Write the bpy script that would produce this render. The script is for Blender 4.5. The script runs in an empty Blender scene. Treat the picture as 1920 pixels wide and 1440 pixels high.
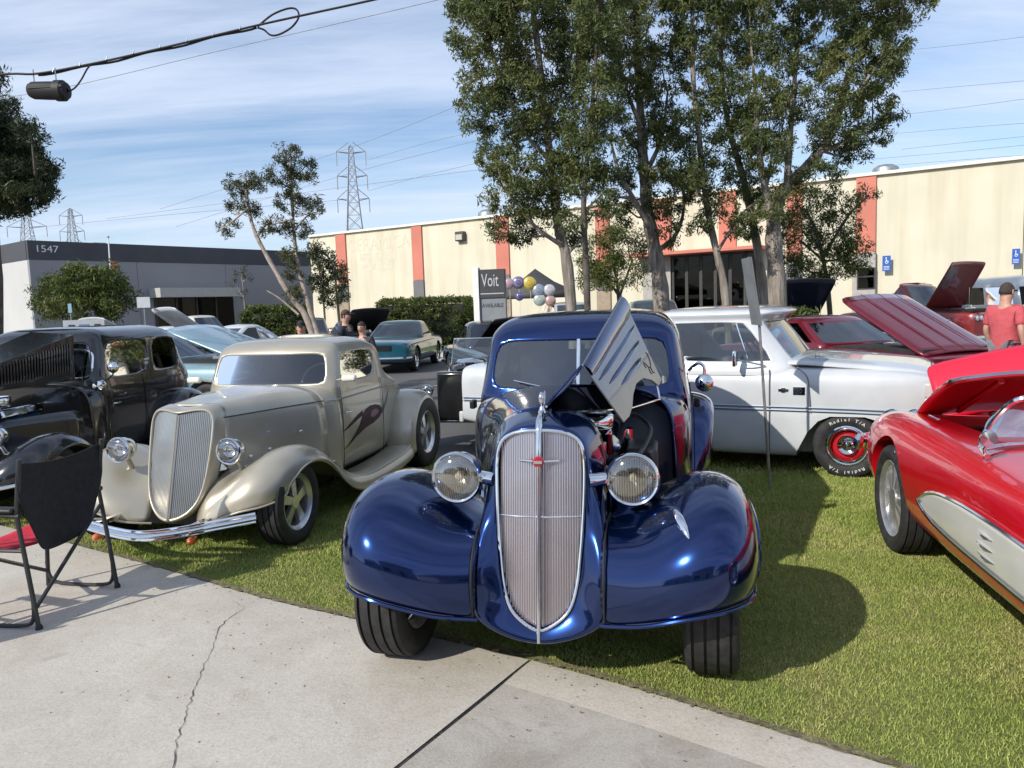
import bpy, bmesh, math, random
import numpy as np
from mathutils import Vector, Matrix
V = Vector
R = math.radians
rnd = random.Random(7)
npr = np.random.default_rng(11)
scene = bpy.context.scene
COL = scene.collection

# ------------------------------------------------------------------ camera
cam_d = bpy.data.cameras.new('camera')
cam = bpy.data.objects.new('camera', cam_d)
COL.objects.link(cam)
cam_d.sensor_width = 36.0
cam_d.lens = 27.0
cam_d.clip_start = 0.05
cam_d.clip_end = 3000.0
CAM = V((0, 0, 1.62))
PITCH, ROLL = R(5.75), R(2.0)
fw = V((0, math.cos(PITCH), -math.sin(PITCH)))
r0 = V((1, 0, 0))
u0 = r0.cross(fw)
rt = r0 * math.cos(ROLL) - u0 * math.sin(ROLL)
up = r0 * math.sin(ROLL) + u0 * math.cos(ROLL)
cam.matrix_world = Matrix(((rt.x, up.x, -fw.x, CAM.x), (rt.y, up.y, -fw.y, CAM.y), (rt.z, up.z, -fw.z, CAM.z), (0, 0, 0, 1)))
scene.camera = cam


def at(x, y, Y):
    """world point seen at photo pixel (1920 wide) at distance Y: used to survey where things stand"""
    d = fw + rt * ((x - 960) / 1440.0) - up * ((y - 720) / 1440.0)
    return CAM + d * (Y / d.y)


def gnd(x, y, z=0.0):
    d = fw + rt * ((x - 960) / 1440.0) - up * ((y - 720) / 1440.0)
    return CAM + d * ((z - CAM.z) / d.z)


# ------------------------------------------------------------------ sky and sun
SUN_AZ, SUN_EL = R(228), R(34)
world = bpy.data.worlds.new('World')
scene.world = world
world.use_nodes = True
nt = world.node_tree
nt.nodes.clear()
N = nt.nodes.new
L = nt.links.new
w_out = N('ShaderNodeOutputWorld')
w_bg = N('ShaderNodeBackground')
w_bg.inputs['Strength'].default_value = 0.138
sky = N('ShaderNodeTexSky')
sky.sky_type = 'NISHITA'
sky.sun_disc = False
sky.sun_elevation = SUN_EL
sky.sun_rotation = SUN_AZ
sky.altitude = 50
sky.air_density = 1.0
sky.dust_density = 0.35
sky.ozone_density = 4.0
tc = N('ShaderNodeTexCoord')
sep = N('ShaderNodeSeparateXYZ')
L(tc.outputs['Generated'], sep.inputs[0])
zz = N('ShaderNodeMath'); zz.operation = 'ADD'; zz.inputs[1].default_value = 0.16
zm = N('ShaderNodeMath'); zm.operation = 'MAXIMUM'; zm.inputs[1].default_value = 0.0
L(sep.outputs['Z'], zm.inputs[0]); L(zm.outputs[0], zz.inputs[0])
dx = N('ShaderNodeMath'); dx.operation = 'DIVIDE'; L(sep.outputs['X'], dx.inputs[0]); L(zz.outputs[0], dx.inputs[1])
dy = N('ShaderNodeMath'); dy.operation = 'DIVIDE'; L(sep.outputs['Y'], dy.inputs[0]); L(zz.outputs[0], dy.inputs[1])
cmb = N('ShaderNodeCombineXYZ'); L(dx.outputs[0], cmb.inputs[0]); L(dy.outputs[0], cmb.inputs[1])


def cloud_noise(rot, scale, nscale, detail, rough, dist):
    mp = N('ShaderNodeMapping'); mp.inputs['Rotation'].default_value = (0, 0, R(rot)); mp.inputs['Scale'].default_value = scale
    L(cmb.outputs[0], mp.inputs[0])
    nz = N('ShaderNodeTexNoise'); nz.inputs['Scale'].default_value = nscale; nz.inputs['Detail'].default_value = detail
    nz.inputs['Roughness'].default_value = rough; nz.inputs['Distortion'].default_value = dist
    L(mp.outputs[0], nz.inputs['Vector'])
    return nz.outputs['Fac']


c1 = cloud_noise(-38, (0.35, 1.5, 1), 1.1, 7, 0.58, 0.5)
c2 = cloud_noise(-22, (0.6, 2.6, 1), 2.0, 8, 0.62, 0.3)
ca = N('ShaderNodeMath'); ca.operation = 'MULTIPLY_ADD'; ca.inputs[1].default_value = 0.45; L(c2, ca.inputs[0]); L(c1, ca.inputs[2])
cr = N('ShaderNodeValToRGB')
cr.color_ramp.elements[0].position = 0.52; cr.color_ramp.elements[0].color = (0.10, 0.10, 0.10, 1)
cr.color_ramp.elements[1].position = 0.94; cr.color_ramp.elements[1].color = (0.95, 0.95, 0.95, 1)
L(ca.outputs[0], cr.inputs[0])
mixc = N('ShaderNodeMixRGB'); mixc.inputs['Color2'].default_value = (5.2, 5.9, 7.2, 1)
L(cr.outputs[0], mixc.inputs['Fac']); L(sky.outputs[0], mixc.inputs['Color1'])
L(mixc.outputs[0], w_bg.inputs['Color']); L(w_bg.outputs[0], w_out.inputs[0])

sun_d = bpy.data.lights.new('sun', 'SUN')
sun_d.energy = 4.2
sun_d.angle = R(0.55)
sun_d.color = (1.0, 0.94, 0.84)
sun = bpy.data.objects.new('sun', sun_d)
COL.objects.link(sun)
to_sun = V((math.sin(SUN_AZ) * math.cos(SUN_EL), math.cos(SUN_AZ) * math.cos(SUN_EL), math.sin(SUN_EL)))
sun.rotation_euler = to_sun.to_track_quat('Z', 'Y').to_euler()

scene.view_settings.view_transform = 'Standard'
scene.view_settings.look = 'None'
scene.view_settings.gamma = 1.0
scene.view_settings.use_curve_mapping = False
scene.view_settings.exposure = 0.12

# ------------------------------------------------------------------ materials
MATS = {}


def mat(name, col, rough=0.5, metal=0.0, coat=0.0, var=0.0, vscale=6.0, bump=0.0, bscale=40.0, spec=0.5, coat_rough=0.03, col2=None, trans=0.0, island=0.0, detail=4.0, sheen=0.0):
    """principled material whose colour drifts with object-space noise"""
    if name in MATS:
        return MATS[name]
    m = bpy.data.materials.new(name)
    m.use_nodes = True
    t = m.node_tree
    b = t.nodes['Principled BSDF']
    b.inputs['Base Color'].default_value = (*col, 1)
    b.inputs['Roughness'].default_value = rough
    b.inputs['Metallic'].default_value = metal
    b.inputs['Coat Weight'].default_value = coat
    b.inputs['Coat Roughness'].default_value = coat_rough
    b.inputs['Specular IOR Level'].default_value = spec
    if trans:
        b.inputs['Transmission Weight'].default_value = trans
    co = t.nodes.new('ShaderNodeTexCoord')
    if var > 0 or col2 is not None:
        nz = t.nodes.new('ShaderNodeTexNoise')
        nz.inputs['Scale'].default_value = vscale
        nz.inputs['Detail'].default_value = detail
        t.links.new(co.outputs['Object'], nz.inputs['Vector'])
        rp = t.nodes.new('ShaderNodeValToRGB')
        c2 = col2 if col2 is not None else tuple(c * (1 + var) for c in col)
        c1_ = col if col2 is not None else tuple(c * (1 - var) for c in col)
        rp.color_ramp.elements[0].color = (*c1_, 1); rp.color_ramp.elements[0].position = 0.36
        rp.color_ramp.elements[1].color = (*[min(1, c) for c in c2], 1); rp.color_ramp.elements[1].position = 0.64
        t.links.new(nz.outputs['Fac'], rp.inputs[0])
        last = rp.outputs[0]
        if island > 0:
            g = t.nodes.new('ShaderNodeNewGeometry')
            hs = t.nodes.new('ShaderNodeHueSaturation')
            mr = t.nodes.new('ShaderNodeMapRange')
            mr.inputs['To Min'].default_value = 1 - island; mr.inputs['To Max'].default_value = 1 + island
            t.links.new(g.outputs['Random Per Island'], mr.inputs[0])
            t.links.new(mr.outputs[0], hs.inputs['Value'])
            t.links.new(last, hs.inputs['Color'])
            last = hs.outputs[0]
        t.links.new(last, b.inputs['Base Color'])
    if bump > 0:
        n2 = t.nodes.new('ShaderNodeTexNoise')
        n2.inputs['Scale'].default_value = bscale
        n2.inputs['Detail'].default_value = 6
        t.links.new(co.outputs['Object'], n2.inputs['Vector'])
        bp = t.nodes.new('ShaderNodeBump')
        bp.inputs['Strength'].default_value = bump
        bp.inputs['Distance'].default_value = 0.02
        t.links.new(n2.outputs['Fac'], bp.inputs['Height'])
        t.links.new(bp.outputs[0], b.inputs['Normal'])
    MATS[name] = m
    return m


def paint(name, col, metal=0.0, rough=0.35, coat=1.0, flake=0.0):
    """car paint: base, clear coat, faint orange peel"""
    if name in MATS:
        return MATS[name]
    m = mat(name, col, rough, metal, coat, var=0.06, vscale=3.0)
    t = m.node_tree
    b = t.nodes['Principled BSDF']
    co = t.nodes.new('ShaderNodeTexCoord')
    n2 = t.nodes.new('ShaderNodeTexNoise'); n2.inputs['Scale'].default_value = 9; n2.inputs['Detail'].default_value = 1
    t.links.new(co.outputs['Object'], n2.inputs['Vector'])
    bp = t.nodes.new('ShaderNodeBump'); bp.inputs['Strength'].default_value = 0.06; bp.inputs['Distance'].default_value = 0.012
    t.links.new(n2.outputs['Fac'], bp.inputs['Height'])
    t.links.new(bp.outputs[0], b.inputs['Coat Normal'])
    return m


def glass(name, tint=(0.5, 0.55, 0.55), rough=0.02, ior=1.5, boost=0.06):
    """thin window glass: clear-tinted transmission plus fresnel reflection"""
    if name in MATS:
        return MATS[name]
    m = bpy.data.materials.new(name); m.use_nodes = True
    t = m.node_tree; t.nodes.clear()
    o = t.nodes.new('ShaderNodeOutputMaterial')
    tr = t.nodes.new('ShaderNodeBsdfTransparent'); tr.inputs[0].default_value = (*tint, 1)
    gl = t.nodes.new('ShaderNodeBsdfGlossy'); gl.inputs['Roughness'].default_value = rough; gl.inputs['Color'].default_value = (0.95, 0.97, 1, 1)
    fr = t.nodes.new('ShaderNodeFresnel'); fr.inputs['IOR'].default_value = ior
    ad = t.nodes.new('ShaderNodeMath'); ad.operation = 'ADD'; ad.use_clamp = True
    co = t.nodes.new('ShaderNodeTexCoord'); nz = t.nodes.new('ShaderNodeTexNoise'); nz.inputs['Scale'].default_value = 3
    mr = t.nodes.new('ShaderNodeMapRange'); mr.inputs['To Min'].default_value = boost * 0.6; mr.inputs['To Max'].default_value = boost * 1.4
    t.links.new(co.outputs['Object'], nz.inputs['Vector']); t.links.new(nz.outputs['Fac'], mr.inputs[0])
    t.links.new(fr.outputs[0], ad.inputs[0]); t.links.new(mr.outputs[0], ad.inputs[1])
    mx = t.nodes.new('ShaderNodeMixShader')
    t.links.new(ad.outputs[0], mx.inputs[0]); t.links.new(tr.outputs[0], mx.inputs[1]); t.links.new(gl.outputs[0], mx.inputs[2])
    t.links.new(mx.outputs[0], o.inputs[0])
    MATS[name] = m
    return m


CHROME = mat('chrome', (0.78, 0.79, 0.80), 0.07, 1.0, var=0.05, vscale=12)
ALLOY = mat('polished_alloy', (0.66, 0.66, 0.66), 0.33, 0.85, var=0.12, vscale=15)
STEEL = mat('galvanised_steel', (0.42, 0.43, 0.44), 0.45, 0.8, var=0.2, vscale=9)
RUBBER = mat('tyre_rubber', (0.022, 0.022, 0.023), 0.72, var=0.35, vscale=22, bump=0.15, bscale=160)
BLACKM = mat('black_metal', (0.012, 0.012, 0.013), 0.4, 0.3, var=0.2)
BLACKP = mat('black_plastic', (0.015, 0.015, 0.016), 0.5, var=0.2)
DARK = mat('dark_interior', (0.02, 0.019, 0.018), 0.8, var=0.3)
CLEAR = glass('window_glass', (0.62, 0.68, 0.66))
TINT = glass('tinted_glass', (0.035, 0.04, 0.04), boost=0.0, ior=1.4)
LENS = glass('lens_glass', (0.92, 0.91, 0.88), boost=0.16, rough=0.05)
WHITE = mat('white_paint', (0.78, 0.78, 0.76), 0.5, var=0.04)
SKIN = mat('skin', (0.50, 0.28, 0.20), 0.55, var=0.1, vscale=20)


# ------------------------------------------------------------------ mesh helpers
class B:
    """collects geometry for ONE mesh object"""

    def __init__(s):
        s.v = []; s.f = []

    def add(s, vs, fs):
        o = len(s.v)
        s.v += [tuple(p) for p in vs]
        s.f += [tuple(i + o for i in f) for f in fs]
        return s

    def box(s, c, d, rz=0.0, M=None):
        x, y, z = d[0] / 2, d[1] / 2, d[2] / 2
        q = M if M is not None else Matrix.Rotation(rz, 3, 'Z')
        vs = [V(c) + q @ V(p) for p in ((-x, -y, -z), (x, -y, -z), (x, y, -z), (-x, y, -z), (-x, -y, z), (x, -y, z), (x, y, z), (-x, y, z))]
        return s.add(vs, [(0, 3, 2, 1), (4, 5, 6, 7), (0, 1, 5, 4), (1, 2, 6, 5), (2, 3, 7, 6), (3, 0, 4, 7)])

    def tube(s, pts, r, n=8, cap=True, flat=1.0, closed=False):
        pts = [V(p) for p in pts]
        m = len(pts)
        rs = r if isinstance(r, (list, tuple)) else [r] * m
        vs, fs = [], []
        ref = None
        for i, p in enumerate(pts):
            if closed:
                t = pts[(i + 1) % m] - pts[i - 1]
            else:
                t = pts[min(i + 1, m - 1)] - pts[max(i - 1, 0)]
            if t.length < 1e-9:
                t = V((0, 0, 1))
            t.normalize()
            if ref is None:
                ref = V((0, 0, 1)) if abs(t.z) < 0.9 else V((1, 0, 0))
            a = t.cross(ref)
            if a.length < 1e-6:
                a = t.cross(V((0, 1, 0)))
            a.normalize(); b_ = a.cross(t).normalized(); ref = b_
            for k in range(n):
                w = 2 * math.pi * k / n
                vs.append(p + a * (math.cos(w) * rs[i]) + b_ * (math.sin(w) * rs[i] * flat))
        for i in range(m if closed else m - 1):
            j = (i + 1) % m
            for k in range(n):
                fs.append((i * n + k, i * n + (k + 1) % n, j * n + (k + 1) % n, j * n + k))
        if cap and not closed:
            fs.append(tuple(range(n - 1, -1, -1)))
            fs.append(tuple((m - 1) * n + k for k in range(n)))
        return s.add(vs, fs)

    def lathe(s, prof, o=(0, 0, 0), axis=(0, 0, 1), n=32, a0=0.0, a1=2 * math.pi):
        ax = V(axis).normalized()
        e1 = ax.orthogonal().normalized(); e2 = ax.cross(e1)
        full = abs(a1 - a0 - 2 * math.pi) < 1e-6
        m = n if full else n + 1
        vs, fs = [], []
        for r, h in prof:
            for k in range(m):
                w = a0 + (a1 - a0) * k / n
                vs.append(V(o) + ax * h + (e1 * math.cos(w) + e2 * math.sin(w)) * r)
        for i in range(len(prof) - 1):
            for k in range(n):
                k2 = (k + 1) % m if full else k + 1
                fs.append((i * m + k, i * m + k2, (i + 1) * m + k2, (i + 1) * m + k))
        return s.add(vs, fs)

    def disc(s, c, axis, r, n=24):
        return s.lathe([(r, 0), (0.0005, 0)], c, axis, n)

    def grid(s, rows, cu=False, cv=False, skip=()):
        nr, nc = len(rows), len(rows[0])
        vs = [p for r_ in rows for p in r_]
        fs = []
        for i in range(nr if cu else nr - 1):
            for j in range(nc if cv else nc - 1):
                if (i, j) in skip:
                    continue
                i2, j2 = (i + 1) % nr, (j + 1) % nc
                fs.append((i * nc + j, i * nc + j2, i2 * nc + j2, i2 * nc + j))
        return s.add(vs, fs)

    def prism(s, pts, off):
        n = len(pts)
        pts = [V(p) for p in pts]; off = V(off)
        return s.add(pts + [p + off for p in pts], [tuple(range(n - 1, -1, -1)), tuple(range(n, 2 * n))] + [(i, (i + 1) % n, n + (i + 1) % n, n + i) for i in range(n)])

    def mirror(s):
        """adds the copy mirrored in x"""
        o = len(s.v)
        s.v += [(-x, y, z) for x, y, z in s.v[:o]]
        s.f += [tuple(i + o for i in reversed(f)) for f in s.f[:]]
        return s

    def obj(s, name, m, parent=None, sub=0, solid=0.0, bevel=0.0, ang=35, smooth=True, weld=True, soff=-1.0, loc=None, rz=None, recalc=True, crease=None):
        me = bpy.data.meshes.new(name)
        me.from_pydata([tuple(p) for p in s.v], [], s.f)
        if weld or recalc:
            bm = bmesh.new(); bm.from_mesh(me)
            if weld:
                bmesh.ops.remove_doubles(bm, verts=bm.verts, dist=1e-5)
            if recalc:
                bmesh.ops.recalc_face_normals(bm, faces=bm.faces)
            bm.to_mesh(me); bm.free()
        if crease:
            bm = bmesh.new(); bm.from_mesh(me)
            lay = bm.edges.layers.float.get('crease_edge') or bm.edges.layers.float.new('crease_edge')
            for e in bm.edges:
                if len(e.link_faces) == 1:
                    e[lay] = crease
            vl = bm.verts.layers.float.get('crease_vert') or bm.verts.layers.float.new('crease_vert')
            for v in bm.verts:
                be = [e for e in v.link_edges if len(e.link_faces) == 1]
                if len(be) == 2:
                    d0 = (be[0].other_vert(v).co - v.co).normalized(); d1 = (v.co - be[1].other_vert(v).co).normalized()
                    if d0.angle(d1, 0) > R(45):
                        v[vl] = crease
            bm.to_mesh(me); bm.free()
        return link(name, me, m, parent, sub, solid, bevel, ang, smooth, soff, loc, rz)


def link(name, me, m, parent=None, sub=0, solid=0.0, bevel=0.0, ang=35, smooth=True, soff=-1.0, loc=None, rz=None):
    o = bpy.data.objects.new(name, me)
    COL.objects.link(o)
    for q in (m if isinstance(m, (list, tuple)) else [m]):
        me.materials.append(q)
    if parent is not None:
        o.parent = parent
    if loc is not None:
        o.location = loc
    if rz is not None:
        o.rotation_euler = (0, 0, rz)
    if smooth:
        me.polygons.foreach_set('use_smooth', [True] * len(me.polygons))
        if not sub:
            me.set_sharp_from_angle(angle=R(ang))
    if bevel:
        md = o.modifiers.new('bevel', 'BEVEL'); md.width = bevel; md.segments = 2; md.limit_method = 'ANGLE'; md.angle_limit = R(35)
    if sub:
        md = o.modifiers.new('sub', 'SUBSURF'); md.levels = sub; md.render_levels = sub
    if solid:
        md = o.modifiers.new('solid', 'SOLIDIFY'); md.thickness = solid; md.offset = soff
    return o


def tag(o, label=None, cat=None, group=None, kind=None):
    if label: o['label'] = label
    if cat: o['category'] = cat
    if group: o['group'] = group
    if kind: o['kind'] = kind
    return o


def thing(name, label, cat, loc=(0, 0, 0), rz=0.0, group=None):
    o = bpy.data.objects.new(name, None)
    o.empty_display_size = 0.2
    COL.objects.link(o)
    o.location = loc; o.rotation_euler = (0, 0, rz)
    return tag(o, label, cat, group)


def part_of(o, label):
    o['label'] = label
    return o


def copy_tree(o, parent=None):
    c = o.copy(); COL.objects.link(c)
    if parent is not None:
        c.parent = parent
    for ch in list(o.children):
        copy_tree(ch, c)
    return c


def text_mesh(s, size, extrude=0.004, spacing=1.0, sx=1.0):
    cu = bpy.data.curves.new('t', 'FONT')
    cu.body = s; cu.size = size; cu.extrude = extrude; cu.align_x = 'CENTER'; cu.align_y = 'CENTER'; cu.resolution_u = 3; cu.space_character = spacing
    ob = bpy.data.objects.new('t', cu); COL.objects.link(ob)
    dg = bpy.context.evaluated_depsgraph_get()
    me = bpy.data.meshes.new_from_object(ob.evaluated_get(dg))
    bpy.data.objects.remove(ob); bpy.data.curves.remove(cu)
    if sx != 1.0:
        for v in me.vertices:
            v.co.x *= sx
    return me


def text(name, s, size, m, parent, o, right, upv, extrude=0.004, sx=1.0, spacing=1.0):
    """flat lettering: centre o, reading direction right, upv up"""
    me = text_mesh(s, size, extrude, spacing, sx)
    right = V(right).normalized(); upv = V(upv).normalized(); nn = right.cross(upv)
    Mx = Matrix(((right.x, upv.x, nn.x, o[0]), (right.y, upv.y, nn.y, o[1]), (right.z, upv.z, nn.z, o[2]), (0, 0, 0, 1)))
    me.transform(Mx)
    return link(name, me, m, parent, smooth=False)


def baked(o):
    """replace modifiers by their result"""
    dg = bpy.context.evaluated_depsgraph_get()
    me = bpy.data.meshes.new_from_object(o.evaluated_get(dg))
    old = o.data
    o.modifiers.clear(); o.data = me
    bpy.data.meshes.remove(old)
    return o


def cut(o, cutters, ang=30):
    """carve openings (wheel arches) out of a mesh, then drop the cutters"""
    for c in cutters:
        md = o.modifiers.new('cut', 'BOOLEAN'); md.operation = 'DIFFERENCE'; md.object = c; md.solver = 'EXACT'
    bpy.context.view_layer.update()
    baked(o)
    for c in cutters:
        bpy.data.objects.remove(c)
    me = o.data
    me.polygons.foreach_set('use_smooth', [True] * len(me.polygons))
    me.set_sharp_from_angle(angle=R(ang))
    return o


def half_loops(levels, wins=None, cap_top=True, cap_bot=False, skip=()):
    """levels: each a list of half points (x>=0) from front centre to rear centre. Returns body B and dict name->B for windows.
    wins: name -> list of (level, segment, side) with side +1, -1 or 0 (both)"""
    if cap_top == 'spine':
        tp = levels[-1]
        y0, y1 = tp[0][1], tp[-1][1]
        z0 = sum(p[2] for p in tp) / len(tp)
        n_ = len(tp)
        levels = levels + [[(0.0, y0 + (y1 - y0) * (0.15 + 0.7 * (p[1] - y0) / (y1 - y0)), p[2] + 0.010) for p in tp]]
        cap_top = False
    n = len(levels[0])
    body = B(); outs = {}
    win_of = {}
    for nm, keys in (wins or {}).items():
        for k, i, sd in keys:
            for q in ((1, -1) if sd == 0 else (sd,)):
                win_of[(k, i, q)] = nm

    def pt(k, i, sd):
        p = levels[k][i]
        return (p[0] * sd, p[1], p[2])
    for k in range(len(levels) - 1):
        for i in range(n - 1):
            for sd in (1, -1):
                q = [pt(k, i, sd), pt(k, i + 1, sd), pt(k + 1, i + 1, sd), pt(k + 1, i, sd)]
                if sd < 0:
                    q = q[::-1]
                nm = win_of.get((k, i, sd))
                if nm is not None:
                    outs.setdefault(nm, B()).add(q, [(0, 1, 2, 3)])
                elif (k, i) in skip or (k, i, sd) in skip:
                    pass
                else:
                    body.add(q, [(0, 1, 2, 3)])
    for k, do in ((len(levels) - 1, cap_top), (0, cap_bot)):
        if do:
            for i in range(n - 1):
                q = [pt(k, i, 1), pt(k, i + 1, 1), pt(k, i + 1, -1), pt(k, i, -1)]
                if levels[k][i][0] == 0:
                    q = q[:3]
                elif levels[k][i + 1][0] == 0:
                    q = [q[0], q[1], q[3]]
                if k == 0:
                    q = q[::-1]
                body.add(q, [tuple(range(len(q)))])
    return body, outs


def roof_fit(pts, base, k=3):
    """keep the stations of a shrinking roof ring in order: spread points k.. by the fractions of the base ring"""
    a0, a1 = base[k][1], base[-1][1]
    b0, b1 = pts[k][1], pts[-1][1]
    out = list(pts[:k])
    for p, q in zip(pts[k:], base[k:]):
        out.append((p[0], b0 + (b1 - b0) * (q[1] - a0) / (a1 - a0), p[2]))
    return out


def tyre_profile(r, w, rim, grooves=True):
    """half section of a tyre as (radius, axial) list, outer side positive"""
    h = w / 2
    p = [(rim, -h * 0.80), (rim + 0.012, -h * 0.86), (rim + (r - rim) * 0.35, -h * 0.98), (rim + (r - rim) * 0.6, -h), (r - 0.03, -h * 0.96), (r - 0.010, -h * 0.86), (r - 0.003, -h * 0.76)]
    if grooves:
        g = w * 0.028
        for c in (-0.42, -0.14, 0.14, 0.42):
            x = c * w * 0.80
            p += [(r - 0.001, x - g), (r - 0.014, x - g * 0.8), (r - 0.014, x + g * 0.8), (r - 0.001, x + g)]
    else:
        p += [(r, 0)]
    p += [(r - 0.003, h * 0.76), (r - 0.010, h * 0.86), (r - 0.03, h * 0.96), (rim + (r - rim) * 0.6, h), (rim + (r - rim) * 0.35, h * 0.98), (rim + 0.012, h * 0.86), (rim, h * 0.80)]
    return p


def make_wheel(parent, x, y, r, w, rim, side, style='spoke5', rim_mat=None, detail=True, steer=0.0):
    """wheel: the rim is the part, tyre / cap / lettering are its pieces. side=+1: outer face towards +x"""
    rim_mat = rim_mat or ALLOY
    b = B()
    h = w / 2
    ax = (1, 0, 0)
    n = 40 if detail else 24
    b.lathe([(rim, -h * 0.82), (rim - 0.02, -h * 0.7), (rim - 0.03, 0), (rim - 0.025, h * 0.6), (rim - 0.008, h * 0.72), (rim + 0.002, h * 0.84), (rim + 0.008, h * 0.80)], (0, 0, 0), ax, n)
    if style == 'spoke5':
        b.lathe([(rim * 0.24, h * 0.62), (rim * 0.26, h * 0.35), (rim * 0.24, h * 0.2)], (0, 0, 0), ax, 20)
        b.disc((h * 0.62, 0, 0), ax, rim * 0.24, 20)
        for k in range(5):
            a = 2 * math.pi * k / 5 + 0.3
            d = V((0, math.cos(a), math.sin(a))); t = V((0, -math.sin(a), math.cos(a)))
            i_, o_ = rim * 0.2, rim * 0.97
            pts = [V((h * 0.58, 0, 0)) + d * i_ + t * rim * 0.13, V((h * 0.58, 0, 0)) + d * i_ - t * rim * 0.13, V((h * 0.42, 0, 0)) + d * o_ - t * rim * 0.2, V((h * 0.42, 0, 0)) + d * o_ + t * rim * 0.2]
            b.prism(pts, (-h * 0.3, 0, 0))
    elif style == 'steelie':
        b.lathe([(rim - 0.02, h * 0.35), (rim * 0.86, h * 0.15), (rim * 0.7, h * 0.32), (rim * 0.5, h * 0.30), (0.001, h * 0.30)], (0, 0, 0), ax, n)
    elif style == 'fine':
        b.lathe([(rim * 0.26, h * 0.7), (rim * 0.28, h * 0.4)], (0, 0, 0), ax, 20)
        b.disc((h * 0.7, 0, 0), ax, rim * 0.26, 20)
        for k in range(10):
            a = 2 * math.pi * k / 10
            d = V((0, math.cos(a), math.sin(a))); t = V((0, -math.sin(a), math.cos(a)))
            b.prism([V((h * 0.66, 0, 0)) + d * rim * 0.2 + t * rim * 0.06, V((h * 0.66, 0, 0)) + d * rim * 0.2 - t * rim * 0.06, V((h * 0.45, 0, 0)) + d * rim * 0.98 - t * rim * 0.09, V((h * 0.45, 0, 0)) + d * rim * 0.98 + t * rim * 0.09], (-h * 0.25, 0, 0))
    w_o = b.obj('wheel', rim_mat, parent, loc=(x, y, r), rz=(0 if side > 0 else math.pi) + steer)
    B().lathe(tyre_profile(r, w, rim, detail), (0, 0, 0), ax, 64 if detail else 28).obj('tyre', RUBBER, w_o, ang=28)
    B().lathe([(rim * 0.85, -h * 0.2), (0.001, -h * 0.2)], (0, 0, 0), ax, 24).obj('brake_disc', DARK, w_o)
    return w_o


def smooth_path(pts, n=6, closed=False):
    """Catmull-Rom through pts"""
    P = [V(p) for p in pts]
    m = len(P)
    out = []
    for i in range(m if closed else m - 1):
        if closed:
            a, b_, c, d = P[i - 1], P[i], P[(i + 1) % m], P[(i + 2) % m]
        else:
            a, b_, c, d = P[max(i - 1, 0)], P[i], P[i + 1], P[min(i + 2, m - 1)]
        for k in range(n):
            t = k / n
            out.append(0.5 * ((2 * b_) + (c - a) * t + (2 * a - 5 * b_ + 4 * c - d) * t * t + (3 * b_ - a - 3 * c + d) * t ** 3))
    if not closed:
        out.append(P[-1])
    return out

# ================================================================== GROUND
def node_mat(name):
    m = bpy.data.materials.new(name); m.use_nodes = True
    MATS[name] = m
    return m, m.node_tree, m.node_tree.nodes['Principled BSDF']


def noise(t, co, scale, detail=5, rough=0.6, vec='Object', dist=0.0):
    nz = t.nodes.new('ShaderNodeTexNoise'); nz.inputs['Scale'].default_value = scale; nz.inputs['Detail'].default_value = detail
    nz.inputs['Roughness'].default_value = rough; nz.inputs['Distortion'].default_value = dist
    t.links.new(co.outputs[vec], nz.inputs['Vector'])
    return nz.outputs['Fac']


def ramp(t, src, stops):
    rp = t.nodes.new('ShaderNodeValToRGB')
    els = rp.color_ramp.elements
    while len(els) < len(stops):
        els.new(0.5)
    for e, (p, c) in zip(els, stops):
        e.position = p; e.color = (*c, 1)
    t.links.new(src, rp.inputs[0])
    return rp.outputs[0]


def mul(t, a, b_, fac=1.0, mode='MULTIPLY'):
    mx = t.nodes.new('ShaderNodeMixRGB'); mx.blend_type = mode; mx.inputs['Fac'].default_value = fac
    t.links.new(a, mx.inputs['Color1']); t.links.new(b_, mx.inputs['Color2'])
    return mx.outputs[0]


def bump_from(t, b, h, strength, dist):
    bp = t.nodes.new('ShaderNodeBump'); bp.inputs['Strength'].default_value = strength; bp.inputs['Distance'].default_value = dist
    t.links.new(h, bp.inputs['Height']); t.links.new(bp.outputs[0], b.inputs['Normal'])


def concrete_mat(name, lo, hi, stain):
    m, t, b = node_mat(name)
    co = t.nodes.new('ShaderNodeTexCoord')
    big = ramp(t, noise(t, co, 0.9, 5, 0.6, dist=0.6), [(0.3, lo), (0.7, hi)])
    st = ramp(t, noise(t, co, 2.3, 7, 0.7, dist=1.2), [(0.38, stain), (0.56, (1, 1, 1))])
    sp = ramp(t, noise(t, co, 95, 4, 0.7), [(0.3, (0.80, 0.79, 0.78)), (0.55, (1, 1, 1)), (0.75, (1.08, 1.08, 1.06))])
    grit = ramp(t, noise(t, co, 14, 6, 0.75), [(0.3, (0.95, 0.945, 0.935)), (0.6, (1.02, 1.02, 1.02))])
    spot = ramp(t, noise(t, co, 5.5, 3, 0.5), [(0.66, (1, 1, 1)), (0.74, (0.84, 0.82, 0.80))])
    c = mul(t, mul(t, mul(t, mul(t, big, st), sp), grit), spot)
    t.links.new(c, b.inputs['Base Color'])
    b.inputs['Roughness'].default_value = 0.86
    b.inputs['Specular IOR Level'].default_value = 0.25
    bump_from(t, b, noise(t, co, 60, 8, 0.75), 0.35, 0.012)
    return m


CONC = concrete_mat('concrete', (0.48, 0.445, 0.385), (0.59, 0.555, 0.495), (0.93, 0.915, 0.89))
CONC2 = concrete_mat('driveway_concrete', (0.385, 0.36, 0.315), (0.50, 0.47, 0.42), (0.80, 0.78, 0.76))

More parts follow.
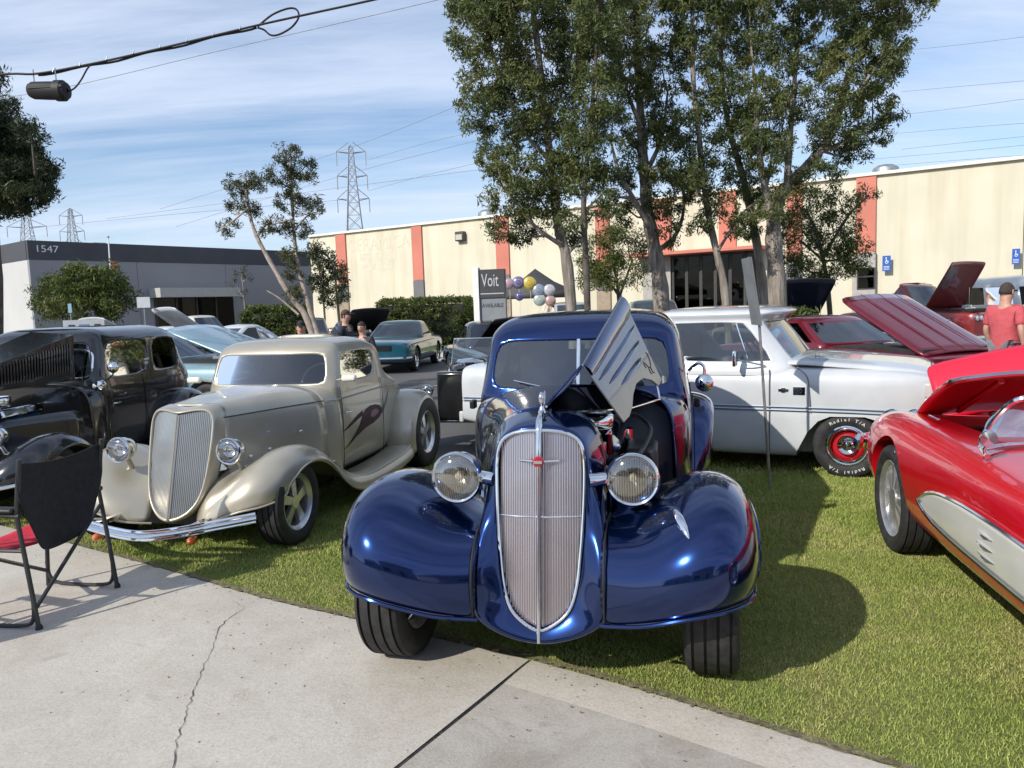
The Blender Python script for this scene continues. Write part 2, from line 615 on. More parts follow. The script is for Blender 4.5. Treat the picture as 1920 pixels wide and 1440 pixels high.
m, t, b = node_mat('asphalt')
co = t.nodes.new('ShaderNodeTexCoord')
c = mul(t, ramp(t, noise(t, co, 0.35, 6, 0.6), [(0.3, (0.085, 0.083, 0.085)), (0.7, (0.135, 0.13, 0.128))]), ramp(t, noise(t, co, 60, 3), [(0.3, (0.7, 0.7, 0.7)), (0.7, (1.2, 1.2, 1.2))]))
t.links.new(c, b.inputs['Base Color']); b.inputs['Roughness'].default_value = 0.85
bump_from(t, b, noise(t, co, 90, 4), 0.4, 0.01)
ASPH = m

m, t, b = node_mat('lawn_soil')
co = t.nodes.new('ShaderNodeTexCoord')
c = mul(t, ramp(t, noise(t, co, 1.3, 6, 0.65), [(0.32, (0.15, 0.18, 0.04)), (0.5, (0.20, 0.22, 0.06)), (0.68, (0.28, 0.25, 0.11))]), ramp(t, noise(t, co, 55, 4), [(0.3, (0.55, 0.55, 0.5)), (0.7, (1.25, 1.25, 1.2))]))
t.links.new(c, b.inputs['Base Color']); b.inputs['Roughness'].default_value = 0.9
bump_from(t, b, noise(t, co, 45, 6), 0.8, 0.04)
LAWN = m

m, t, b = node_mat('grass_blade')
co = t.nodes.new('ShaderNodeTexCoord')
g_ = t.nodes.new('ShaderNodeNewGeometry')
patch = ramp(t, noise(t, co, 1.5, 7, 0.72, dist=1.0), [(0.30, (0.23, 0.31, 0.065)), (0.5, (0.32, 0.375, 0.10)), (0.60, (0.40, 0.405, 0.15)), (0.74, (0.52, 0.46, 0.24))])
isl = ramp(t, g_.outputs['Random Per Island'], [(0.0, (0.60, 0.68, 0.55)), (0.5, (1.0, 1.0, 1.0)), (0.90, (1.10, 1.06, 0.98)), (1.0, (1.45, 1.28, 1.25))])
t.links.new(mul(t, patch, isl), b.inputs['Base Color'])
b.inputs['Roughness'].default_value = 0.6; b.inputs['Specular IOR Level'].default_value = 0.25
BLADE = m

B().add([(-900, -500, 0), (900, -500, 0), (900, 1200, 0), (-900, 1200, 0)], [(0, 1, 2, 3)]).obj('ground', ASPH, loc=(0, 0, -0.03)).__setitem__('kind', 'structure')

# lawn sheet: a kidney of turf between driveway and car park
EDGE = [(-9.0, 9.35), (-6.0, 7.33), (-2.70, 5.14), (-1.54, 4.34), (-0.80, 3.90), (0.05, 3.40), (0.59, 3.02), (1.27, 2.50), (4.2, 0.30), (9.0, -3.3)]
FAR = [(14.0, 4.0), (12.0, 7.6), (4.0, 8.4), (0.6, 8.25), (-0.9, 8.35), (-3.0, 9.2), (-9.0, 12.5)]
lawn = B().prism([(x, y, -0.05) for x, y in EDGE + FAR], (0, 0, 0.05)).obj('lawn', LAWN, smooth=False)
tag(lawn, kind='structure')


def edge_y(x):
    return np.interp(x, [p[0] for p in EDGE], [p[1] for p in EDGE])


def far_y(x):
    fx = [p[0] for p in FAR][::-1]; fy = [p[1] for p in FAR][::-1]
    return np.interp(x, fx, fy)


def blades(name, n, x0, x1, y0, y1, hmin, hmax, w, seed, clip):
    g = np.random.default_rng(seed)
    x = g.uniform(x0, x1, n); y = g.uniform(y0, y1, n)
    keep = clip(x, y, g)
    x, y = x[keep], y[keep]; n = len(x)
    h = g.uniform(hmin, hmax, n); a = g.uniform(0, 2 * np.pi, n); le = g.uniform(0.15, 1.0, n) * h; la = g.uniform(0, 2 * np.pi, n)
    ww = w * g.uniform(0.7, 1.3, n)
    co_ = np.empty((n, 3, 3), np.float32)
    co_[:, 0] = np.stack([x - np.cos(a) * ww, y - np.sin(a) * ww, np.full(n, -0.002)], 1)
    co_[:, 1] = np.stack([x + np.cos(a) * ww, y + np.sin(a) * ww, np.full(n, -0.002)], 1)
    co_[:, 2] = np.stack([x + np.cos(la) * le, y + np.sin(la) * le, h], 1)
    me = bpy.data.meshes.new(name)
    me.vertices.add(n * 3); me.vertices.foreach_set('co', co_.ravel())
    me.loops.add(n * 3); me.loops.foreach_set('vertex_index', np.arange(n * 3, dtype=np.int32))
    me.polygons.add(n); me.polygons.foreach_set('loop_start', np.arange(0, n * 3, 3, dtype=np.int32))
    me.update(calc_edges=True)
    o = link(name, me, BLADE, smooth=False)
    return o


def clip_lawn(d0, d1, spill=0.03):
    def f(x, y, g):
        k = (y > edge_y(x) - spill * g.random(len(x)) ** 3) & (y < far_y(x))
        k &= (y >= d0) & (y < d1)
        # seen wedge only
        k &= (x > -0.80 * y - 0.5) & (x < 0.80 * y + 0.5)
        return k
    return f


g_obj = blades('grass', 400000, -4.5, 4.5, 2.2, 4.8, 0.007, 0.020, 0.0023, 1, clip_lawn(2.2, 4.8))
tag(g_obj, 'short mown green grass of the lawn in front of the cars', 'grass', kind='stuff')
g_obj = blades('grass', 340000, -6.5, 6.5, 4.8, 7.0, 0.010, 0.028, 0.0033, 2, clip_lawn(4.8, 7.0))
tag(g_obj, 'mown green grass of the lawn around the parked cars', 'grass', kind='stuff')
g_obj = blades('grass', 200000, -8.5, 8.5, 6.9, 12.0, 0.012, 0.032, 0.005, 3, clip_lawn(7.0, 12.0))
tag(g_obj, 'mown green grass at the far edge of the lawn', 'grass', kind='stuff')


# concrete slabs: built as strips parallel to the lawn edge so that the apron can dip
def slab(name, edge, out, prof, m_, n=10):
    """edge: list of plan points along the lawn; out(i): direction away from the lawn; prof: (distance, z) rows"""
    rows = []
    pts = smooth_path([(x, y, 0) for x, y in edge], n)
    for d, z in prof:
        rows.append([(p.x + out[0] * d, p.y + out[1] * d, z) for p in pts])
    o = B().grid(rows).obj(name, m_, ang=60)
    return tag(o, kind='structure')


JD = V((-0.53, -0.85, 0)).normalized()
left_edge = [(-12.0, 11.3), (-9.0, 9.30), (-6.0, 7.28), (-2.70, 5.12), (-1.54, 4.32), (-0.80, 3.88), (0.035, 3.385)]
right_edge = [(0.046, 3.378), (0.59, 3.00), (1.27, 2.48), (2.6, 1.48), (4.2, 0.28), (9.0, -3.3), (14, -7)]
prof_l = [(0, -0.06), (0.0, 0.004), (0.05, 0.006), (0.4, 0.006), (1.0, 0.006), (2, 0.004), (4, 0.0), (8, -0.004), (14, -0.01)]
prof_r = [(0, -0.06), (0.0, 0.004), (0.05, 0.006), (0.10, 0.0055), (0.16, 0.004), (0.24, 0.001), (0.34, -0.001), (0.5, -0.001), (0.8, 0.001), (1.3, 0.003), (3, 0.002), (7, -0.004), (14, -0.010)]
sl = slab('pavement', left_edge, JD, prof_l, CONC)
sr = slab('driveway', right_edge, JD, prof_r[5:], CONC2)
kb = slab('kerb', right_edge, JD, prof_r[:6], CONC)
# expansion joint filler and cracks
JOINT = mat('joint_filler', (0.085, 0.078, 0.07), 0.95, var=0.4, vscale=40)
def pz(pr, d):
    return float(np.interp(d, [q[0] for q in pr[1:]], [q[1] for q in pr[1:]]))
ds = [0.0, .05, .1, .16, .24, .34, .5, .8, 1.3, 3, 7, 13]
jb = B().grid([[(left_edge[-1][0] + JD.x * d, left_edge[-1][1] + JD.y * d, pz(prof_l, d) - .003) for d in ds], [(.041 + JD.x * d, 3.3815 + JD.y * d, min(pz(prof_l, d), pz(prof_r, d)) - .007) for d in ds], [(right_edge[0][0] + JD.x * d, right_edge[0][1] + JD.y * d, pz(prof_r, d) - .003) for d in ds]])
jb.obj('expansion_joint', JOINT, sl)


def crack(pts, w):
    P = []
    for i in range(len(pts) - 1):
        a, b_ = gnd(*pts[i]), gnd(*pts[i + 1])
        k = max(4, int((b_ - a).length / 0.028))
        for j in range(k):
            q = a.lerp(b_, j / k)
            P.append(V((q.x + rnd.gauss(0, 0.0045), q.y + rnd.gauss(0, 0.0045), 0.0085)))
    P.append(gnd(*pts[-1]) + V((0, 0, 0.0085)))
    l, r_ = [], []
    for i, p in enumerate(P):
        t_ = (P[min(i + 1, len(P) - 1)] - P[max(0, i - 1)]); t_.z = 0; t_.normalize()
        nn = V((-t_.y, t_.x, 0)); ww = w * rnd.uniform(0.35, 1.25) * min(1, (i + 1) / 4, (len(P) - i) / 4)
        l.append(p + nn * ww); r_.append(p - nn * ww)
    return B().grid([l, r_])


crack([(460, 1143), (430, 1160), (408, 1185), (398, 1222), (372, 1275), (355, 1325), (340, 1365), (332, 1400), (325, 1440), (318, 1480)], 0.0021).obj('crack', JOINT, sl)
crack([(440, 1130), (462, 1143)], 0.0015).obj('crack', JOINT, sl)
# soil and thatch creeping over the concrete edge
ep = smooth_path([(x, y, 0) for x, y in EDGE[1:9]], 40)
l_, r_ = [], []
for i, p in enumerate(ep):
    l_.append((p.x - JD.x * .02, p.y - JD.y * .02, .011)); w_ = .006 + .028 * abs(math.sin(i * .7) * math.sin(i * .23 + 1) * math.sin(i * 1.9)) + rnd.uniform(0, .010)
    r_.append((p.x + JD.x * w_, p.y + JD.y * w_, .009))
tag(B().grid([l_, r_]).obj('soil_edge', mat('edge_soil', (.10, .085, .05), .95, col2=(.20, .18, .10), vscale=35, bump=.6, bscale=80)), kind='structure')
gb_ = B()
for k in range(420):
    u = rnd.random() ** 2
    p = ep[int(rnd.random() * (len(ep) - 1))]
    d_ = .02 + u * 1.6
    x, y = p.x + JD.x * d_ + rnd.gauss(0, .05), p.y + JD.y * d_
    s_ = rnd.uniform(.0015, .004)
    gb_.box((x, y, .006 + s_ * .5), (s_ * 2, s_ * 1.3, s_), rnd.random() * 3)
tag(gb_.obj('grit', mat('grit', (.16, .13, .08), .9, col2=(.34, .30, .24), vscale=3), smooth=False, weld=False, recalc=False), 'scattered grit and clippings on the concrete', 'grit', kind='stuff')
# leaf litter on the driveway
LEAFL = mat('dry_leaf', (0.42, 0.24, 0.10), 0.8, var=0.3, vscale=30)
for i, (px, py, s_, a_) in enumerate([(1366, 1381, 0.020, 0.4), (1640, 1428, 0.022, 1.9), (1662, 1434, 0.024, 0.9), (1625, 1423, 0.015, 2.6), (930, 1224, 0.020, 0.2)]):
    p = gnd(px, py)
    bb = B(); ca, sa = math.cos(a_), math.sin(a_)
    q = [(-1, 0, 0.1), (-0.3, 0.28, 0.3), (0.6, 0.2, 0.15), (1, 0, 0.4), (0.5, -0.22, 0.1), (-0.4, -0.25, 0.25)]
    zb = -0.015 if px > 1300 else 0.01
    bb.add([(p.x + s_ * (x * ca - y * sa), p.y + s_ * (x * sa + y * ca), zb + s_ * z) for x, y, z in q], [(0, 1, 2, 3, 4, 5)])
    o = bb.obj('dry_leaf', LEAFL, solid=0.0015)
    tag(o, ['curled tan leaf on the driveway near the lawn edge', 'pale dry leaf at the foot of the driveway, left of a pair', 'rightmost curled dry leaf at the bottom of the driveway', 'smallest dark leaf scrap at the bottom of the driveway', 'dark leaf scrap on the concrete below the blue car nose'][i], 'leaf', 'fallen leaves on the concrete')

# painted bays and turf islands in the car park
LINE = mat('road_line', (0.55, 0.55, 0.53), 0.8, var=0.2, vscale=8)
for i, (x0, y0) in enumerate([(-3.2, 13.5), (-0.4, 14.6), (-6.4, 12.6)]):
    o = B().add([(x0, y0, -0.024), (x0 + 0.1, y0 - 0.05, -0.024), (x0 + 2.3, y0 + 4.4, -0.024), (x0 + 2.2, y0 + 4.45, -0.024)], [(0, 1, 2, 3)]).obj('bay_line', LINE, smooth=False)
    tag(o, kind='structure')
p = [gnd(826, 668), gnd(900, 672), gnd(1100, 660), gnd(1110, 641), gnd(835, 644)]
isl_o = B().prism([(q.x, q.y, -0.05) for q in p], (0, 0, 0.13)).obj('kerb', CONC, smooth=False)
tag(isl_o, kind='structure')
cx_ = sum(q.x for q in p) / 5; cy_ = sum(q.y for q in p) / 5
isl_g = B().add([(cx_ + (q.x - cx_) * 0.96, cy_ + (q.y - cy_) * 0.97, 0.086) for q in p], [(0, 1, 2, 3, 4)]).obj('turf_island', mat('island_turf', (0.13, 0.20, 0.03), 0.9, col2=(0.22, 0.25, 0.06), vscale=1.5, bump=0.8, bscale=14), smooth=False)
tag(isl_g, kind='structure')

# ================================================================== BUILDINGS
def z_to_Y(px, py, z):
    d = fw + rt * ((px - 960) / 1440.0) - up * ((py - 720) / 1440.0)
    return (z - CAM.z) / d.z * d.y


HT = 6.2
TA = at(575, 445, z_to_Y(575, 445, HT)); TB = at(1604, 332, z_to_Y(1604, 332, HT))
wd = (TB - TA); wd.z = 0; wlen = wd.length; wd.normalize()
wn = V((wd.y, -wd.x, 0))           # faces the camera side
if wn.y > 0:
    wn = -wn


def wall_t(px, py=450):
    """distance along the tan wall hit by the pixel column"""
    d = fw + rt * ((px - 960) / 1440.0) - up * ((py - 720) / 1440.0)
    # CAM + s d on plane (p-TA).wn = 0
    s_ = ((TA - CAM).dot(wn)) / d.dot(wn)
    p_ = CAM + d * s_
    return (p_ - TA).dot(wd), p_.z


CREAM = mat('cream_stucco', (0.66, 0.615, 0.48), 0.85, var=0.045, vscale=0.5, bump=0.25, bscale=25, detail=8)
t = CREAM.node_tree; b = t.nodes['Principled BSDF']
co = t.nodes.new('ShaderNodeTexCoord'); mp_ = t.nodes.new('ShaderNodeMapping'); mp_.inputs['Scale'].default_value = (2.2, 2.2, .16)
t.links.new(co.outputs['Object'], mp_.inputs[0])
nz_ = t.nodes.new('ShaderNodeTexNoise'); nz_.inputs['Scale'].default_value = 1.0; nz_.inputs['Detail'].default_value = 6
t.links.new(mp_.outputs[0], nz_.inputs['Vector'])
src_ = b.inputs['Base Color'].links[0].from_socket
t.links.new(mul(t, src_, ramp(t, nz_.outputs['Fac'], [(.34, (.90, .88, .84)), (.55, (1, 1, 1))])), b.inputs['Base Color'])
REDP = mat('coral_red_paint', (0.56, 0.19, 0.135), 0.75, var=0.07, vscale=0.8, bump=0.2, bscale=20)
GREYP = mat('grey_band_paint', (0.165, 0.165, 0.17), 0.75, var=0.1, vscale=1)
TOPCAP = mat('roof_coping', (0.78, 0.74, 0.62), 0.6, var=0.05)
STOREF = glass('storefront_glass', (0.03, 0.03, 0.03), boost=0.0, ior=1.3)
FRAMEB = mat('storefront_frame', (0.035, 0.033, 0.03), 0.5, var=0.2)
ASPH_ROOF = mat('roof_gravel', (0.3, 0.29, 0.27), 0.9, var=0.2, vscale=2)


def oriented(B_, c, size, dirx):
    """box of size (along, depth, height) whose long axis follows dirx, c = base centre of its front face"""
    ang = math.atan2(dirx.y, dirx.x)
    return B_.box(c, size, ang)


tan = thing('warehouse', 'long cream stucco warehouse with coral red pilaster stripes behind the trees', 'building', TA.to_tuple()[:2] + (0,), math.atan2(wd.y, wd.x))
# local frame: x along the wall to the right, -y towards the camera, origin at the left corner
B().box((31.0, 10.2, HT / 2 - 0.02), (61.8, 19.6, HT - 0.04)).obj('wall_core', CREAM, tan)
joints = [0]
stripes = []
for a_, b_ in ((625, 643), (768, 787), (926, 950), (1114, 1140), (1226, 1256), (1346, 1378), (1475, 1500), (1604, 1641)):
    stripes.append((wall_t(a_, 430)[0], wall_t(b_, 430)[0]))
sp_ = []
t_end = 62.0
edges = [0.0] + [0.5 * (s0 + s1) for s0, s1 in stripes] + [t_end]
ext = stripes[-1][0] - stripes[-2][0]
for k in range(len(edges) - 1):
    a_, b_ = edges[k], edges[k + 1]
    nsub = max(1, int(round((b_ - a_) / 5.0)))
    for q in range(nsub):
        x0 = a_ + (b_ - a_) * q / nsub; x1 = a_ + (b_ - a_) * (q + 1) / nsub
        B().box(((x0 + x1) / 2, 0.30, HT / 2), (x1 - x0 - 0.025, 0.2, HT - 0.01)).obj('wall_panel', CREAM, tan, bevel=0.008)
for s0, s1 in stripes:
    zr = 3.25
    B().box(((s0 + s1) / 2, 0.155, (HT + zr) / 2), (max(s1 - s0, 0.6), 0.1, HT - zr)).obj('red_pilaster', REDP, tan)
    B().box(((s0 + s1) / 2, 0.156, 1.1), (max(s1 - s0, 0.6), 0.1, 2.24)).obj('pilaster_base', mat('pilaster_base_paint', (0.33, 0.26, 0.19), 0.8, var=0.1), tan)
    B().box(((s0 + s1) / 2, 0.150, 2.75), (max(s1 - s0, 0.6) + 0.01, 0.11, 0.98)).obj('grey_band', GREYP, tan)
B().box((31, 0.3, HT + 0.06), (t_end + 0.2, 0.5, 0.12)).obj('coping', TOPCAP, tan, bevel=0.01)
# grey wainscot to the right of the red stripe with the high window
sx = stripes[-1]
gx0 = sx[0] - 0.1; gx1 = sx[1] + 0.02
SHADEG = mat('grey_wall_paint', (0.40, 0.38, 0.35), 0.8, var=0.06)
B().box(((gx0 + gx1) / 2, 0.075, 1.63), (gx1 - gx0, 0.12, 3.24)).obj('grey_pier', SHADEG, tan)
wt0, wz1 = wall_t(1607, 503); wt1, wz0 = wall_t(1641, 541)
wfrm = B().box(((wt0 + wt1) / 2, 0.0, (wz0 + wz1) / 2), (wt1 - wt0, 0.06, wz1 - wz0)).obj('window', FRAMEB, tan)
B().box(((wt0 + wt1) / 2, -0.035, wz0 + (wz1 - wz0) * 0.30), (wt1 - wt0 - 0.1, 0.02, (wz1 - wz0) * 0.5)).obj('pane', STOREF, wfrm)
B().box(((wt0 + wt1) / 2, -0.035, wz0 + (wz1 - wz0) * 0.80), (wt1 - wt0 - 0.1, 0.02, (wz1 - wz0) * 0.34)).obj('pane', STOREF, wfrm)
# entrance
e0 = wall_t(1205, 520)[0]; e1 = wall_t(1425, 520)[0]; ez = wall_t(1320, 476)[1]
B().box(((e0 + e1) / 2, -0.45, ez + 0.08), (e1 - e0 + 0.6, 1.2, 0.15)).obj('canopy', REDP, tan, bevel=0.02)
B().box(((e0 + e1) / 2, 0.10, ez / 2), (e1 - e0, 0.1, ez)).obj('storefront', mat('storefront_dark', (0.06, 0.055, 0.05), 0.6, var=0.15), tan)
for k in range(6):
    xa = e0 + 1.4 + (e1 - e0 - 1.4) * k / 6; xb = e0 + 1.4 + (e1 - e0 - 1.4) * (k + 1) / 6
    fr_ = B().box((xa + 0.05, 0.03, ez / 2), (0.1, 0.06, ez)).obj('mullion', FRAMEB, tan)
    B().box(((xa + xb) / 2, 0.04, ez / 2 + 0.1), (xb - xa - 0.12, 0.02, ez - 0.4)).obj('pane', STOREF, fr_)
B().box((e0 + 0.7, 0.0, ez / 2), (1.3, 0.1, ez)).obj('grey_pier', SHADEG, tan)
GHOST = mat('ghost_lettering', (0.615, 0.57, 0.445), 0.85, var=0.05)
gt0, gz0 = wall_t(705, 457)
text('lettering', 'CERAMICA', 1.05, GHOST, tan, ((wall_t(662, 457)[0] + wall_t(748, 457)[0]) / 2, 0.196, gz0), (1, 0, 0), (0, 0, 1), 0.003, sx=0.92)
for (a_, b_, yy, hh) in ((670, 690, 482, 0.4), (700, 712, 481, 0.4), (719, 738, 480, 0.4), (676, 700, 502, 0.35), (706, 732, 501, 0.35)):
    ta, tz = wall_t(a_, yy); tb, _ = wall_t(b_, yy)
    B().box(((ta + tb) / 2, 0.1985, tz), (tb - ta, 0.006, hh)).obj('paint_ghost', GHOST, tan, smooth=False)
# wall lamp
lt, lz = wall_t(862, 443)
lamp = B().box((lt, 0.06, lz), (0.55, 0.28, 0.5)).obj('wall_lamp', mat('lamp_bronze', (0.06, 0.055, 0.045), 0.5), tan, bevel=0.04)
B().box((lt, -0.09, lz - 0.05), (0.4, 0.04, 0.28)).obj('lens', mat('lamp_lens', (0.5, 0.48, 0.4), 0.3), lamp)
# roof vents
for (px, rr) in ((1652, 0.5), (884, 0.55), (1775, 0.12)):
    vt, _ = wall_t(px, 330)
    B().lathe([(0.3 * rr, 0), (0.3 * rr, 0.25), (rr, 0.3), (rr * 0.96, 0.62 * rr + 0.2), (rr * 0.6, 0.95 * rr + 0.15), (0.01, 1.05 * rr + 0.15)], (vt, 1.4, HT - 0.1), (0, 0, 1), 16).obj('roof_vent', STEEL, tan)
# accessible parking signs on the wall
for i, (xa, xb, ya, yb) in enumerate([(1655, 1670, 480, 508), (1898, 1912, 467, 495)]):
    ta, za = wall_t(xa, ya); tb, zb = wall_t(xb, yb)
    P0 = TA + wd * ((ta + tb) / 2) + wn * 0.02
    sg = thing('parking_sign', ['blue accessible parking sign on the wall beside the grey pier', 'blue accessible parking sign on the cream wall above the white van'][i], 'sign', (P0.x, P0.y, (za + zb) / 2), math.atan2(wd.y, wd.x), 'blue wall signs')
    w_, h_ = abs(tb - ta), abs(za - zb)
    B().box((0, -0.02, 0), (w_, 0.03, h_)).obj('plate', mat('sign_blue', (0.02, 0.10, 0.42), 0.5, var=0.06), sg)
    SW = mat('sign_white', (0.75, 0.76, 0.78), 0.5)
    ic = B()
    ic.lathe([(w_ * 0.20, 0), (w_ * 0.13, 0)], (0.02 * w_, -0.038, h_ * 0.08), (0, 1, 0), 20)
    ic.disc((-0.05 * w_, -0.038, h_ * 0.36), (0, 1, 0), w_ * 0.08, 12)
    ic.box((-0.04 * w_, -0.038, h_ * 0.22), (w_ * 0.09, 0.002, h_ * 0.2))
    ic.box((0.1 * w_, -0.0385, h_ * 0.14), (w_ * 0.3, 0.002, h_ * 0.04))
    ic.obj('wheelchair_symbol', SW, sg, smooth=False)
    for k in range(3):
        B().box((0, -0.038, -h_ * (0.2 + 0.09 * k)), (w_ * 0.7, 0.002, h_ * 0.03)).obj('text_line', SW, sg, smooth=False)

# ---- grey building
HG = 6.0
GA = at(50, 450, z_to_Y(50, 450, HG))
gd = V((-wn.x, -wn.y, 0))
gd = V((0.62, 0.785, 0)).normalized()
GREYW = mat('grey_wall', (0.27, 0.27, 0.285), 0.8, var=0.04, vscale=0.4, bump=0.2, bscale=22)
GREYB = mat('charcoal_band', (0.062, 0.064, 0.075), 0.75, var=0.08, vscale=0.6)
gb = thing('grey_building', 'low grey building with charcoal roof band and the number 1547', 'building', (GA.x, GA.y, 0), math.atan2(gd.y, gd.x))
LG = 40.0
# local: x along the long face away to the right, -y towards the camera for the long face
B().box((LG / 2 + 0.1, 9.1, HG / 2 - 0.03), (LG - 0.1, 17.8, HG - 0.06)).obj('wall_core', GREYW, gb)
for k in range(7):
    B().box((LG * (k + 0.5) / 7, 0.1, 2.49), (LG / 7 - 0.02, 0.2, 4.98)).obj('wall_panel', GREYW, gb, bevel=0.006)
    B().box((LG * (k + 0.5) / 7, 0.095, 5.49), (LG / 7 - 0.004, 0.23, 1.01)).obj('band_panel', GREYB, gb)
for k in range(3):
    B().box((0.1, 0.2 + 6 * (k + 0.5), 2.49), (0.2, 5.98, 4.98)).obj('wall_panel', mat('sunlit_grey_wall', (0.52, 0.515, 0.50), 0.8, var=0.04, vscale=0.5), gb, bevel=0.006)  # end wall paler than the long face: its sunlight is put into the colour
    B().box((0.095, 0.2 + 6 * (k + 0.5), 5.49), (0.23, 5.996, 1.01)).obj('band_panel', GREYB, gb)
text('house_number', '1547', 0.52, mat('number_white', (0.7, 0.7, 0.7), 0.6), gb, (0.92, -0.024, 5.55), (1, 0, 0), (0, 0, 1), 0.01, sx=1.15)
# entrance porch on the long face
def gb_t(px, py):
    d = fw + rt * ((px - 960) / 1440.0) - up * ((py - 720) / 1440.0)
    gn = V((gd.y, -gd.x, 0))
    s_ = (GA - CAM).dot(gn) / d.dot(gn)
    p_ = CAM + d * s_
    return (p_ - GA).dot(gd), p_.z
pa, pz = gb_t(280, 550); pb, _ = gb_t(430, 550)
B().box(((pa + pb) / 2, -0.6, pz), (pb - pa, 1.4, 0.55)).obj('porch_canopy', mat('porch_white', (0.42, 0.42, 0.40), 0.7, var=0.05), gb)
for k in range(4):
    fr_ = B().box((pa + 0.3 + (pb - pa) * k / 4, -0.04, pz / 2), (0.12, 0.09, pz)).obj('mullion', FRAMEB, gb)
    B().box((pa + 0.3 + (pb - pa) * (k + 0.5) / 4, -0.01, pz / 2), ((pb - pa) / 4 - 0.14, 0.04, pz - 0.1)).obj('pane', STOREF, fr_)
# vents on its roof
for (px, s_) in ((228, 0.5), (240, 0.25), (398, 0.35)):
    q, _ = gb_t(px, 455)
    B().box((q, 3, HG + 0.25 * s_), (1.6 * s_, 1.2 * s_, 0.7 * s_)).obj('roof_vent', STEEL, gb, bevel=0.05)

# ================================================================== ACROSS THE STREET (behind the camera, seen in the paint)
HOUSE = mat('house_stucco', (0.42, 0.38, 0.33), 0.85, var=0.08)
SHINGLE = mat('roof_shingle', (0.10, 0.085, 0.075), 0.9, var=0.25, vscale=3)
for i, (hx, hy, w_, d_, h_) in enumerate([(-15, -17, 11, 9, 3.3), (-1.0, -14, 9, 8, 3.9), (14, -18, 12, 9, 3.2)]):
    hs = thing('house', ['tan bungalow across the street, mirrored in the left fender', 'wide bungalow across the street, straight behind the camera', 'bungalow across the street, mirrored in the right fender'][i], 'house', (hx, hy, 0), 0, 'houses across the street')
    B().box((0, 0, h_ / 2), (w_, d_, h_)).obj('wall', HOUSE, hs)
    B().add([(-w_ / 2 - .5, -d_ / 2 - .5, h_), (w_ / 2 + .5, -d_ / 2 - .5, h_), (w_ / 2 + .5, d_ / 2 + .5, h_), (-w_ / 2 - .5, d_ / 2 + .5, h_), (-w_ / 4, 0, h_ + 2.1), (w_ / 4, 0, h_ + 2.1)], [(0, 1, 5, 4), (2, 3, 4, 5), (1, 2, 5), (3, 0, 4), (3, 2, 1, 0)]).obj('roof', SHINGLE, hs)
    B().box((-w_ / 4, d_ / 2 + .02, 1.5), (2.2, .08, 1.3)).obj('window', STOREF, hs)
    B().box((w_ / 5, d_ / 2 + .03, 1.1), (1.0, .08, 2.1)).obj('door', FRAMEB, hs)

# ================================================================== BLUE SEDAN
BLUE = paint('midnight_blue_paint', (0.0045, 0.024, 0.118), metal=0.88, rough=0.165)
BLUED = mat('inner_panel_blue', (0.006, 0.008, 0.02), 0.45, var=0.3)
REDG = mat('red_enamel', (0.35, 0.01, 0.03), 0.3, coat=0.6)


def mir(P):
    return [(-x, y, z) for x, y, z in P]


def fender_rows_blue():
    rows = [
        [(.262, -.345, .315), (.42, -.43, .355), (.57, -.465, .40), (.71, -.455, .43), (.81, -.39, .44), (.865, -.28, .445), (.882, -.13, .45)],
        [(.262, -.365, .40), (.42, -.455, .435), (.57, -.505, .47), (.715, -.505, .49), (.825, -.435, .50), (.882, -.31, .51), (.898, -.15, .51)],
        [(.262, -.35, .53), (.42, -.435, .56), (.57, -.50, .605), (.715, -.505, .635), (.825, -.43, .64), (.885, -.30, .635), (.898, -.15, .615)],
        [(.262, -.27, .63), (.40, -.33, .655), (.55, -.395, .73), (.705, -.41, .785), (.82, -.345, .775), (.88, -.22, .735), (.895, -.09, .68)],
        [(.262, -.12, .68), (.385, -.15, .70), (.525, -.175, .795), (.69, -.185, .868), (.81, -.15, .848), (.87, -.06, .79), (.89, .03, .71)],
        [(.28, .08, .69), (.37, .06, .71), (.50, .06, .80), (.672, .06, .88), (.80, .09, .857), (.865, .14, .79), (.885, .19, .71)],
        [(.34, .34, .66), (.40, .33, .69), (.51, .33, .77), (.665, .34, .835), (.785, .36, .81), (.85, .38, .74), (.875, .39, .65)],
        [(.48, .64, .54), (.51, .63, .575), (.57, .62, .63), (.67, .62, .67), (.77, .62, .645), (.835, .62, .58), (.86, .62, .50)],
        [(.58, .88, .40), (.60, .87, .42), (.64, .86, .45), (.71, .85, .47), (.78, .85, .45), (.835, .85, .40), (.86, .85, .34)],
        [(.60, 1.06, .325), (.62, 1.06, .335), (.66, 1.06, .345), (.72, 1.06, .35), (.78, 1.06, .345), (.835, 1.06, .33), (.86, 1.06, .31)],
    ]
    return rows


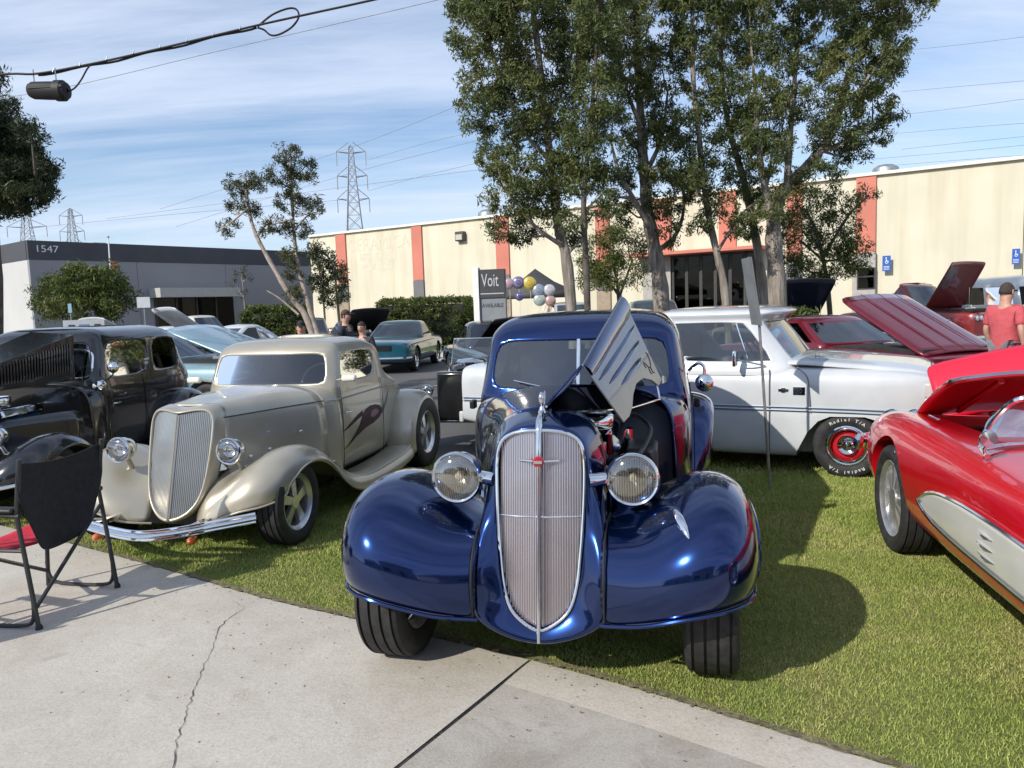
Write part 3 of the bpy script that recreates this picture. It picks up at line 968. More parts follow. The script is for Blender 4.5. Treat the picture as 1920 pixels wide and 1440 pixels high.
def make_blue_sedan():
    T = thing('vintage_sedan', 'glossy dark blue vintage sedan with tall chrome grille and one hood panel raised', 'car', (0.145, 3.41, 0), R(-11.8))
    # ---- front fenders
    for sd in (1, -1):
        rows = fender_rows_blue()
        if sd < 0:
            rows = [mir(r_) for r_ in rows]
        fo = B().grid(rows).obj('front_fender', BLUE, T, sub=3, solid=0.012)
        # rolled bead along the lip
        lip = [rows[0][k] for k in range(7)] + [rows[i][6] for i in range(1, 10)]
        B().tube(smooth_path([V(p) + V((0, -0.004, -0.002)) for p in lip], 5), 0.009, 8).obj('lip_bead', BLUE, fo)
        seam = [(sd * .276, -.349, .318), (sd * .276, -.375, .40), (sd * .276, -.362, .52), (sd * .276, -.285, .628), (sd * .276, -.13, .682), (sd * .281, .07, .692)]
        B().tube(smooth_path(seam, 5), 0.005, 6).obj('welt', BLACKP, fo)
        # parking lamp on the fender crown
        # inner fender wall
        B().grid([[(sd * .31, -.25, .60), (sd * .33, .1, .62), (sd * .45, .6, .55), (sd * .58, 1.0, .35)], [(sd * .31, -.25, .25), (sd * .33, .1, .25), (sd * .45, .6, .25), (sd * .58, 1.0, .25)]]).obj('splash_apron', BLACKM, T)
    lampx = B().lathe([(0.001, -0.075), (0.012, -0.06), (0.02, -0.02), (0.018, 0.03), (0.006, 0.07), (0.001, 0.08)], (0, 0, 0), (0.35, -0.75, -0.56), 16)
    # ---- nose shell around the grille
    def gy(z):
        return -0.175 - (1.10 - z) * (0.155 / 0.84)
    gl = [(0, 1.092), (.07, 1.088), (.13, 1.072), (.172, 1.035), (.188, .965), (.189, .86), (.183, .72), (.172, .58), (.156, .45), (.126, .355), (.068, .30), (0, .272)]
    ol = [(0, 1.128), (.065, 1.124), (.14, 1.106), (.20, 1.06), (.238, .97), (.25, .86), (.258, .72), (.266, .58), (.272, .46), (.272, .345), (.14, .245), (0, .208)]
    r0_, r1_, r2_, r3_, r4_ = [], [], [], [], []
    for (x, z), (x2, z2) in zip(gl, ol):
        ye = gy(z) + 0.9 * x * x
        y2 = gy(z2) + 1.4 * x2 * x2
        r0_.append((x, ye + 0.03, z)); r1_.append((x, ye - 0.002, z))
        mx_, mz_ = x * .55 + x2 * .45, z * .55 + z2 * .45
        r2_.append((mx_, gy(mz_) - 0.012 + 1.0 * mx_ * mx_, mz_))
        i_ = len(r3_)
        seam_pts = {6: (.270, -.20, .715), 7: (.285, -.31, .60), 8: (.292, -.365, .46), 9: (.315, -.352, .300), 10: (.16, -.372, .236), 11: (0, -.362, .200)}
        if i_ in seam_pts:
            q = seam_pts[i_]
            r2_[-1] = ((x * .6 + q[0] * .4), (ye - .004) * .6 + q[1] * .4, z * .6 + q[2] * .4)
            r3_.append(q); r4_.append((q[0] * 1.0, q[1] + (.12 if i_ < 10 else .08), q[2] + (-.0 if i_ < 9 else .015)))
        else:
            r3_.append((x2, y2 + 0.03, z2))
            r4_.append((x2 + 0.025, max(.03, y2 + .05), z2 + (0.03 if z2 > 1.0 else 0.015)))
    half = [r0_, r1_, r2_, r3_, r4_]
    full = [list(mir(r_))[::-1] + r_[1:] for r_ in half]
    full = [f_[:-1] for f_ in full]
    B().grid(full, cv=True).obj('grille_shell', BLUE, T, sub=2, solid=0.008)
    # chrome surround
    loop = [(x, gy(z) + 0.9 * x * x - 0.006, z) for x, z in gl]
    loop = loop + mir(loop)[1:-1][::-1]
    B().tube(smooth_path(loop, 4, True), 0.0075, 8, closed=True).obj('grille_surround', CHROME, T)
    # bars
    gx = [p[0] for p in gl]; gz = [p[1] for p in gl]
    top = [(x, z) for x, z in gl if z >= .86]; bot = [(x, z) for x, z in gl if z <= .86]
    def zt(x):
        return float(np.interp(x, [p[0] for p in top], [p[1] for p in top]))
    def zb(x):
        q = sorted(bot)
        return float(np.interp(x, [p[0] for p in q], [p[1] for p in q]))
    bars = B()
    for k in range(1, 18):
        x = 0.0104 * k + 0.004
        if x > .179:
            break
        za, zc = zt(min(x, .181)) - .004, zb(x) + .004
        for sd in (1, -1):
            q = []
            for z in np.linspace(zc, za, 6):
                q.append((sd * x, gy(z) + 0.9 * x * x + 0.012, float(z)))
            bars.tube(q, 0.0024, 4, flat=2.6)
    tag(bars.obj('grille_bars', mat('grille_chrome', (0.52, 0.46, 0.48), 0.26, 1.0, var=0.05), T), kind='stuff')
    rad = [(x * 0.99, gy(z) + 0.9 * x * x + 0.045, z) for x, z in gl]
    B().grid([rad, mir(rad)]).obj('radiator_core', mat('radiator_maroon', (0.045, 0.028, 0.034), 0.6, 0.3, var=0.3, vscale=20), T)
    for z in (.73,):
        B().tube([(x, gy(z) + .9 * x * x + .004, z) for x in np.linspace(-.172, .172, 9)], 0.003, 6).obj('cross_bar', CHROME, T)
    # centre bar and emblem
    cb = []
    for z in np.linspace(.225, 1.09, 8):
        cb.append((0, gy(z) - 0.012, float(z)))
    cb += [(0, -.165, 1.125), (0, -.12, 1.145), (0, -.04, 1.17)]
    B().tube(cb, [.012, .013, .013, .013, .013, .014, .018, .022, .023, .02, .012], 10, flat=0.7).obj('centre_bar', CHROME, T, ang=60)
    em = B().lathe([(.001, -.010), (.018, -.008), (.024, 0), (.024, .008)], (0, gy(.965) - .026, .965), (0, 1, 0), 24).obj('emblem', REDG, T)
    B().box((0, gy(.965) - .037, .965), (.036, .004, .012)).obj('emblem_mark', CHROME, em)
    B().tube([(-.085, gy(.965) + .002, .965), (-.02, gy(.965) - .018, .965), (.02, gy(.965) - .018, .965), (.085, gy(.965) + .002, .965)], .004, 6).obj('emblem_wing', CHROME, T)
    # hood ornament
    orn = B()
    orn.lathe([(.02, 0), (.014, .015), (.008, .03)], (0, -.085, 1.155), (0, 0, 1), 12)
    orn.tube([(0, -.09, 1.18), (0, -.105, 1.215), (0, -.10, 1.24), (0, -.08, 1.245)], [.010, .014, .011, .004], 8)
    orn.tube([(0, -.075, 1.18), (0.0, -.03, 1.215), (0.0, .01, 1.245)], [.010, .012, .002], 8, flat=0.4)
    orn.obj('hood_ornament', CHROME, T, sub=1)
    # ---- headlamps
    for sd in (1, -1):
        c = (sd * .387, -.06, .872)
        prof = [(.105, -.075), (.112, -.06), (.108, -.03), (.10, .02), (.082, .09), (.055, .15), (.025, .19), (.002, .20)]
        h = B().lathe(prof, c, (0, 1, 0), 36).obj('headlamp', BLUE, T, ang=60)
        B().lathe([(.100, -.085), (.108, -.09), (.116, -.08), (.116, -.06), (.111, -.052)], c, (0, 1, 0), 40).obj('rim_ring', CHROME, h, ang=60)
        B().lathe([(.102, -.078), (.09, -.04), (.06, .01), (.02, .03), (.001, .032)], c, (0, 1, 0), 32).obj('reflector', mat('reflector', (0.84, 0.82, 0.77), 0.2, 1.0), h, ang=60)
        B().lathe([(.103, -.082), (.09, -.094), (.06, -.104), (.03, -.109), (.001, -.110)], c, (0, 1, 0), 36).obj('lens', LENS, h, ang=60)
        rib = B()
        for k in range(-8, 9):
            x = k * .0105; hh = math.sqrt(max(0, .097 ** 2 - x * x))
            q = [(c[0] + x, c[1] - .079 - .028 * (1 - (x * x + z * z) / .0105) + .004, c[2] + float(z)) for z in np.linspace(-hh, hh, 7)]
            rib.tube(q, .0016, 4)
        tag(rib.obj('lens_ribs', LENS, h), kind='stuff')
        B().lathe([(.001, -.05), (.016, -.045), (.018, -.02), (.012, .02)], c, (0, 1, 0), 12).obj('bulb', mat('bulb_glass', (0.72, 0.66, 0.52), 0.3), h)
        B().tube([(sd * .20, -.165, .872), (sd * .23, -.15, .872), (sd * .292, -.10, .872)], [.033, .030, .028], 16).obj('lamp_stalk', CHROME, T)
        B().tube([(sd * .19, -.10, .872), (sd * .212, -.158, .872)], [.036, .034], 16).obj('stalk_collar', BLUE, T)
    pl = lampx.obj('parking_lamp', CHROME, T, loc=(.585, -.365, .755))
    B().lathe([(.010, -.004), (.014, .012), (.001, .016)], (.585, -.365, .755), (0.35, -0.75, -0.56), 12).obj('parking_lens', LENS, T)
    # ---- hood, left half closed, right half folded up; cowl
    st = [(.03, [(0, 1.162), (.07, 1.157), (.15, 1.138), (.215, 1.095), (.262, 1.0), (.278, .87), (.285, .72)]),
          (.25, [(0, 1.172), (.09, 1.166), (.19, 1.145), (.265, 1.095), (.315, 1.0), (.334, .87), (.34, .70)]),
          (.55, [(0, 1.178), (.12, 1.170), (.24, 1.148), (.335, 1.095), (.395, 1.0), (.415, .86), (.42, .65)]),
          (.85, [(0, 1.172), (.17, 1.164), (.32, 1.142), (.43, 1.09), (.49, 1.0), (.51, .85), (.515, .58)]),
          (1.02, [(0, 1.165), (.20, 1.158), (.37, 1.135), (.49, 1.085), (.55, 1.0), (.57, .85), (.575, .5)])]
    rows = [[(-x, y, z) for x, z in p] for y, p in st]
    B().grid(rows).obj('hood', BLUE, T, sub=2, solid=0.006)
    B().tube([(0, .03, 1.166), (0, .5, 1.182), (0, 1.02, 1.17)], .006, 6).obj('hood_hinge', CHROME, T)
    st2 = [st[4], (1.12, [(0, 1.145), (.24, 1.14), (.42, 1.12), (.54, 1.075), (.60, 1.0), (.62, .85), (.625, .45)]),
           (1.22, [(0, 1.105), (.28, 1.10), (.46, 1.09), (.585, 1.06), (.64, .99), (.655, .85), (.66, .4)]),
           (1.30, [(0, 1.09), (.30, 1.09), (.50, 1.08), (.61, 1.05), (.655, .98), (.665, .85), (.668, .36)])]
    half = [[(x, y, z) for x, z in p] for y, p in st2]
    B().grid([list(mir(r_))[::-1] + r_[1:] for r_ in half]).obj('cowl', BLUE, T, sub=2, solid=0.01)
    # firewall
    B().add([(-.56, 1.03, .35), (.56, 1.03, .35), (.55, 1.03, .98), (.36, 1.03, 1.12), (0, 1.03, 1.15), (-.36, 1.03, 1.12), (-.55, 1.03, .98)], [(0, 1, 2, 3, 4, 5, 6)]).obj('firewall', BLUED, T, solid=0.01)
    # raised panel: top leaf from the hinge to the fold, side leaf hanging from the fold
    hf, hr = V((0.004, .02, 1.175)), V((0.004, 1.0, 1.185))
    pf, pr = V((.165, .02, 1.35)), V((.28, 1.03, 1.662))
    bf, br = V((.335, .12, 1.075)), V((.50, 1.02, 1.165))
    rows = []
    for i in range(5):
        a, b_ = hf.lerp(hr, i / 4), pf.lerp(pr, i / 4)
        nn = (b_ - a).cross(hr - hf).normalized()
        rows.append([a, a.lerp(b_, .33) - nn * .012 * 1, a.lerp(b_, .7) - nn * .016, b_])
    top_leaf = B().grid(rows).obj('raised_hood_top', BLUE, T, sub=2, solid=0.006)
    part_of(top_leaf, 'dark blue raised half of the hood')
    SATIN = mat('satin_grey_panel', (0.17, 0.185, 0.21), 0.28, 0.75, coat=0.4, var=0.08, vscale=5)
    ax_l = (pr - pf); ax_d = (bf - pf)
    def S(u, v):
        return pf.lerp(pr, u).lerp(bf.lerp(br, u), v)
    nrm = (S(0, 1) - S(0, 0)).cross(S(1, 0) - S(0, 0)).normalized()
    if nrm.x < 0:
        nrm = -nrm
    side = B()
    out = [S(0, 0), S(1, 0), S(1, .98), S(.88, 1.0), S(.80, .90), S(.66, .80), S(.50, .78), S(.36, .84), S(.24, .94), S(.12, 1.0), S(0, 1.0)]
    side.prism(out, nrm * .008)
    so = side.obj('raised_hood_side', SATIN, T, ang=30, bevel=0.003)
    part_of(so, 'satin grey folded side leaf of the hood with three blue ribs')
    for v, u0_, u1_ in ((.33, .06, .95), (.48, .14, .90), (.62, .26, .78)):
        q = [S(u, v) + nrm * .010 for u in np.linspace(u0_, u1_, 9)]
        B().tube(q, [.005, .016, .019, .020, .020, .020, .019, .016, .005], 10, flat=0.55).obj('speed_rib', BLUE, so)
    sr_ = []
    for u in np.linspace(0, 1, 6):
        sr_.append([S(u, 0) + nrm * .004, S(u, .06) + nrm * .022, S(u, .15) + nrm * .026, S(u, .23) + nrm * .010])
    B().grid(sr_).obj('hood_shoulder', BLUE, so, sub=2)
    scr = B()
    for pts in ([(.82, .70), (.85, .76), (.89, .78), (.93, .74), (.945, .67), (.93, .63)], [(.85, .77), (.84, .82), (.86, .85)], [(.89, .78), (.89, .84), (.92, .86)], [(.81, .68), (.79, .71), (.80, .75)]):
        scr.tube(smooth_path([S(u, v) + nrm * .0095 for u, v in pts], 4), .0022, 5)
    scr.obj('pinstripe', BLACKP, so)
    B().tube([S(.92, .93), S(.80, 1.12), V((.36, .45, 1.10)), V((.1, .05, 1.13))], .005, 6).obj('hood_prop', CHROME, T)
    # hood latch panel edge strip
    B().tube([hf, pf], .006, 6).obj('hood_edge', BLUE, top_leaf)
    # ---- engine in the open bay
    CASTI = mat('engine_black', (0.03, 0.03, 0.032), 0.5, 0.4, var=0.3)
    eng = B().box((.06, .5, .72), (.40, .66, .38)).box((.08, .5, .93), (.26, .5, .12)).obj('engine_block', CASTI, T, bevel=0.02)
    for sd in (1, -1):
        B().tube([(sd * .17 + .09, .22, .95), (sd * .17 + .09, .78, .95)], .058, 12).obj('valve_cover', CHROME, eng)
    B().lathe([(.001, 1.075), (.12, 1.07), (.135, 1.055), (.135, 1.0), (.12, .985), (.05, .98), (.05, .93)], (.14, .40, 0.02), (0, 0, 1), 28).obj('air_cleaner', CHROME, eng, ang=50)
    for k, yy in enumerate((.16, .20)):
        B().lathe([(.07, -.01), (.08, 0), (.07, .01), (.02, .012)], (.16 - .17 * k, yy, .83), (0, 1, 0), 20).obj('pulley', CHROME, eng)
    B().tube(smooth_path([(.10, .2, .95), (.18, .1, 1.0), (.2, -.02, .98), (.16, -.08, .92)], 5), .022, 10).obj('radiator_hose', RUBBER, eng)
    for k in range(4):
        B().tube(smooth_path([(.10, .34 + .1 * k, .97), (.2, .33 + .1 * k, 1.0), (.23, .30 + .1 * k, .9), (.215, .3 + .1 * k, .84)], 4), .006, 6).obj('plug_lead', REDG, eng)
    B().tube(smooth_path([(.26, .95, .62), (.28, .5, .60), (.26, .3, .5), (.24, .2, .3)], 5), .03, 10).obj('exhaust_header', mat('header_ceramic', (0.5, 0.5, 0.52), 0.4, 0.9), eng)
    B().lathe([(.05, 0), (.05, .14), (.02, .15), (.001, .15)], (.3, .8, .8), (0, 0, 1), 16).obj('brake_canister', CHROME, eng)
    B().box((.255, .02, .92), (.02, .06, .16)).obj('horn_bracket', REDG, eng)
    B().box((0, .05, .70), (.42, .05, .60)).obj('radiator', BLACKM, eng)
    B().box((.40, .62, .78), (.16, .30, .22)).obj('battery_box', BLACKP, eng, bevel=.02)
    B().tube(smooth_path([(.2, .72, 1.0), (.34, .8, 1.02), (.44, .72, .96), (.42, .5, .9), (.36, .2, .85)], 5), .012, 8).obj('wiring_loom', BLACKP, eng)
    B().tube(smooth_path([(.26, .2, .88), (.36, .16, .9), (.38, .3, .84), (.33, .5, .8)], 5), .02, 8).obj('heater_hose', RUBBER, eng)
    B().lathe([(.06, -.04), (.065, 0), (.06, .05), (.02, .06)], (.30, .22, .80), (0, 1, 0), 18).obj('alternator', ALLOY, eng)
    B().grid([[(.285, .0, .86), (.345, .3, .83), (.42, .6, .78), (.53, .98, .72)], [(.285, .0, .60), (.345, .3, .58), (.42, .6, .55), (.53, .98, .5)]]).obj('hood_sill', BLUE, eng, solid=.008)
    # ---- cabin
    def lv(z, w, yf, yr, rear_w=None):
        rw = rear_w or w
        return [(0, yf - .035, z), (w * .42, yf - .025, z), (w * .86, yf + .02, z), (w * .965, yf + .085, z), (w, yf + .22, z), (w, yf + .82, z), (w * .998, yf + .92, z), (w * .985, yf + 1.45, z), (rw * .9, yr - .32, z), (rw * .58, yr - .08, z), (0, yr, z)]
    lev = [lv(.24, .665, 1.36, 3.72), lv(.55, .685, 1.33, 3.82), lv(.92, .685, 1.30, 3.82), lv(1.04, .672, 1.285, 3.78), lv(1.085, .662, 1.285, 3.74), lv(1.115, .655, 1.30, 3.70),
           lv(1.405, .612, 1.375, 3.55), lv(1.455, .592, 1.40, 3.48), lv(1.52, .54, 1.47, 3.36), lv(1.572, .43, 1.60, 3.14), lv(1.592, .27, 1.82, 2.85)]
    lev = lev[:8] + [roof_fit(q, lev[7]) for q in lev[8:-1]]
    body, wins = half_loops(lev, {'w': [(5, 0, 0), (5, 1, 0)], 'fr': [(5, 4, 1)], 'fl': [(5, 4, -1)], 'rr': [(5, 6, 1)], 'rl': [(5, 6, -1)], 'back': [(5, 9, 0)]}, cap_top='spine', cap_bot=True)
    body.obj('body', BLUE, T, sub=2, solid=0.02, crease=.3)
    CL36 = glass('sedan_windscreen', (0.74, 0.78, 0.78), boost=0.09)
    wo = wins['w'].obj('windscreen', CL36, T, sub=2, crease=.3)
    wo.location = (0, .012, 0)
    wo2 = []
    for k in ('fr', 'fl', 'rr', 'rl'):
        g = wins[k].obj('side_window', TINT, T, sub=2, crease=.3)
        g.location = (-.012 if k[1] == 'r' else .012, 0, 0)
    wins['back'].obj('rear_window', CLEAR, T, sub=2, crease=.3).location = (0, -.012, 0)
    # chrome windscreen divider and gasket
    B().box((0, 1.297, 1.26), (.022, .02, .31), M=Matrix.Rotation(R(-16), 3, 'X')).obj('windscreen_divider', CHROME, T, bevel=0.004)
    gask = [(0, 1.256, 1.122), (.27, 1.272, 1.126), (.47, 1.305, 1.145), (.555, 1.345, 1.21), (.548, 1.375, 1.31), (.47, 1.372, 1.383), (.26, 1.352, 1.40), (0, 1.342, 1.402)]
    # interior
    B().box((0, 2.5, .5), (1.2, 2.2, .1)).obj('floor_pan', DARK, T)
    seat = mat('grey_upholstery', (0.36, 0.34, 0.31), 0.85, var=0.15)
    for sd in (1, -1):
        B().box((sd * .31, 2.05, .78), (.52, .5, .22)).box((sd * .31, 2.30, 1.02), (.52, .14, .5)).obj('seat', seat, T, bevel=0.05)
    B().box((0, 3.0, 1.0), (1.1, .16, .5)).obj('rear_seat', seat, T, bevel=0.05)
    B().lathe([(.19, -.012), (.202, 0), (.19, .012), (.178, 0), (.19, -.012)], (.32, 1.66, 1.10), (0, -.85, .5), 28).obj('steering_wheel', mat('ivory', (0.6, 0.55, 0.45), 0.4), T)
    B().box((0, 1.42, 1.03), (1.14, .12, .12)).obj('dashboard', BLUED, T, bevel=0.03)
    # wipers
    for sd in (1, -1):
        B().tube([(sd * .16, 1.225, 1.115), (sd * .30, 1.235, 1.145), (sd * .40, 1.262, 1.165)], .005, 6).obj('wiper', CHROME, T)
    # ---- doors: cut lines, handles, hinges
    for sd in (1, -1):
        for yy in (1.55, 2.22, 2.95):
            B().tube([(sd * .687, yy, .30), (sd * .692, yy, .55), (sd * .692, yy, .92), (sd * .680, yy, 1.04)], .004, 5).obj('door_gap', BLACKP, T)
        B().tube([(sd * .70, 2.12, .93), (sd * .725, 2.10, .93), (sd * .725, 2.0, .935)], .010, 8).obj('door_handle', CHROME, T)
        B().box((sd * .705, 1.42, 1.0), (.035, .07, .055)).obj('door_hinge', BLACKM, T, bevel=0.008)
        # running board
        B().prism([(sd * .60, 1.0, .30), (sd * .90, 1.0, .30), (sd * .92, 2.5, .30), (sd * .60, 2.5, .30)], (0, 0, .035)).obj('running_board', BLUE, T, bevel=0.01)
        # rear fender
        rf = []
        for ty, zz_, wx in ((2.35, .32, .10), (2.42, .50, .16), (2.55, .70, .22), (2.78, .83, .25), (3.05, .86, .26), (3.35, .78, .25), (3.6, .60, .22), (3.75, .38, .16)):
            x0 = .64
            rf.append([(sd * x0, ty, zz_ + .04), (sd * (x0 + wx * .55), ty, zz_ + .03), (sd * (x0 + wx * .92), ty + .01, zz_ - .02), (sd * (x0 + wx), ty + .02, zz_ - .10 if zz_ > .5 else zz_ - .06), (sd * (x0 + wx * .98), ty + .03, max(.28, zz_ - .26))])
        B().grid(rf).obj('rear_fender', BLUE, T, sub=2, solid=0.01)
    # tail: wing mirror on the right door
    mm = B().tube(smooth_path([(.66, 1.50, 1.19), (.715, 1.47, 1.235), (.75, 1.46, 1.215), (.752, 1.46, 1.16)], 5), .010, 8).obj('wing_mirror', CHROME, T)
    B().lathe([(.001, -.035), (.04, -.028), (.055, -.005), (.056, .006), (.05, .01), (.001, .011)], (.752, 1.46, 1.115), (0, 1, 0), 20).obj('mirror_head', CHROME, mm, ang=60)
    # number plate bracket, chassis
    B().box((0, 1.6, .30), (.9, 3.6, .10)).obj('chassis', BLACKM, T)
    B().tube([(-.62, 0, .30), (.62, 0, .30)], .03, 8).obj('front_axle', BLACKM, T)
    for sd in (1, -1):
        make_wheel(T, sd * .715, 0, .325, .225, .20, sd, 'spoke5', steer=R(-3))
        make_wheel(T, sd * .70, 2.95, .335, .225, .20, sd, 'spoke5')
    return T


make_blue_sedan()

# ================================================================== 1930s COUPE AND SEDAN
TANP = paint('champagne_paint', (0.43, 0.395, 0.315), metal=0.42, rough=0.36, coat=.75)
BLKP = paint('black_paint', (0.006, 0.006, 0.007), metal=0.0, rough=0.2)
HLGLASS = glass('headlamp_glass', (0.9, 0.9, 0.9), boost=0.18, rough=0.04)


def arch_fender(sd, y0, z0, prof, a0, a1, n=12, flare=0.0):
    rows = []
    for k in range(n + 1):
        a = R(a0 + (a1 - a0) * k / n)
        rows.append([(sd * x, y0 - r_ * math.cos(a), z0 + r_ * math.sin(a)) for x, r_ in prof])
    return B().grid(rows)


FORD_FENDER = [
    [(.17, -.30, .20), (.32, -.40, .235), (.47, -.43, .29), (.61, -.42, .335), (.73, -.36, .355), (.80, -.27, .375), (.82, -.18, .40)],
    [(.19, -.25, .33), (.34, -.38, .345), (.485, -.425, .40), (.62, -.42, .445), (.74, -.365, .455), (.815, -.265, .455), (.84, -.16, .46)],
    [(.22, -.15, .45), (.36, -.27, .44), (.50, -.325, .515), (.64, -.325, .57), (.76, -.275, .57), (.83, -.19, .54), (.855, -.11, .50)],
    [(.24, -.02, .53), (.375, -.10, .50), (.515, -.15, .605), (.655, -.155, .67), (.775, -.12, .66), (.845, -.055, .61), (.868, .0, .555)],
    [(.28, .20, .57), (.41, .13, .565), (.545, .10, .655), (.68, .10, .715), (.795, .12, .695), (.86, .15, .63), (.875, .18, .57)],
    [(.40, .42, .49), (.49, .40, .53), (.585, .38, .605), (.69, .38, .65), (.79, .38, .625), (.85, .39, .565), (.868, .40, .50)],
    [(.52, .66, .39), (.57, .65, .42), (.63, .63, .465), (.71, .62, .49), (.79, .61, .465), (.845, .61, .40), (.86, .61, .33)],
    [(.56, .88, .29), (.62, .88, .305), (.68, .87, .325), (.74, .86, .33), (.80, .85, .305), (.845, .84, .24), (.855, .84, .17)],
    [(.56, 1.15, .245), (.63, 1.15, .25), (.70, 1.15, .255), (.76, 1.15, .255), (.815, 1.15, .24), (.85, 1.15, .18), (.855, 1.15, .11)],
    [(.56, 1.6, .245), (.63, 1.6, .25), (.70, 1.6, .255), (.76, 1.6, .255), (.815, 1.6, .24), (.85, 1.6, .18), (.855, 1.6, .12)],
    [(.56, 2.0, .265), (.63, 2.0, .27), (.70, 2.0, .275), (.76, 2.0, .275), (.815, 2.0, .26), (.85, 2.0, .21), (.855, 2.0, .16)],
    [(.56, 2.2, .30), (.63, 2.2, .305), (.70, 2.2, .31), (.76, 2.2, .31), (.815, 2.2, .30), (.85, 2.2, .25), (.855, 2.2, .20)],
]


def headlamp(T, c, r_, shell_mat, tilt=0.0):
    k = r_ / .09
    h = B().lathe([(.092 * k, -.04 * k), (.09 * k, 0), (.078 * k, .05 * k), (.05 * k, .09 * k), (.02 * k, .11 * k), (.001, .112 * k)], c, (0, 1, 0), 32).obj('headlamp', shell_mat, T, ang=60)
    B().lathe([(.082 * k, -.052 * k), (.09 * k, -.058 * k), (.097 * k, -.048 * k), (.096 * k, -.032 * k), (.091 * k, -.028 * k)], c, (0, 1, 0), 36).obj('rim_ring', CHROME, h, ang=60)
    B().lathe([(.084 * k, -.045 * k), (.07 * k, -.01 * k), (.04 * k, .02 * k), (.001, .03 * k)], c, (0, 1, 0), 28).obj('reflector', CHROME, h, ang=60)
    B().lathe([(.085 * k, -.05 * k), (.07 * k, -.062 * k), (.04 * k, -.070 * k), (.001, -.073 * k)], c, (0, 1, 0), 28).obj('lens', HLGLASS, h, ang=60)
    return h


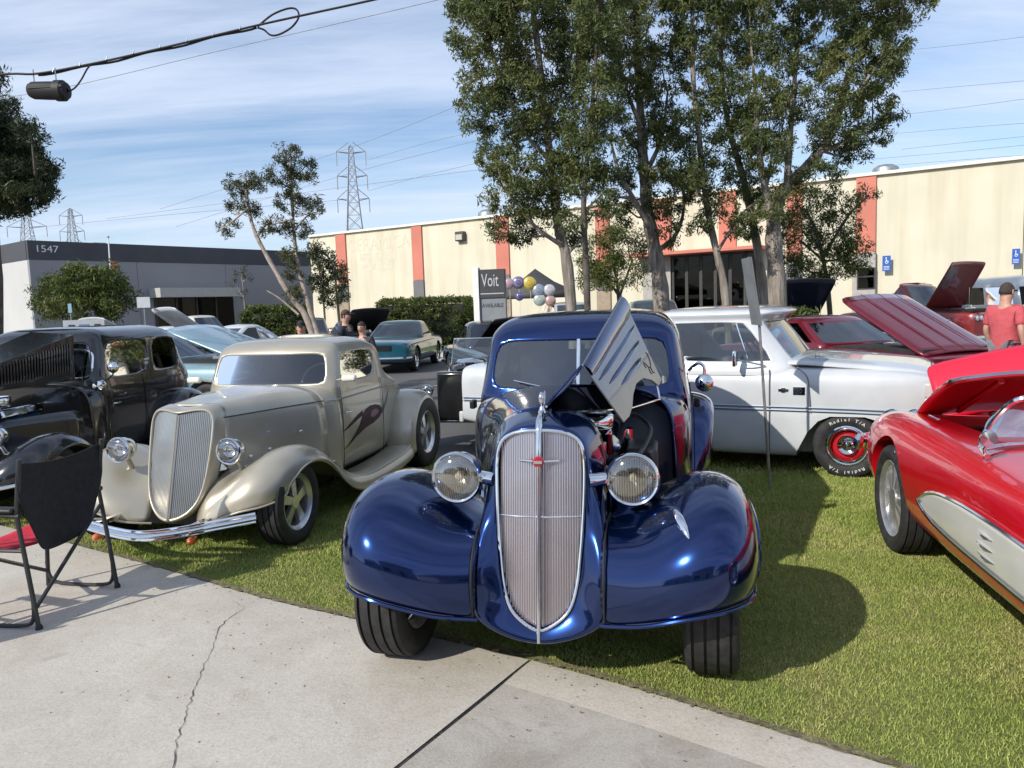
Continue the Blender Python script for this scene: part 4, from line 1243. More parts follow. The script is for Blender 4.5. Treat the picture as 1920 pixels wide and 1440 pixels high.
def ford_front(T, P, hood='closed', bar_mat=None):
    for sd in (1, -1):
        rows = FORD_FENDER if sd > 0 else [mir(r_) for r_ in FORD_FENDER]
        fo = B().grid(rows).obj('front_fender', P, T, sub=2, solid=0.010)
        lip = [rows[0][k] for k in range(7)] + [rows[i][6] for i in range(1, 7)]
        B().tube(smooth_path(lip, 4), 0.008, 7).obj('lip_bead', P, fo)
        edge = [V(rows[i][4]) + V((0, 0, .004)) for i in range(6, 12)]
        B().tube(smooth_path(edge, 4), 0.006, 6).obj('board_bead', P, fo)
    # grille
    def gy(z, x):
        return -.155 - (.97 - z) * .27 + .28 * abs(x)
    gl = [(0, .945), (.07, .958), (.15, .968), (.205, .958), (.235, .915), (.24, .84), (.236, .72), (.228, .58), (.212, .45), (.178, .345), (.105, .27), (0, .24)]
    ol = [(0, .972), (.07, .985), (.155, .995), (.225, .985), (.262, .93), (.268, .84), (.263, .72), (.254, .57), (.236, .43), (.196, .315), (.115, .235), (0, .205)]
    r_a, r_b, r_c, r_d = [], [], [], []
    for (x, z), (x2, z2) in zip(gl, ol):
        r_a.append((x, gy(z, x) + .025, z)); r_b.append((x, gy(z, x) - .004, z)); r_c.append(((x + x2) / 2, gy(z, (x + x2) / 2) - .012, (z + z2) / 2)); r_d.append((x2, gy(z2, x2) + .012, z2))
    r_e = [(x2 * 1.02, min(gy(z2, x2) + .12, .05), z2 + (.012 if z2 > .9 else 0)) for x2, z2 in ol]
    half = [r_a, r_b, r_c, r_d, r_e]
    B().grid([(list(mir(q))[::-1] + q[1:])[:-1] for q in half], cv=True).obj('grille_shell', P, T, sub=2, solid=.006)
    top = [(x, z) for x, z in gl if z >= .84 and x > .2] + [(.0, .945), (.07, .958), (.15, .968)]
    bot = sorted([(x, z) for x, z in gl if z <= .84])
    bars = B()
    for k in range(0, 19):
        x = .0125 * k + .004
        if x > .236: break
        za = float(np.interp(x, [p[0] for p in sorted(top)], [p[1] for p in sorted(top)])) - .004
        zb_ = float(np.interp(x, [p[0] for p in bot], [p[1] for p in bot])) + .004
        for sd in (1, -1):
            bars.tube([(sd * x, gy(z, x) + .014, float(z)) for z in np.linspace(zb_, za, 3)], .0034, 4, flat=2.0)
    tag(bars.obj('grille_bars', bar_mat or mat('grille_bar_alloy', (0.55, 0.54, 0.50), 0.3, 0.9, var=.05), T), kind='stuff')
    rad = [(x, gy(z, x) + .04, z) for x, z in gl]
    B().grid([rad, [(0, gy(z, 0) + .04, z) for x, z in gl], mir(rad)]).obj('radiator_core', mat('radiator_dark', (0.05, 0.047, 0.043), .7, var=.2), T)
    B().tube([(0, gy(z, 0) - .004, float(z)) for z in np.linspace(.235, .95, 5)], .006, 6).obj('centre_bar', P, T)
    st = [(-.02, [(0, .995), (.07, 1.0), (.155, 1.0), (.225, .985), (.262, .92), (.272, .80), (.275, .62), (.275, .45)]),
          (.25, [(0, 1.02), (.09, 1.02), (.19, 1.015), (.28, .99), (.335, .92), (.35, .80), (.355, .62), (.36, .42)]),
          (.60, [(0, 1.035), (.12, 1.034), (.25, 1.028), (.37, 1.0), (.44, .92), (.46, .80), (.47, .60), (.47, .36)]),
          (.92, [(0, 1.042), (.16, 1.04), (.32, 1.03), (.47, 1.0), (.555, .92), (.58, .80), (.59, .58), (.59, .28)])]
    if hood == 'closed':
        half = [[(x, y, z) for x, z in p] for y, p in st]
        B().grid([list(mir(q))[::-1] + q[1:] for q in half]).obj('hood', P, T, sub=2, solid=.008)
        for sd in (1, -1):
            B().tube(smooth_path([(sd * (.267 + .0), -.01, .905), (sd * .345, .25, .905), (sd * .452, .60, .905), (sd * .572, .92, .905)], 4), .004, 5).obj('hood_seam', BLACKP, T)
    else:
        # sides stay, top is lifted
        for sd in (1, -1):
            B().grid([[(sd * x, y, z) for x, z in p[5:]] for y, p in st]).obj('hood_side', P, T, sub=1, solid=.006)
    st2 = [st[3], (1.02, [(0, 1.035), (.19, 1.035), (.37, 1.025), (.51, 1.0), (.59, .93), (.615, .80), (.625, .57), (.62, .25)]), (1.10, [(0, 1.02), (.2, 1.02), (.4, 1.015), (.54, .995), (.61, .93), (.63, .80), (.638, .56), (.63, .22)])]
    half = [[(x, y, z) for x, z in p] for y, p in st2]
    B().grid([list(mir(q))[::-1] + q[1:] for q in half]).obj('cowl', P, T, sub=2, solid=.008)
    B().box((0, 1.4, .22), (.8, 3.2, .10)).obj('chassis', BLACKM, T)
    B().tube([(-.62, 0, .28), (.62, 0, .28)], .03, 8).obj('front_axle', CHROME, T)


def rear_fender_ford(T, P, y0, z0):
    for sd in (1, -1):
        arch_fender(sd, y0, z0, [(.56, .47), (.66, .475), (.75, .465), (.82, .435), (.845, .395), (.845, .375)], -18, 200, 14).obj('rear_fender', P, T, sub=2, solid=.01)


def ford_cabin(T, P, kind, roof_z, glassm):
    def lv(z, w, yf, yr, ends):
        a, b_ = ends
        pts = [(0, yf - .03, z), (w * .45, yf - .02, z), (w * .87, yf + .015, z), (w * .97, yf + .07, z), (w, yf + .13, z), (w, yf + a, z), (w * .995, yf + a + .11, z)]
        if kind == 'sedan':
            pts += [(w * .985, yf + b_, z)]
        else:
            pts += [(w * .96, yf + a + .25, z)]
        pts += [(w * .86, yr - .25, z), (w * .52, yr - .06, z), (0, yr, z)]
        return pts
    dz = roof_z - 1.42
    if kind == 'coupe':
        e = (.86, 0)
        lev = [lv(.17, .60, 1.08, 3.1, e), lv(.45, .635, 1.06, 3.15, e), lv(.78, .645, 1.04, 3.08, e), lv(.90, .64, 1.03, 2.92, e), lv(.985, .628, 1.02, 2.68, e), lv(1.035, .615, 1.03, 2.52, e),
               lv(1.285, .575, 1.115, 2.22, (.80, 0)), lv(1.33, .555, 1.14, 2.14, (.6, 0)), lv(1.375, .505, 1.20, 2.03, (.55, 0)), lv(1.405, .39, 1.32, 1.9, (.42, 0)), lv(1.415, .22, 1.45, 1.78, (.2, 0))]
        wn_ = {'w': [(5, 0, 0), (5, 1, 0)], 'r': [(5, 4, 1)], 'l': [(5, 4, -1)]}
    else:
        e = (1.0, 1.72)
        lev = [lv(.17, .60, 1.08, 3.4, e), lv(.45, .635, 1.06, 3.5, e), lv(.78, .645, 1.04, 3.5, e), lv(.90, .64, 1.03, 3.45, e), lv(1.0, .628, 1.02, 3.4, e), lv(1.06, .615, 1.03, 3.35, e),
               lv(1.38 + dz * .6, .575, 1.13, 3.1, (.95, 1.62)), lv(1.43 + dz, .555, 1.16, 3.02, (.92, 1.55)), lv(1.48 + dz, .50, 1.22, 2.85, (.6, 1.1)), lv(1.515 + dz, .39, 1.34, 2.7, (.5, .95)), lv(1.525 + dz, .22, 1.5, 2.5, (.4, .7))]
        wn_ = {'w': [(5, 0, 0), (5, 1, 0)], 'r': [(5, 4, 1)], 'l': [(5, 4, -1)], 'rq': [(5, 6, 1)], 'lq': [(5, 6, -1)]}
    lev = lev[:8] + [roof_fit(q, lev[7]) for q in lev[8:-1]]
    body, wins = half_loops(lev, wn_, cap_top='spine', cap_bot=True)
    bo = body.obj('body', P, T, sub=2, solid=.02, crease=.36)
    w = wins['w'].obj('windscreen', glassm, T, sub=2, crease=.36); w.location = (0, .012, 0)
    for k in wins:
        if k == 'w': continue
        g = wins[k].obj('side_window', TINT, T, sub=2, crease=.36)
        g.location = (-.012 if k[0] == 'r' else .012, 0, 0)
    B().box((0, 1.9, .45), (1.1, 1.5, .1)).obj('floor_pan', DARK, T)
    for sd in (1, -1):
        B().box((sd * .28, 1.75, .72), (.48, .5, .2)).box((sd * .28, 2.0, .95), (.48, .14, .42)).obj('seat', DARK, T, bevel=.04)
    B().lathe([(.165, -.01), (.176, 0), (.165, .01), (.154, 0), (.165, -.01)], (.28, 1.42, 1.03), (0, -.85, .5), 24).obj('steering_wheel', mat('ivory', (0.6, 0.55, 0.45), 0.4), T)
    B().box((0, 1.2, .98), (1.05, .1, .1)).obj('dashboard', DARK, T, bevel=.02)
    return bo


def make_tan_coupe():
    T = thing('street_rod_coupe', 'champagne tan chopped-roof vintage coupe with dark flame graphic on its door', 'car', (-2.32, 5.51, 0), R(-13.5))
    ford_front(T, TANP)
    body = ford_cabin(T, TANP, 'coupe', 1.42, glass('coupe_windscreen', (0.60, 0.63, 0.63), boost=.05))
    rear_fender_ford(T, TANP, 2.64, .34)
    for sd in (1, -1):
        headlamp(T, (sd * .44, -.20, .705), .088, CHROME)
        B().tube([(sd * .44, -.16, .64), (sd * .45, -.12, .58), (sd * .46, -.10, .52)], [.016, .018, .026], 10).obj('lamp_stand', TANP, T)
        # mirror, handle, door gaps, hinges
        B().tube([(sd * .60, 1.12, 1.055), (sd * .68, 1.08, 1.07)], .008, 8).obj('mirror_arm', TANP, T)
        mo = B().box((sd * .735, 1.07, 1.075), (.13, .05, .055)).obj('wing_mirror', mat('mirror_cream', (0.72, 0.70, 0.62), .35, coat=.5), T, bevel=.018)
        B().tube([(sd * .65, 1.14, .775), (sd * .672, 1.16, .775), (sd * .672, 1.23, .775)], .008, 8).obj('door_handle', CHROME, T)
        for yy, zz_ in ((1.09, .26), (1.95, .30)):
            B().tube(smooth_path([(sd * .627, yy, zz_), (sd * .644, yy, .45), (sd * .650, yy, .78), (sd * .644, yy, .90), (sd * .63, yy, 1.0)], 3), .0035, 5).obj('door_gap', BLACKP, T)
        B().tube(smooth_path([(sd * .58, .92, .905), (sd * .644, 1.1, .90), (sd * .648, 1.6, .905), (sd * .645, 2.1, .905), (sd * .60, 2.5, .89)], 4), .005, 5).obj('belt_moulding', TANP, T)
        for yy, zz_ in ((.30, .62), (.62, .70), (.12, .60)):
            B().lathe([(.001, -.02), (.014, -.012), (.016, 0), (.012, .01)], (sd * (.37 + .28 * (yy - .12)), yy, zz_), (-sd, 0, 0), 12).obj('hood_latch', CHROME, T)
        make_wheel(T, sd * .725, 0, .302, .20, .195, sd, 'spoke5')
        make_wheel(T, sd * .735, 2.64, .36, .25, .215, sd, 'spoke5')
    # flame graphic on the right door, thin paint film standing a hair proud
    FLM = mat('plum_flame_paint', (0.018, 0.003, 0.010), .45, .0, spec=.25, col2=(0.05, 0.005, 0.026), vscale=9)
    from mathutils.bvhtree import BVHTree
    bpy.context.view_layer.update()
    dg = bpy.context.evaluated_depsgraph_get()
    bvh = BVHTree.FromObject(body, dg)

    def fl(pts, m_, nm):
        bm = bmesh.new()
        bm.faces.new([bm.verts.new((.75, y, z)) for y, z in pts])
        bmesh.ops.triangulate(bm, faces=bm.faces)
        for _ in range(3):
            bmesh.ops.subdivide_edges(bm, edges=bm.edges[:], cuts=1, use_grid_fill=True)
        for v in bm.verts:
            hit = bvh.ray_cast(V((.95, v.co.y, v.co.z)), V((-1, 0, 0)))
            v.co.x = (hit[0].x if hit[0] is not None else .645) + .0025
        me = bpy.data.meshes.new(nm); bm.to_mesh(me); bm.free()
        return link(nm, me, m_, T, smooth=True, ang=80)
    ell = lambda pts: [(p.y, p.z) for p in smooth_path([(0, y, z) for y, z in pts], 3, True)]
    fl([(1.12, .44), (1.36, .53), (1.56, .578), (1.74, .598), (1.87, .628), (1.93, .665), (1.935, .705), (1.88, .742), (1.78, .762), (1.66, .765), (1.56, .745), (1.50, .71), (1.46, .645), (1.33, .555)], FLM, 'flame_graphic')
    fl([(1.10, .60), (1.30, .652), (1.49, .70), (1.51, .745), (1.40, .72), (1.25, .668)], mat('black_flame_paint', (.006, .006, .007), .45, spec=.25), 'flame_tail')
    fl([(1.93, .65), (2.04, .71), (2.13, .785), (2.19, .86), (2.11, .81), (2.02, .745), (1.95, .71)], mat('graphite_stripe', (0.12, 0.11, 0.10), .45), 'flame_tip')
    fl([(1.66, .665), (1.74, .65), (1.83, .67), (1.85, .70), (1.78, .722), (1.69, .712)], mat('plum_flame_heart', (.13, .012, .06), .4, coat=.2), 'flame_heart').location = (.0015, 0, 0)
    # bumper
    q = smooth_path([(-.76, -.46, .315), (-.52, -.57, .285), (-.25, -.61, .24), (0, -.62, .215), (.25, -.61, .24), (.52, -.57, .285), (.76, -.46, .315)], 5)
    B().tube(q, .038, 10, flat=.45).obj('bumper', CHROME, T, ang=60)
    bo = T.children[-1]
    B().tube([p + V((0, -.012, .028)) for p in q], .010, 8).obj('bumper_bead', CHROME, bo)
    B().tube([p + V((0, -.012, -.026)) for p in q], .010, 8).obj('bumper_bead', CHROME, bo)
    for sd in (1, -1):
        B().box((sd * .36, -.45, .27), (.04, .26, .03)).obj('bumper_bracket', CHROME, T)
        B().lathe([(.001, -.05), (.022, -.04), (.028, -.01), (.022, .02), (.001, .025)], (sd * .36, -.575, .185), (0, 1, 0), 16).obj('turn_signal', mat('amber_lens', (0.62, 0.13, 0.03), .2, coat=1.0), T, ang=60)
    return T


def make_black_sedan():
    T = thing('black_sedan', 'black vintage sedan at the left edge with its louvred hood lifted', 'car', (-4.66, 6.42, 0), R(-2))
    ford_front(T, BLKP, hood='open')
    ford_cabin(T, BLKP, 'sedan', 1.47, glass('black_sedan_windscreen', (0.35, 0.37, 0.38), boost=.16))
    rear_fender_ford(T, BLKP, 2.64, .34)
    # windscreen trim
    tr = [(-.50, 1.075, 1.09), (-.53, 1.10, 1.2), (-.50, 1.135, 1.325), (-.3, 1.115, 1.355), (0, 1.105, 1.36), (.3, 1.115, 1.355), (.50, 1.135, 1.325), (.53, 1.10, 1.2), (.50, 1.075, 1.09), (.3, 1.04, 1.07), (0, 1.03, 1.065), (-.3, 1.04, 1.07)]
    B().tube(smooth_path(tr, 4, True), .012, 8, closed=True).obj('windscreen_trim', CHROME, T)
    for sd in (1, -1):
        headlamp(T, (sd * .44, -.20, .715), .095, CHROME)
        B().tube([(sd * .44, -.16, .64), (sd * .46, -.10, .52)], [.016, .026], 10).obj('lamp_stand', CHROME, T)
        m_ = B().tube([(sd * .62, 1.18, 1.04), (sd * .70, 1.14, 1.09), (sd * .72, 1.13, 1.12)], .008, 8).obj('wing_mirror', CHROME, T)
        B().lathe([(.001, -.04), (.045, -.03), (.058, 0), (.055, .01), (.001, .012)], (sd * .72, 1.12, 1.165), (0, 1, 0), 20).obj('mirror_head', CHROME, m_, ang=60)
        B().lathe([(.001, -.06), (.05, -.045), (.06, 0), (.04, .05), (.001, .06)], (sd * .66, .98, 1.0), (0, 1, 0), 18).obj('spot_lamp', CHROME, T, ang=60)
        make_wheel(T, sd * .725, 0, .302, .20, .19, sd, 'spoke5')
        make_wheel(T, sd * .735, 2.64, .36, .25, .20, sd, 'spoke5')
        for yy in (1.09, 1.85):
            B().tube([(sd * .644, yy, .30), (sd * .650, yy, .78), (sd * .64, yy, .92), (sd * .62, yy, 1.04)], .004, 5).obj('door_gap', DARK, T)
        B().tube([(sd * .65, 1.2, .80), (sd * .675, 1.22, .80), (sd * .675, 1.29, .80)], .009, 8).obj('door_handle', CHROME, T)
    # lettering shape on the quarter window
    B().box((.598, 2.05, 1.15), (.004, .16, .03)).box((.598, 2.02, 1.19), (.004, .10, .025)).obj('window_decal', mat('decal_cream', (0.6, 0.5, 0.45), .6), T, smooth=False)
    # hood: lifted leaf with vertical louvres
    a, b_, c, d = V((.30, -.15, 1.06)), V((.42, .98, 1.06)), V((.42, 1.02, 1.50)), V((.30, -.15, 1.24))
    nn = V((1, 0, 0))
    lf = B().prism([a, b_, c, d], (-.012, 0, 0)).obj('raised_hood', BLKP, T, bevel=.004)
    lou = 30
    for k in range(lou):
        u = .06 + .88 * k / (lou - 1)
        p0, p1 = a.lerp(b_, u), d.lerp(c, u)
        q0, q1 = p0.lerp(p1, .20), p0.lerp(p1, .86)
        B().tube([q0 + nn * .004, q0.lerp(q1, .1) + nn * .008, q0.lerp(q1, .9) + nn * .008, q1 + nn * .004], .0075, 6).obj('louvre', BLKP, lf)
    B().tube([a + nn * .01 + V((0, .45, .03)), a + nn * .05 + V((0, .5, .08)), a + nn * .03 + V((0, .56, .16))], .009, 8).obj('hood_handle', CHROME, lf)
    B().prism([d, c, c + V((-.42, 0, .04)), d + V((-.30, 0, .03))], (0, 0, -.01)).obj('raised_hood_top', BLKP, T, bevel=.003)
    # engine
    e = B().box((0, .45, .62), (.36, .7, .34)).obj('engine_block', mat('engine_blue', (0.02, 0.13, 0.30), .4, .2, coat=.5, var=.2), T, bevel=.03)
    for sd in (1, -1):
        B().box((sd * .19, .45, .82), (.14, .56, .09), M=Matrix.Rotation(R(-25 * sd), 3, 'Y')).obj('valve_cover', CHROME, e, bevel=.02)
    B().lathe([(.001, .99), (.12, .985), (.13, .97), (.13, .90), (.12, .89), (.05, .885), (.05, .82)], (.06, .35, 0), (0, 0, 1), 24).obj('air_cleaner', CHROME, e, ang=50)
    B().tube(smooth_path([(.1, .05, .78), (.2, .0, .85), (.12, -.06, .9)], 4), .025, 8).obj('radiator_hose', RUBBER, e)
    q = smooth_path([(-.76, -.46, .36), (-.5, -.58, .34), (0, -.62, .32), (.5, -.58, .34), (.76, -.46, .36)], 5)
    B().tube(q, .035, 10, flat=.5).obj('bumper', CHROME, T, ang=60)
    return T


make_tan_coupe()
make_black_sedan()

# ================================================================== POST-WAR CARS
def ring_cut(x, y, z, r_, w, m_):
    o = B().lathe([(r_, -w / 2), (r_, w / 2)], (0, 0, 0), (1, 0, 0), 36)
    o.disc((-w / 2, 0, 0), (1, 0, 0), r_, 36).disc((w / 2, 0, 0), (1, 0, 0), r_, 36)
    return o.obj('cutter', m_, None, loc=(x, y, z))


def section_body(T, secs, P, skip=(), cuts=(), sub=2, name='body', cap=True):
    """secs: list of (y, [(x,z)...]) half profiles from sill to centre top. A closed shell is lofted, then wheel arches are carved."""
    rows = []
    for y, p in secs:
        h = [(x, y, z) for x, z in p]
        under = [(p[0][0] * .6, y, p[0][1] + .0), (0, y, p[0][1])]
        ring = [(-x, yy, z) for x, yy, z in h[:-1]] + h[::-1] + under + [(-under[0][0], y, under[0][2])]
        rows.append(ring)
    b = B().grid(rows, cv=True)
    n = len(rows[0])
    k = len(secs[0][1])
    for ri in (0, len(rows) - 1):
        o = ri * n
        # strip cap: pairs from the left and right halves
        L_ = list(range(k - 1)); Rr = list(range(2 * k - 2, k - 1, -1))
        for i in range(k - 2):
            b.f.append((o + L_[i], o + L_[i + 1], o + Rr[i + 1], o + Rr[i]))
        b.f.append((o + k - 2, o + k - 1, o + k))
        # underside
        u0_, u1_, u2_ = o + 2 * k - 1, o + 2 * k, o + 2 * k + 1
        b.f.append((o + 2 * k - 2, u0_, u2_, o + 0)); b.f.append((u0_, u1_, u2_))
    o = b.obj(name, P, T, sub=sub)
    if cuts:
        o.parent = None
        mats = []
        cs = [ring_cut(x, y, z, r_, w, DARK) for x, y, z, r_, w in cuts]
        cut(o, cs)
        o.parent = T
    return o


def simple_lamp(T, c, r_, ax=(0, 1, 0)):
    h = B().lathe([(r_ * .86, -.02), (r_, -.028), (r_ * 1.1, -.012), (r_ * 1.08, .03)], c, ax, 24).obj('headlamp', CHROME, T, ang=60)
    B().lathe([(r_ * .9, -.016), (r_ * .6, -.03), (.001, -.036)], c, ax, 20).obj('lens', mat('lamp_face', (0.72, 0.72, 0.70), .12, .3, coat=1.0), h, ang=60)
    return h


# ------------------------------------------------------------------ white pickup
WHT = paint('white_truck_paint', (0.54, 0.565, 0.59), rough=.3)


def make_pickup():
    a = R(-62); ex = V((math.cos(a), -math.sin(a), 0))
    T = thing('pickup_truck', 'white lowered vintage pickup truck with red steel wheels behind the blue sedan', 'truck', (2.94 + ex.x * .85, 6.69 + ex.y * .85, 0), -a)
    hp = lambda w, t, z0: [(w * .88, z0), (w * .975, z0 + .03), (w, .40), (w * 1.005, .56), (w * .992, .585), (w * 1.0, .62), (w * 1.005, .80), (w * .985, .90), (w * .93, t), (w * .6, t + .012), (0, t + .015)]
    secs = [(-.70, hp(.78, .86, .42)), (-.665, hp(.83, .90, .36)), (-.55, hp(.855, .955, .30)), (-.1, hp(.862, .975, .17)), (.4, hp(.862, .985, .15)), (.9, hp(.862, .99, .15)), (1.6, hp(.862, .99, .15)), (1.95, hp(.862, .985, .15)), (2.6, hp(.862, .98, .18)), (3.7, hp(.862, .98, .30)), (3.98, hp(.855, .975, .34)), (4.0, hp(.84, .96, .36))]
    o = section_body(T, secs, WHT)
    baked(o)
    cs = []
    for sd in (1, -1):
        for yy in (0.0, 2.9):
            q = [(sd * .48, yy + y, z) for y, z in ((.46, .05), (.42, .22), (.33, .40), (.24, .505), (.14, .55), (-.14, .555), (-.26, .52), (-.34, .42), (-.39, .25), (-.40, .05))]
            cs.append(B().prism(q, (sd * .6, 0, 0)).obj('cutter', DARK, None))
    o.parent = None
    cut(o, cs)
    o.parent = T
    # hood
    hood = []
    for y, z, w in ((-.66, .925, .70), (-.60, .97, .74), (-.3, 1.0, .755), (.1, 1.03, .765), (.42, 1.055, .775), (.54, 1.05, .77)):
        hood.append([(-w, y, z - .045), (-w * .97, y, z - .01), (-w * .86, y, z + .0), (-w * .8, y, z + .014), (-w * .3, y, z + .028), (0, y, z + .036), (w * .3, y, z + .028), (w * .8, y, z + .014), (w * .86, y, z), (w * .97, y, z - .01), (w, y, z - .045)])
    B().grid(hood).obj('hood', WHT, T, sub=2, solid=.012)
    # cab
    def lv(z, w, yf, yr):
        return [(0, yf - .07, z), (w * .5, yf - .055, z), (w * .88, yf + .01, z), (w * .97, yf + .08, z), (w, yf + .17, z), (w, yf + .98, z), (w * .985, yr - .12, z), (w * .86, yr, z), (0, yr + .01, z)]
    lev = [lv(.90, .845, .42, 1.88), lv(.965, .835, .42, 1.88), lv(1.0, .815, .43, 1.87), lv(1.035, .80, .46, 1.86), lv(1.40, .715, .74, 1.80), lv(1.435, .71, .70, 1.80), lv(1.47, .735, .62, 1.82), lv(1.505, .72, .63, 1.81), lv(1.535, .60, .72, 1.72), lv(1.548, .35, .9, 1.55)]
    lev = lev[:8] + [roof_fit(q, lev[7]) for q in lev[8:]]
    body, wins = half_loops(lev, {'w': [(3, 0, 0), (3, 1, 0)], 'l': [(3, 4, -1)], 'r': [(3, 4, 1)], 'b': [(3, 7, 0)]}, cap_top='spine')
    body.obj('cab', WHT, T, sub=2, solid=.02, crease=.7)
    g = wins['w'].obj('windscreen', glass('truck_windscreen', (0.62, 0.72, 0.70), boost=.10), T, sub=2, crease=.7); g.location = (0, .012, 0)
    for k in ('l', 'r', 'b'):
        g = wins[k].obj('side_window' if k != 'b' else 'rear_window', CLEAR, T, sub=2, crease=.7)
        g.location = {'l': (.012, 0, 0), 'r': (-.012, 0, 0), 'b': (0, -.012, 0)}[k]
    for sd in (1, -1):
        B().tube([(sd * .79, .86, 1.06), (sd * .725, .98, 1.39)], .008, 6).obj('vent_window_post', CHROME, T)
        for q in ([(sd * .872, .655, .20), (sd * .874, .655, .80), (sd * .858, .655, .92), (sd * .842, .66, .965)], [(sd * .872, 1.72, .20), (sd * .874, 1.72, .80), (sd * .842, 1.72, .965)]):
            B().tube(q, .005, 5).obj('door_gap', mat('gap_grey', (0.10, 0.10, 0.11), .8), T)
        B().tube(smooth_path([(sd * .872, .30, .58), (sd * .873, .31, .75), (sd * .862, .33, .90), (sd * .83, .40, .965), (sd * .79, .47, .995)], 4), .004, 5).obj('fender_gap', mat('gap_grey', (0.10, 0.10, 0.11), .8), T)
        # side trim spear
        for z in (.595, .625):
            B().tube([(sd * .868, -.58, z - .012), (sd * .872, 0, z), (sd * .872, 1.7, z + .01), (sd * .872, 3.95, z + .01)], .007, 6).obj('side_trim', mat('trim_blue_grey', (0.30, 0.36, 0.44), .3, .6), T)
        B().tube([(sd * .88, 1.50, .82), (sd * .90, 1.52, .82), (sd * .90, 1.64, .82)], .009, 8).obj('door_handle', CHROME, T)
        m_ = B().tube([(sd * .835, .70, 1.0), (sd * .92, .84, 1.04), (sd * .95, .92, 1.06)], .008, 8).obj('wing_mirror', CHROME, T)
        B().box((sd * .96, .945, 1.075), (.10, .035, .15)).obj('mirror_head', CHROME, m_, bevel=.015)
        B().box((sd * .868, -.64, .80), (.04, .09, .12)).obj('side_lamp', mat('lamp_face', (0.72, 0.72, 0.70), .12, .3, coat=1.0), T, bevel=.01)
        simple_lamp(T, (sd * .66, -.70, .72), .085)
        for yy, nm in ((0, 'front'), (2.9, 'rear')):
            w = make_wheel(T, sd * .742, yy, .29, .22, .172, sd, 'steelie', mat('red_wheel_paint', (0.42, 0.012, 0.022), .25, coat=.8))
            hh = .11
            B().lathe([(.172, hh * .80), (.180, hh * .90), (.168, hh * .96), (.145, hh * .78), (.138, hh * .6)], (0, 0, 0), (1, 0, 0), 40).obj('trim_ring', CHROME, w, ang=60)
            B().lathe([(.088, hh * .32), (.09, hh * .5), (.076, hh * .80), (.042, hh * .95), (.038, hh * 1.05), (.001, hh * 1.1)], (0, 0, 0), (1, 0, 0), 32).obj('hub_cap', CHROME, w, ang=60)
            if sd < 0 and yy == 0:
                LET = mat('tyre_white', (0.72, 0.72, 0.70), .6)
                def ring_text(s_, mid, rr, size):
                    step = size * .78
                    n_ = len(s_)
                    for i, ch in enumerate(s_):
                        if ch == ' ': continue
                        # clockwise seen from outside; the wheel is turned by pi, outer face +x local, local y points to the truck's nose = image right
                        th = mid + (i - (n_ - 1) / 2) * step / rr
                        d = V((0, math.sin(th), math.cos(th)))
                        t_ = V((0, math.cos(th), -math.sin(th)))
                        text('tyre_letter', ch, size, LET, w, V((hh * 1.0 - .0015, 0, 0)) + d * rr, t_, d, .003, sx=1.2)
                ring_text('Radial T/A', R(0), .236, .040)
                ring_text('Radial T/A', R(180), .236, .040)
    text('badge_number', '10', .06, BLACKP, T, (-.872, .40, .775), (0, -1, 0), (0, 0, 1), .004)
    B().box((-.866, .40, .775), (.008, .10, .07)).obj('badge_plate', CHROME, T)
    B().box((-.868, .535, .78), (.008, .085, .022)).box((-.868, .535, .78), (.009, .035, .040)).obj('badge_emblem', CHROME, T)
    # grille and bumper
    B().box((0, -.70, .70), (1.2, .03, .22)).obj('grille', CHROME, T, bevel=.01)
    B().tube(smooth_path([(-.86, -.62, .42), (-.7, -.78, .42), (0, -.82, .42), (.7, -.78, .42), (.86, -.62, .42)], 4), .07, 10, flat=.6).obj('front_bumper', CHROME, T)
    B().box((0, 4.02, .40), (1.62, .06, .13)).obj('rear_bumper', WHT, T, bevel=.02)
    # interior
    B().box((0, 1.45, .80), (1.4, .5, .2)).box((0, 1.72, 1.02), (1.4, .14, .45)).obj('bench_seat', mat('truck_seat', (0.16, 0.10, 0.08), .7), T, bevel=.04)
    B().lathe([(.18, -.01), (.19, 0), (.18, .01), (.17, 0), (.18, -.01)], (.36, 1.0, 1.06), (0, -.8, .6), 24).obj('steering_wheel', BLACKP, T)
    B().box((0, .66, .98), (1.4, .14, .12)).obj('dashboard', DARK, T, bevel=.02)
    B().tube([(-.30, .43, 1.04), (-.52, .55, 1.10), (-.62, .62, 1.18)], .005, 5).obj('wiper', BLACKM, T)
    B().tube([(-.66, .30, .985), (-.67, .28, 1.10)], .004, 5).obj('antenna', CHROME, T)
    return T


make_pickup()

# ------------------------------------------------------------------ red roadster
RED = paint('bright_red_paint', (0.60, 0.004, 0.012), rough=.28)
IVORY = paint('ivory_paint', (0.72, 0.71, 0.66), rough=.3)


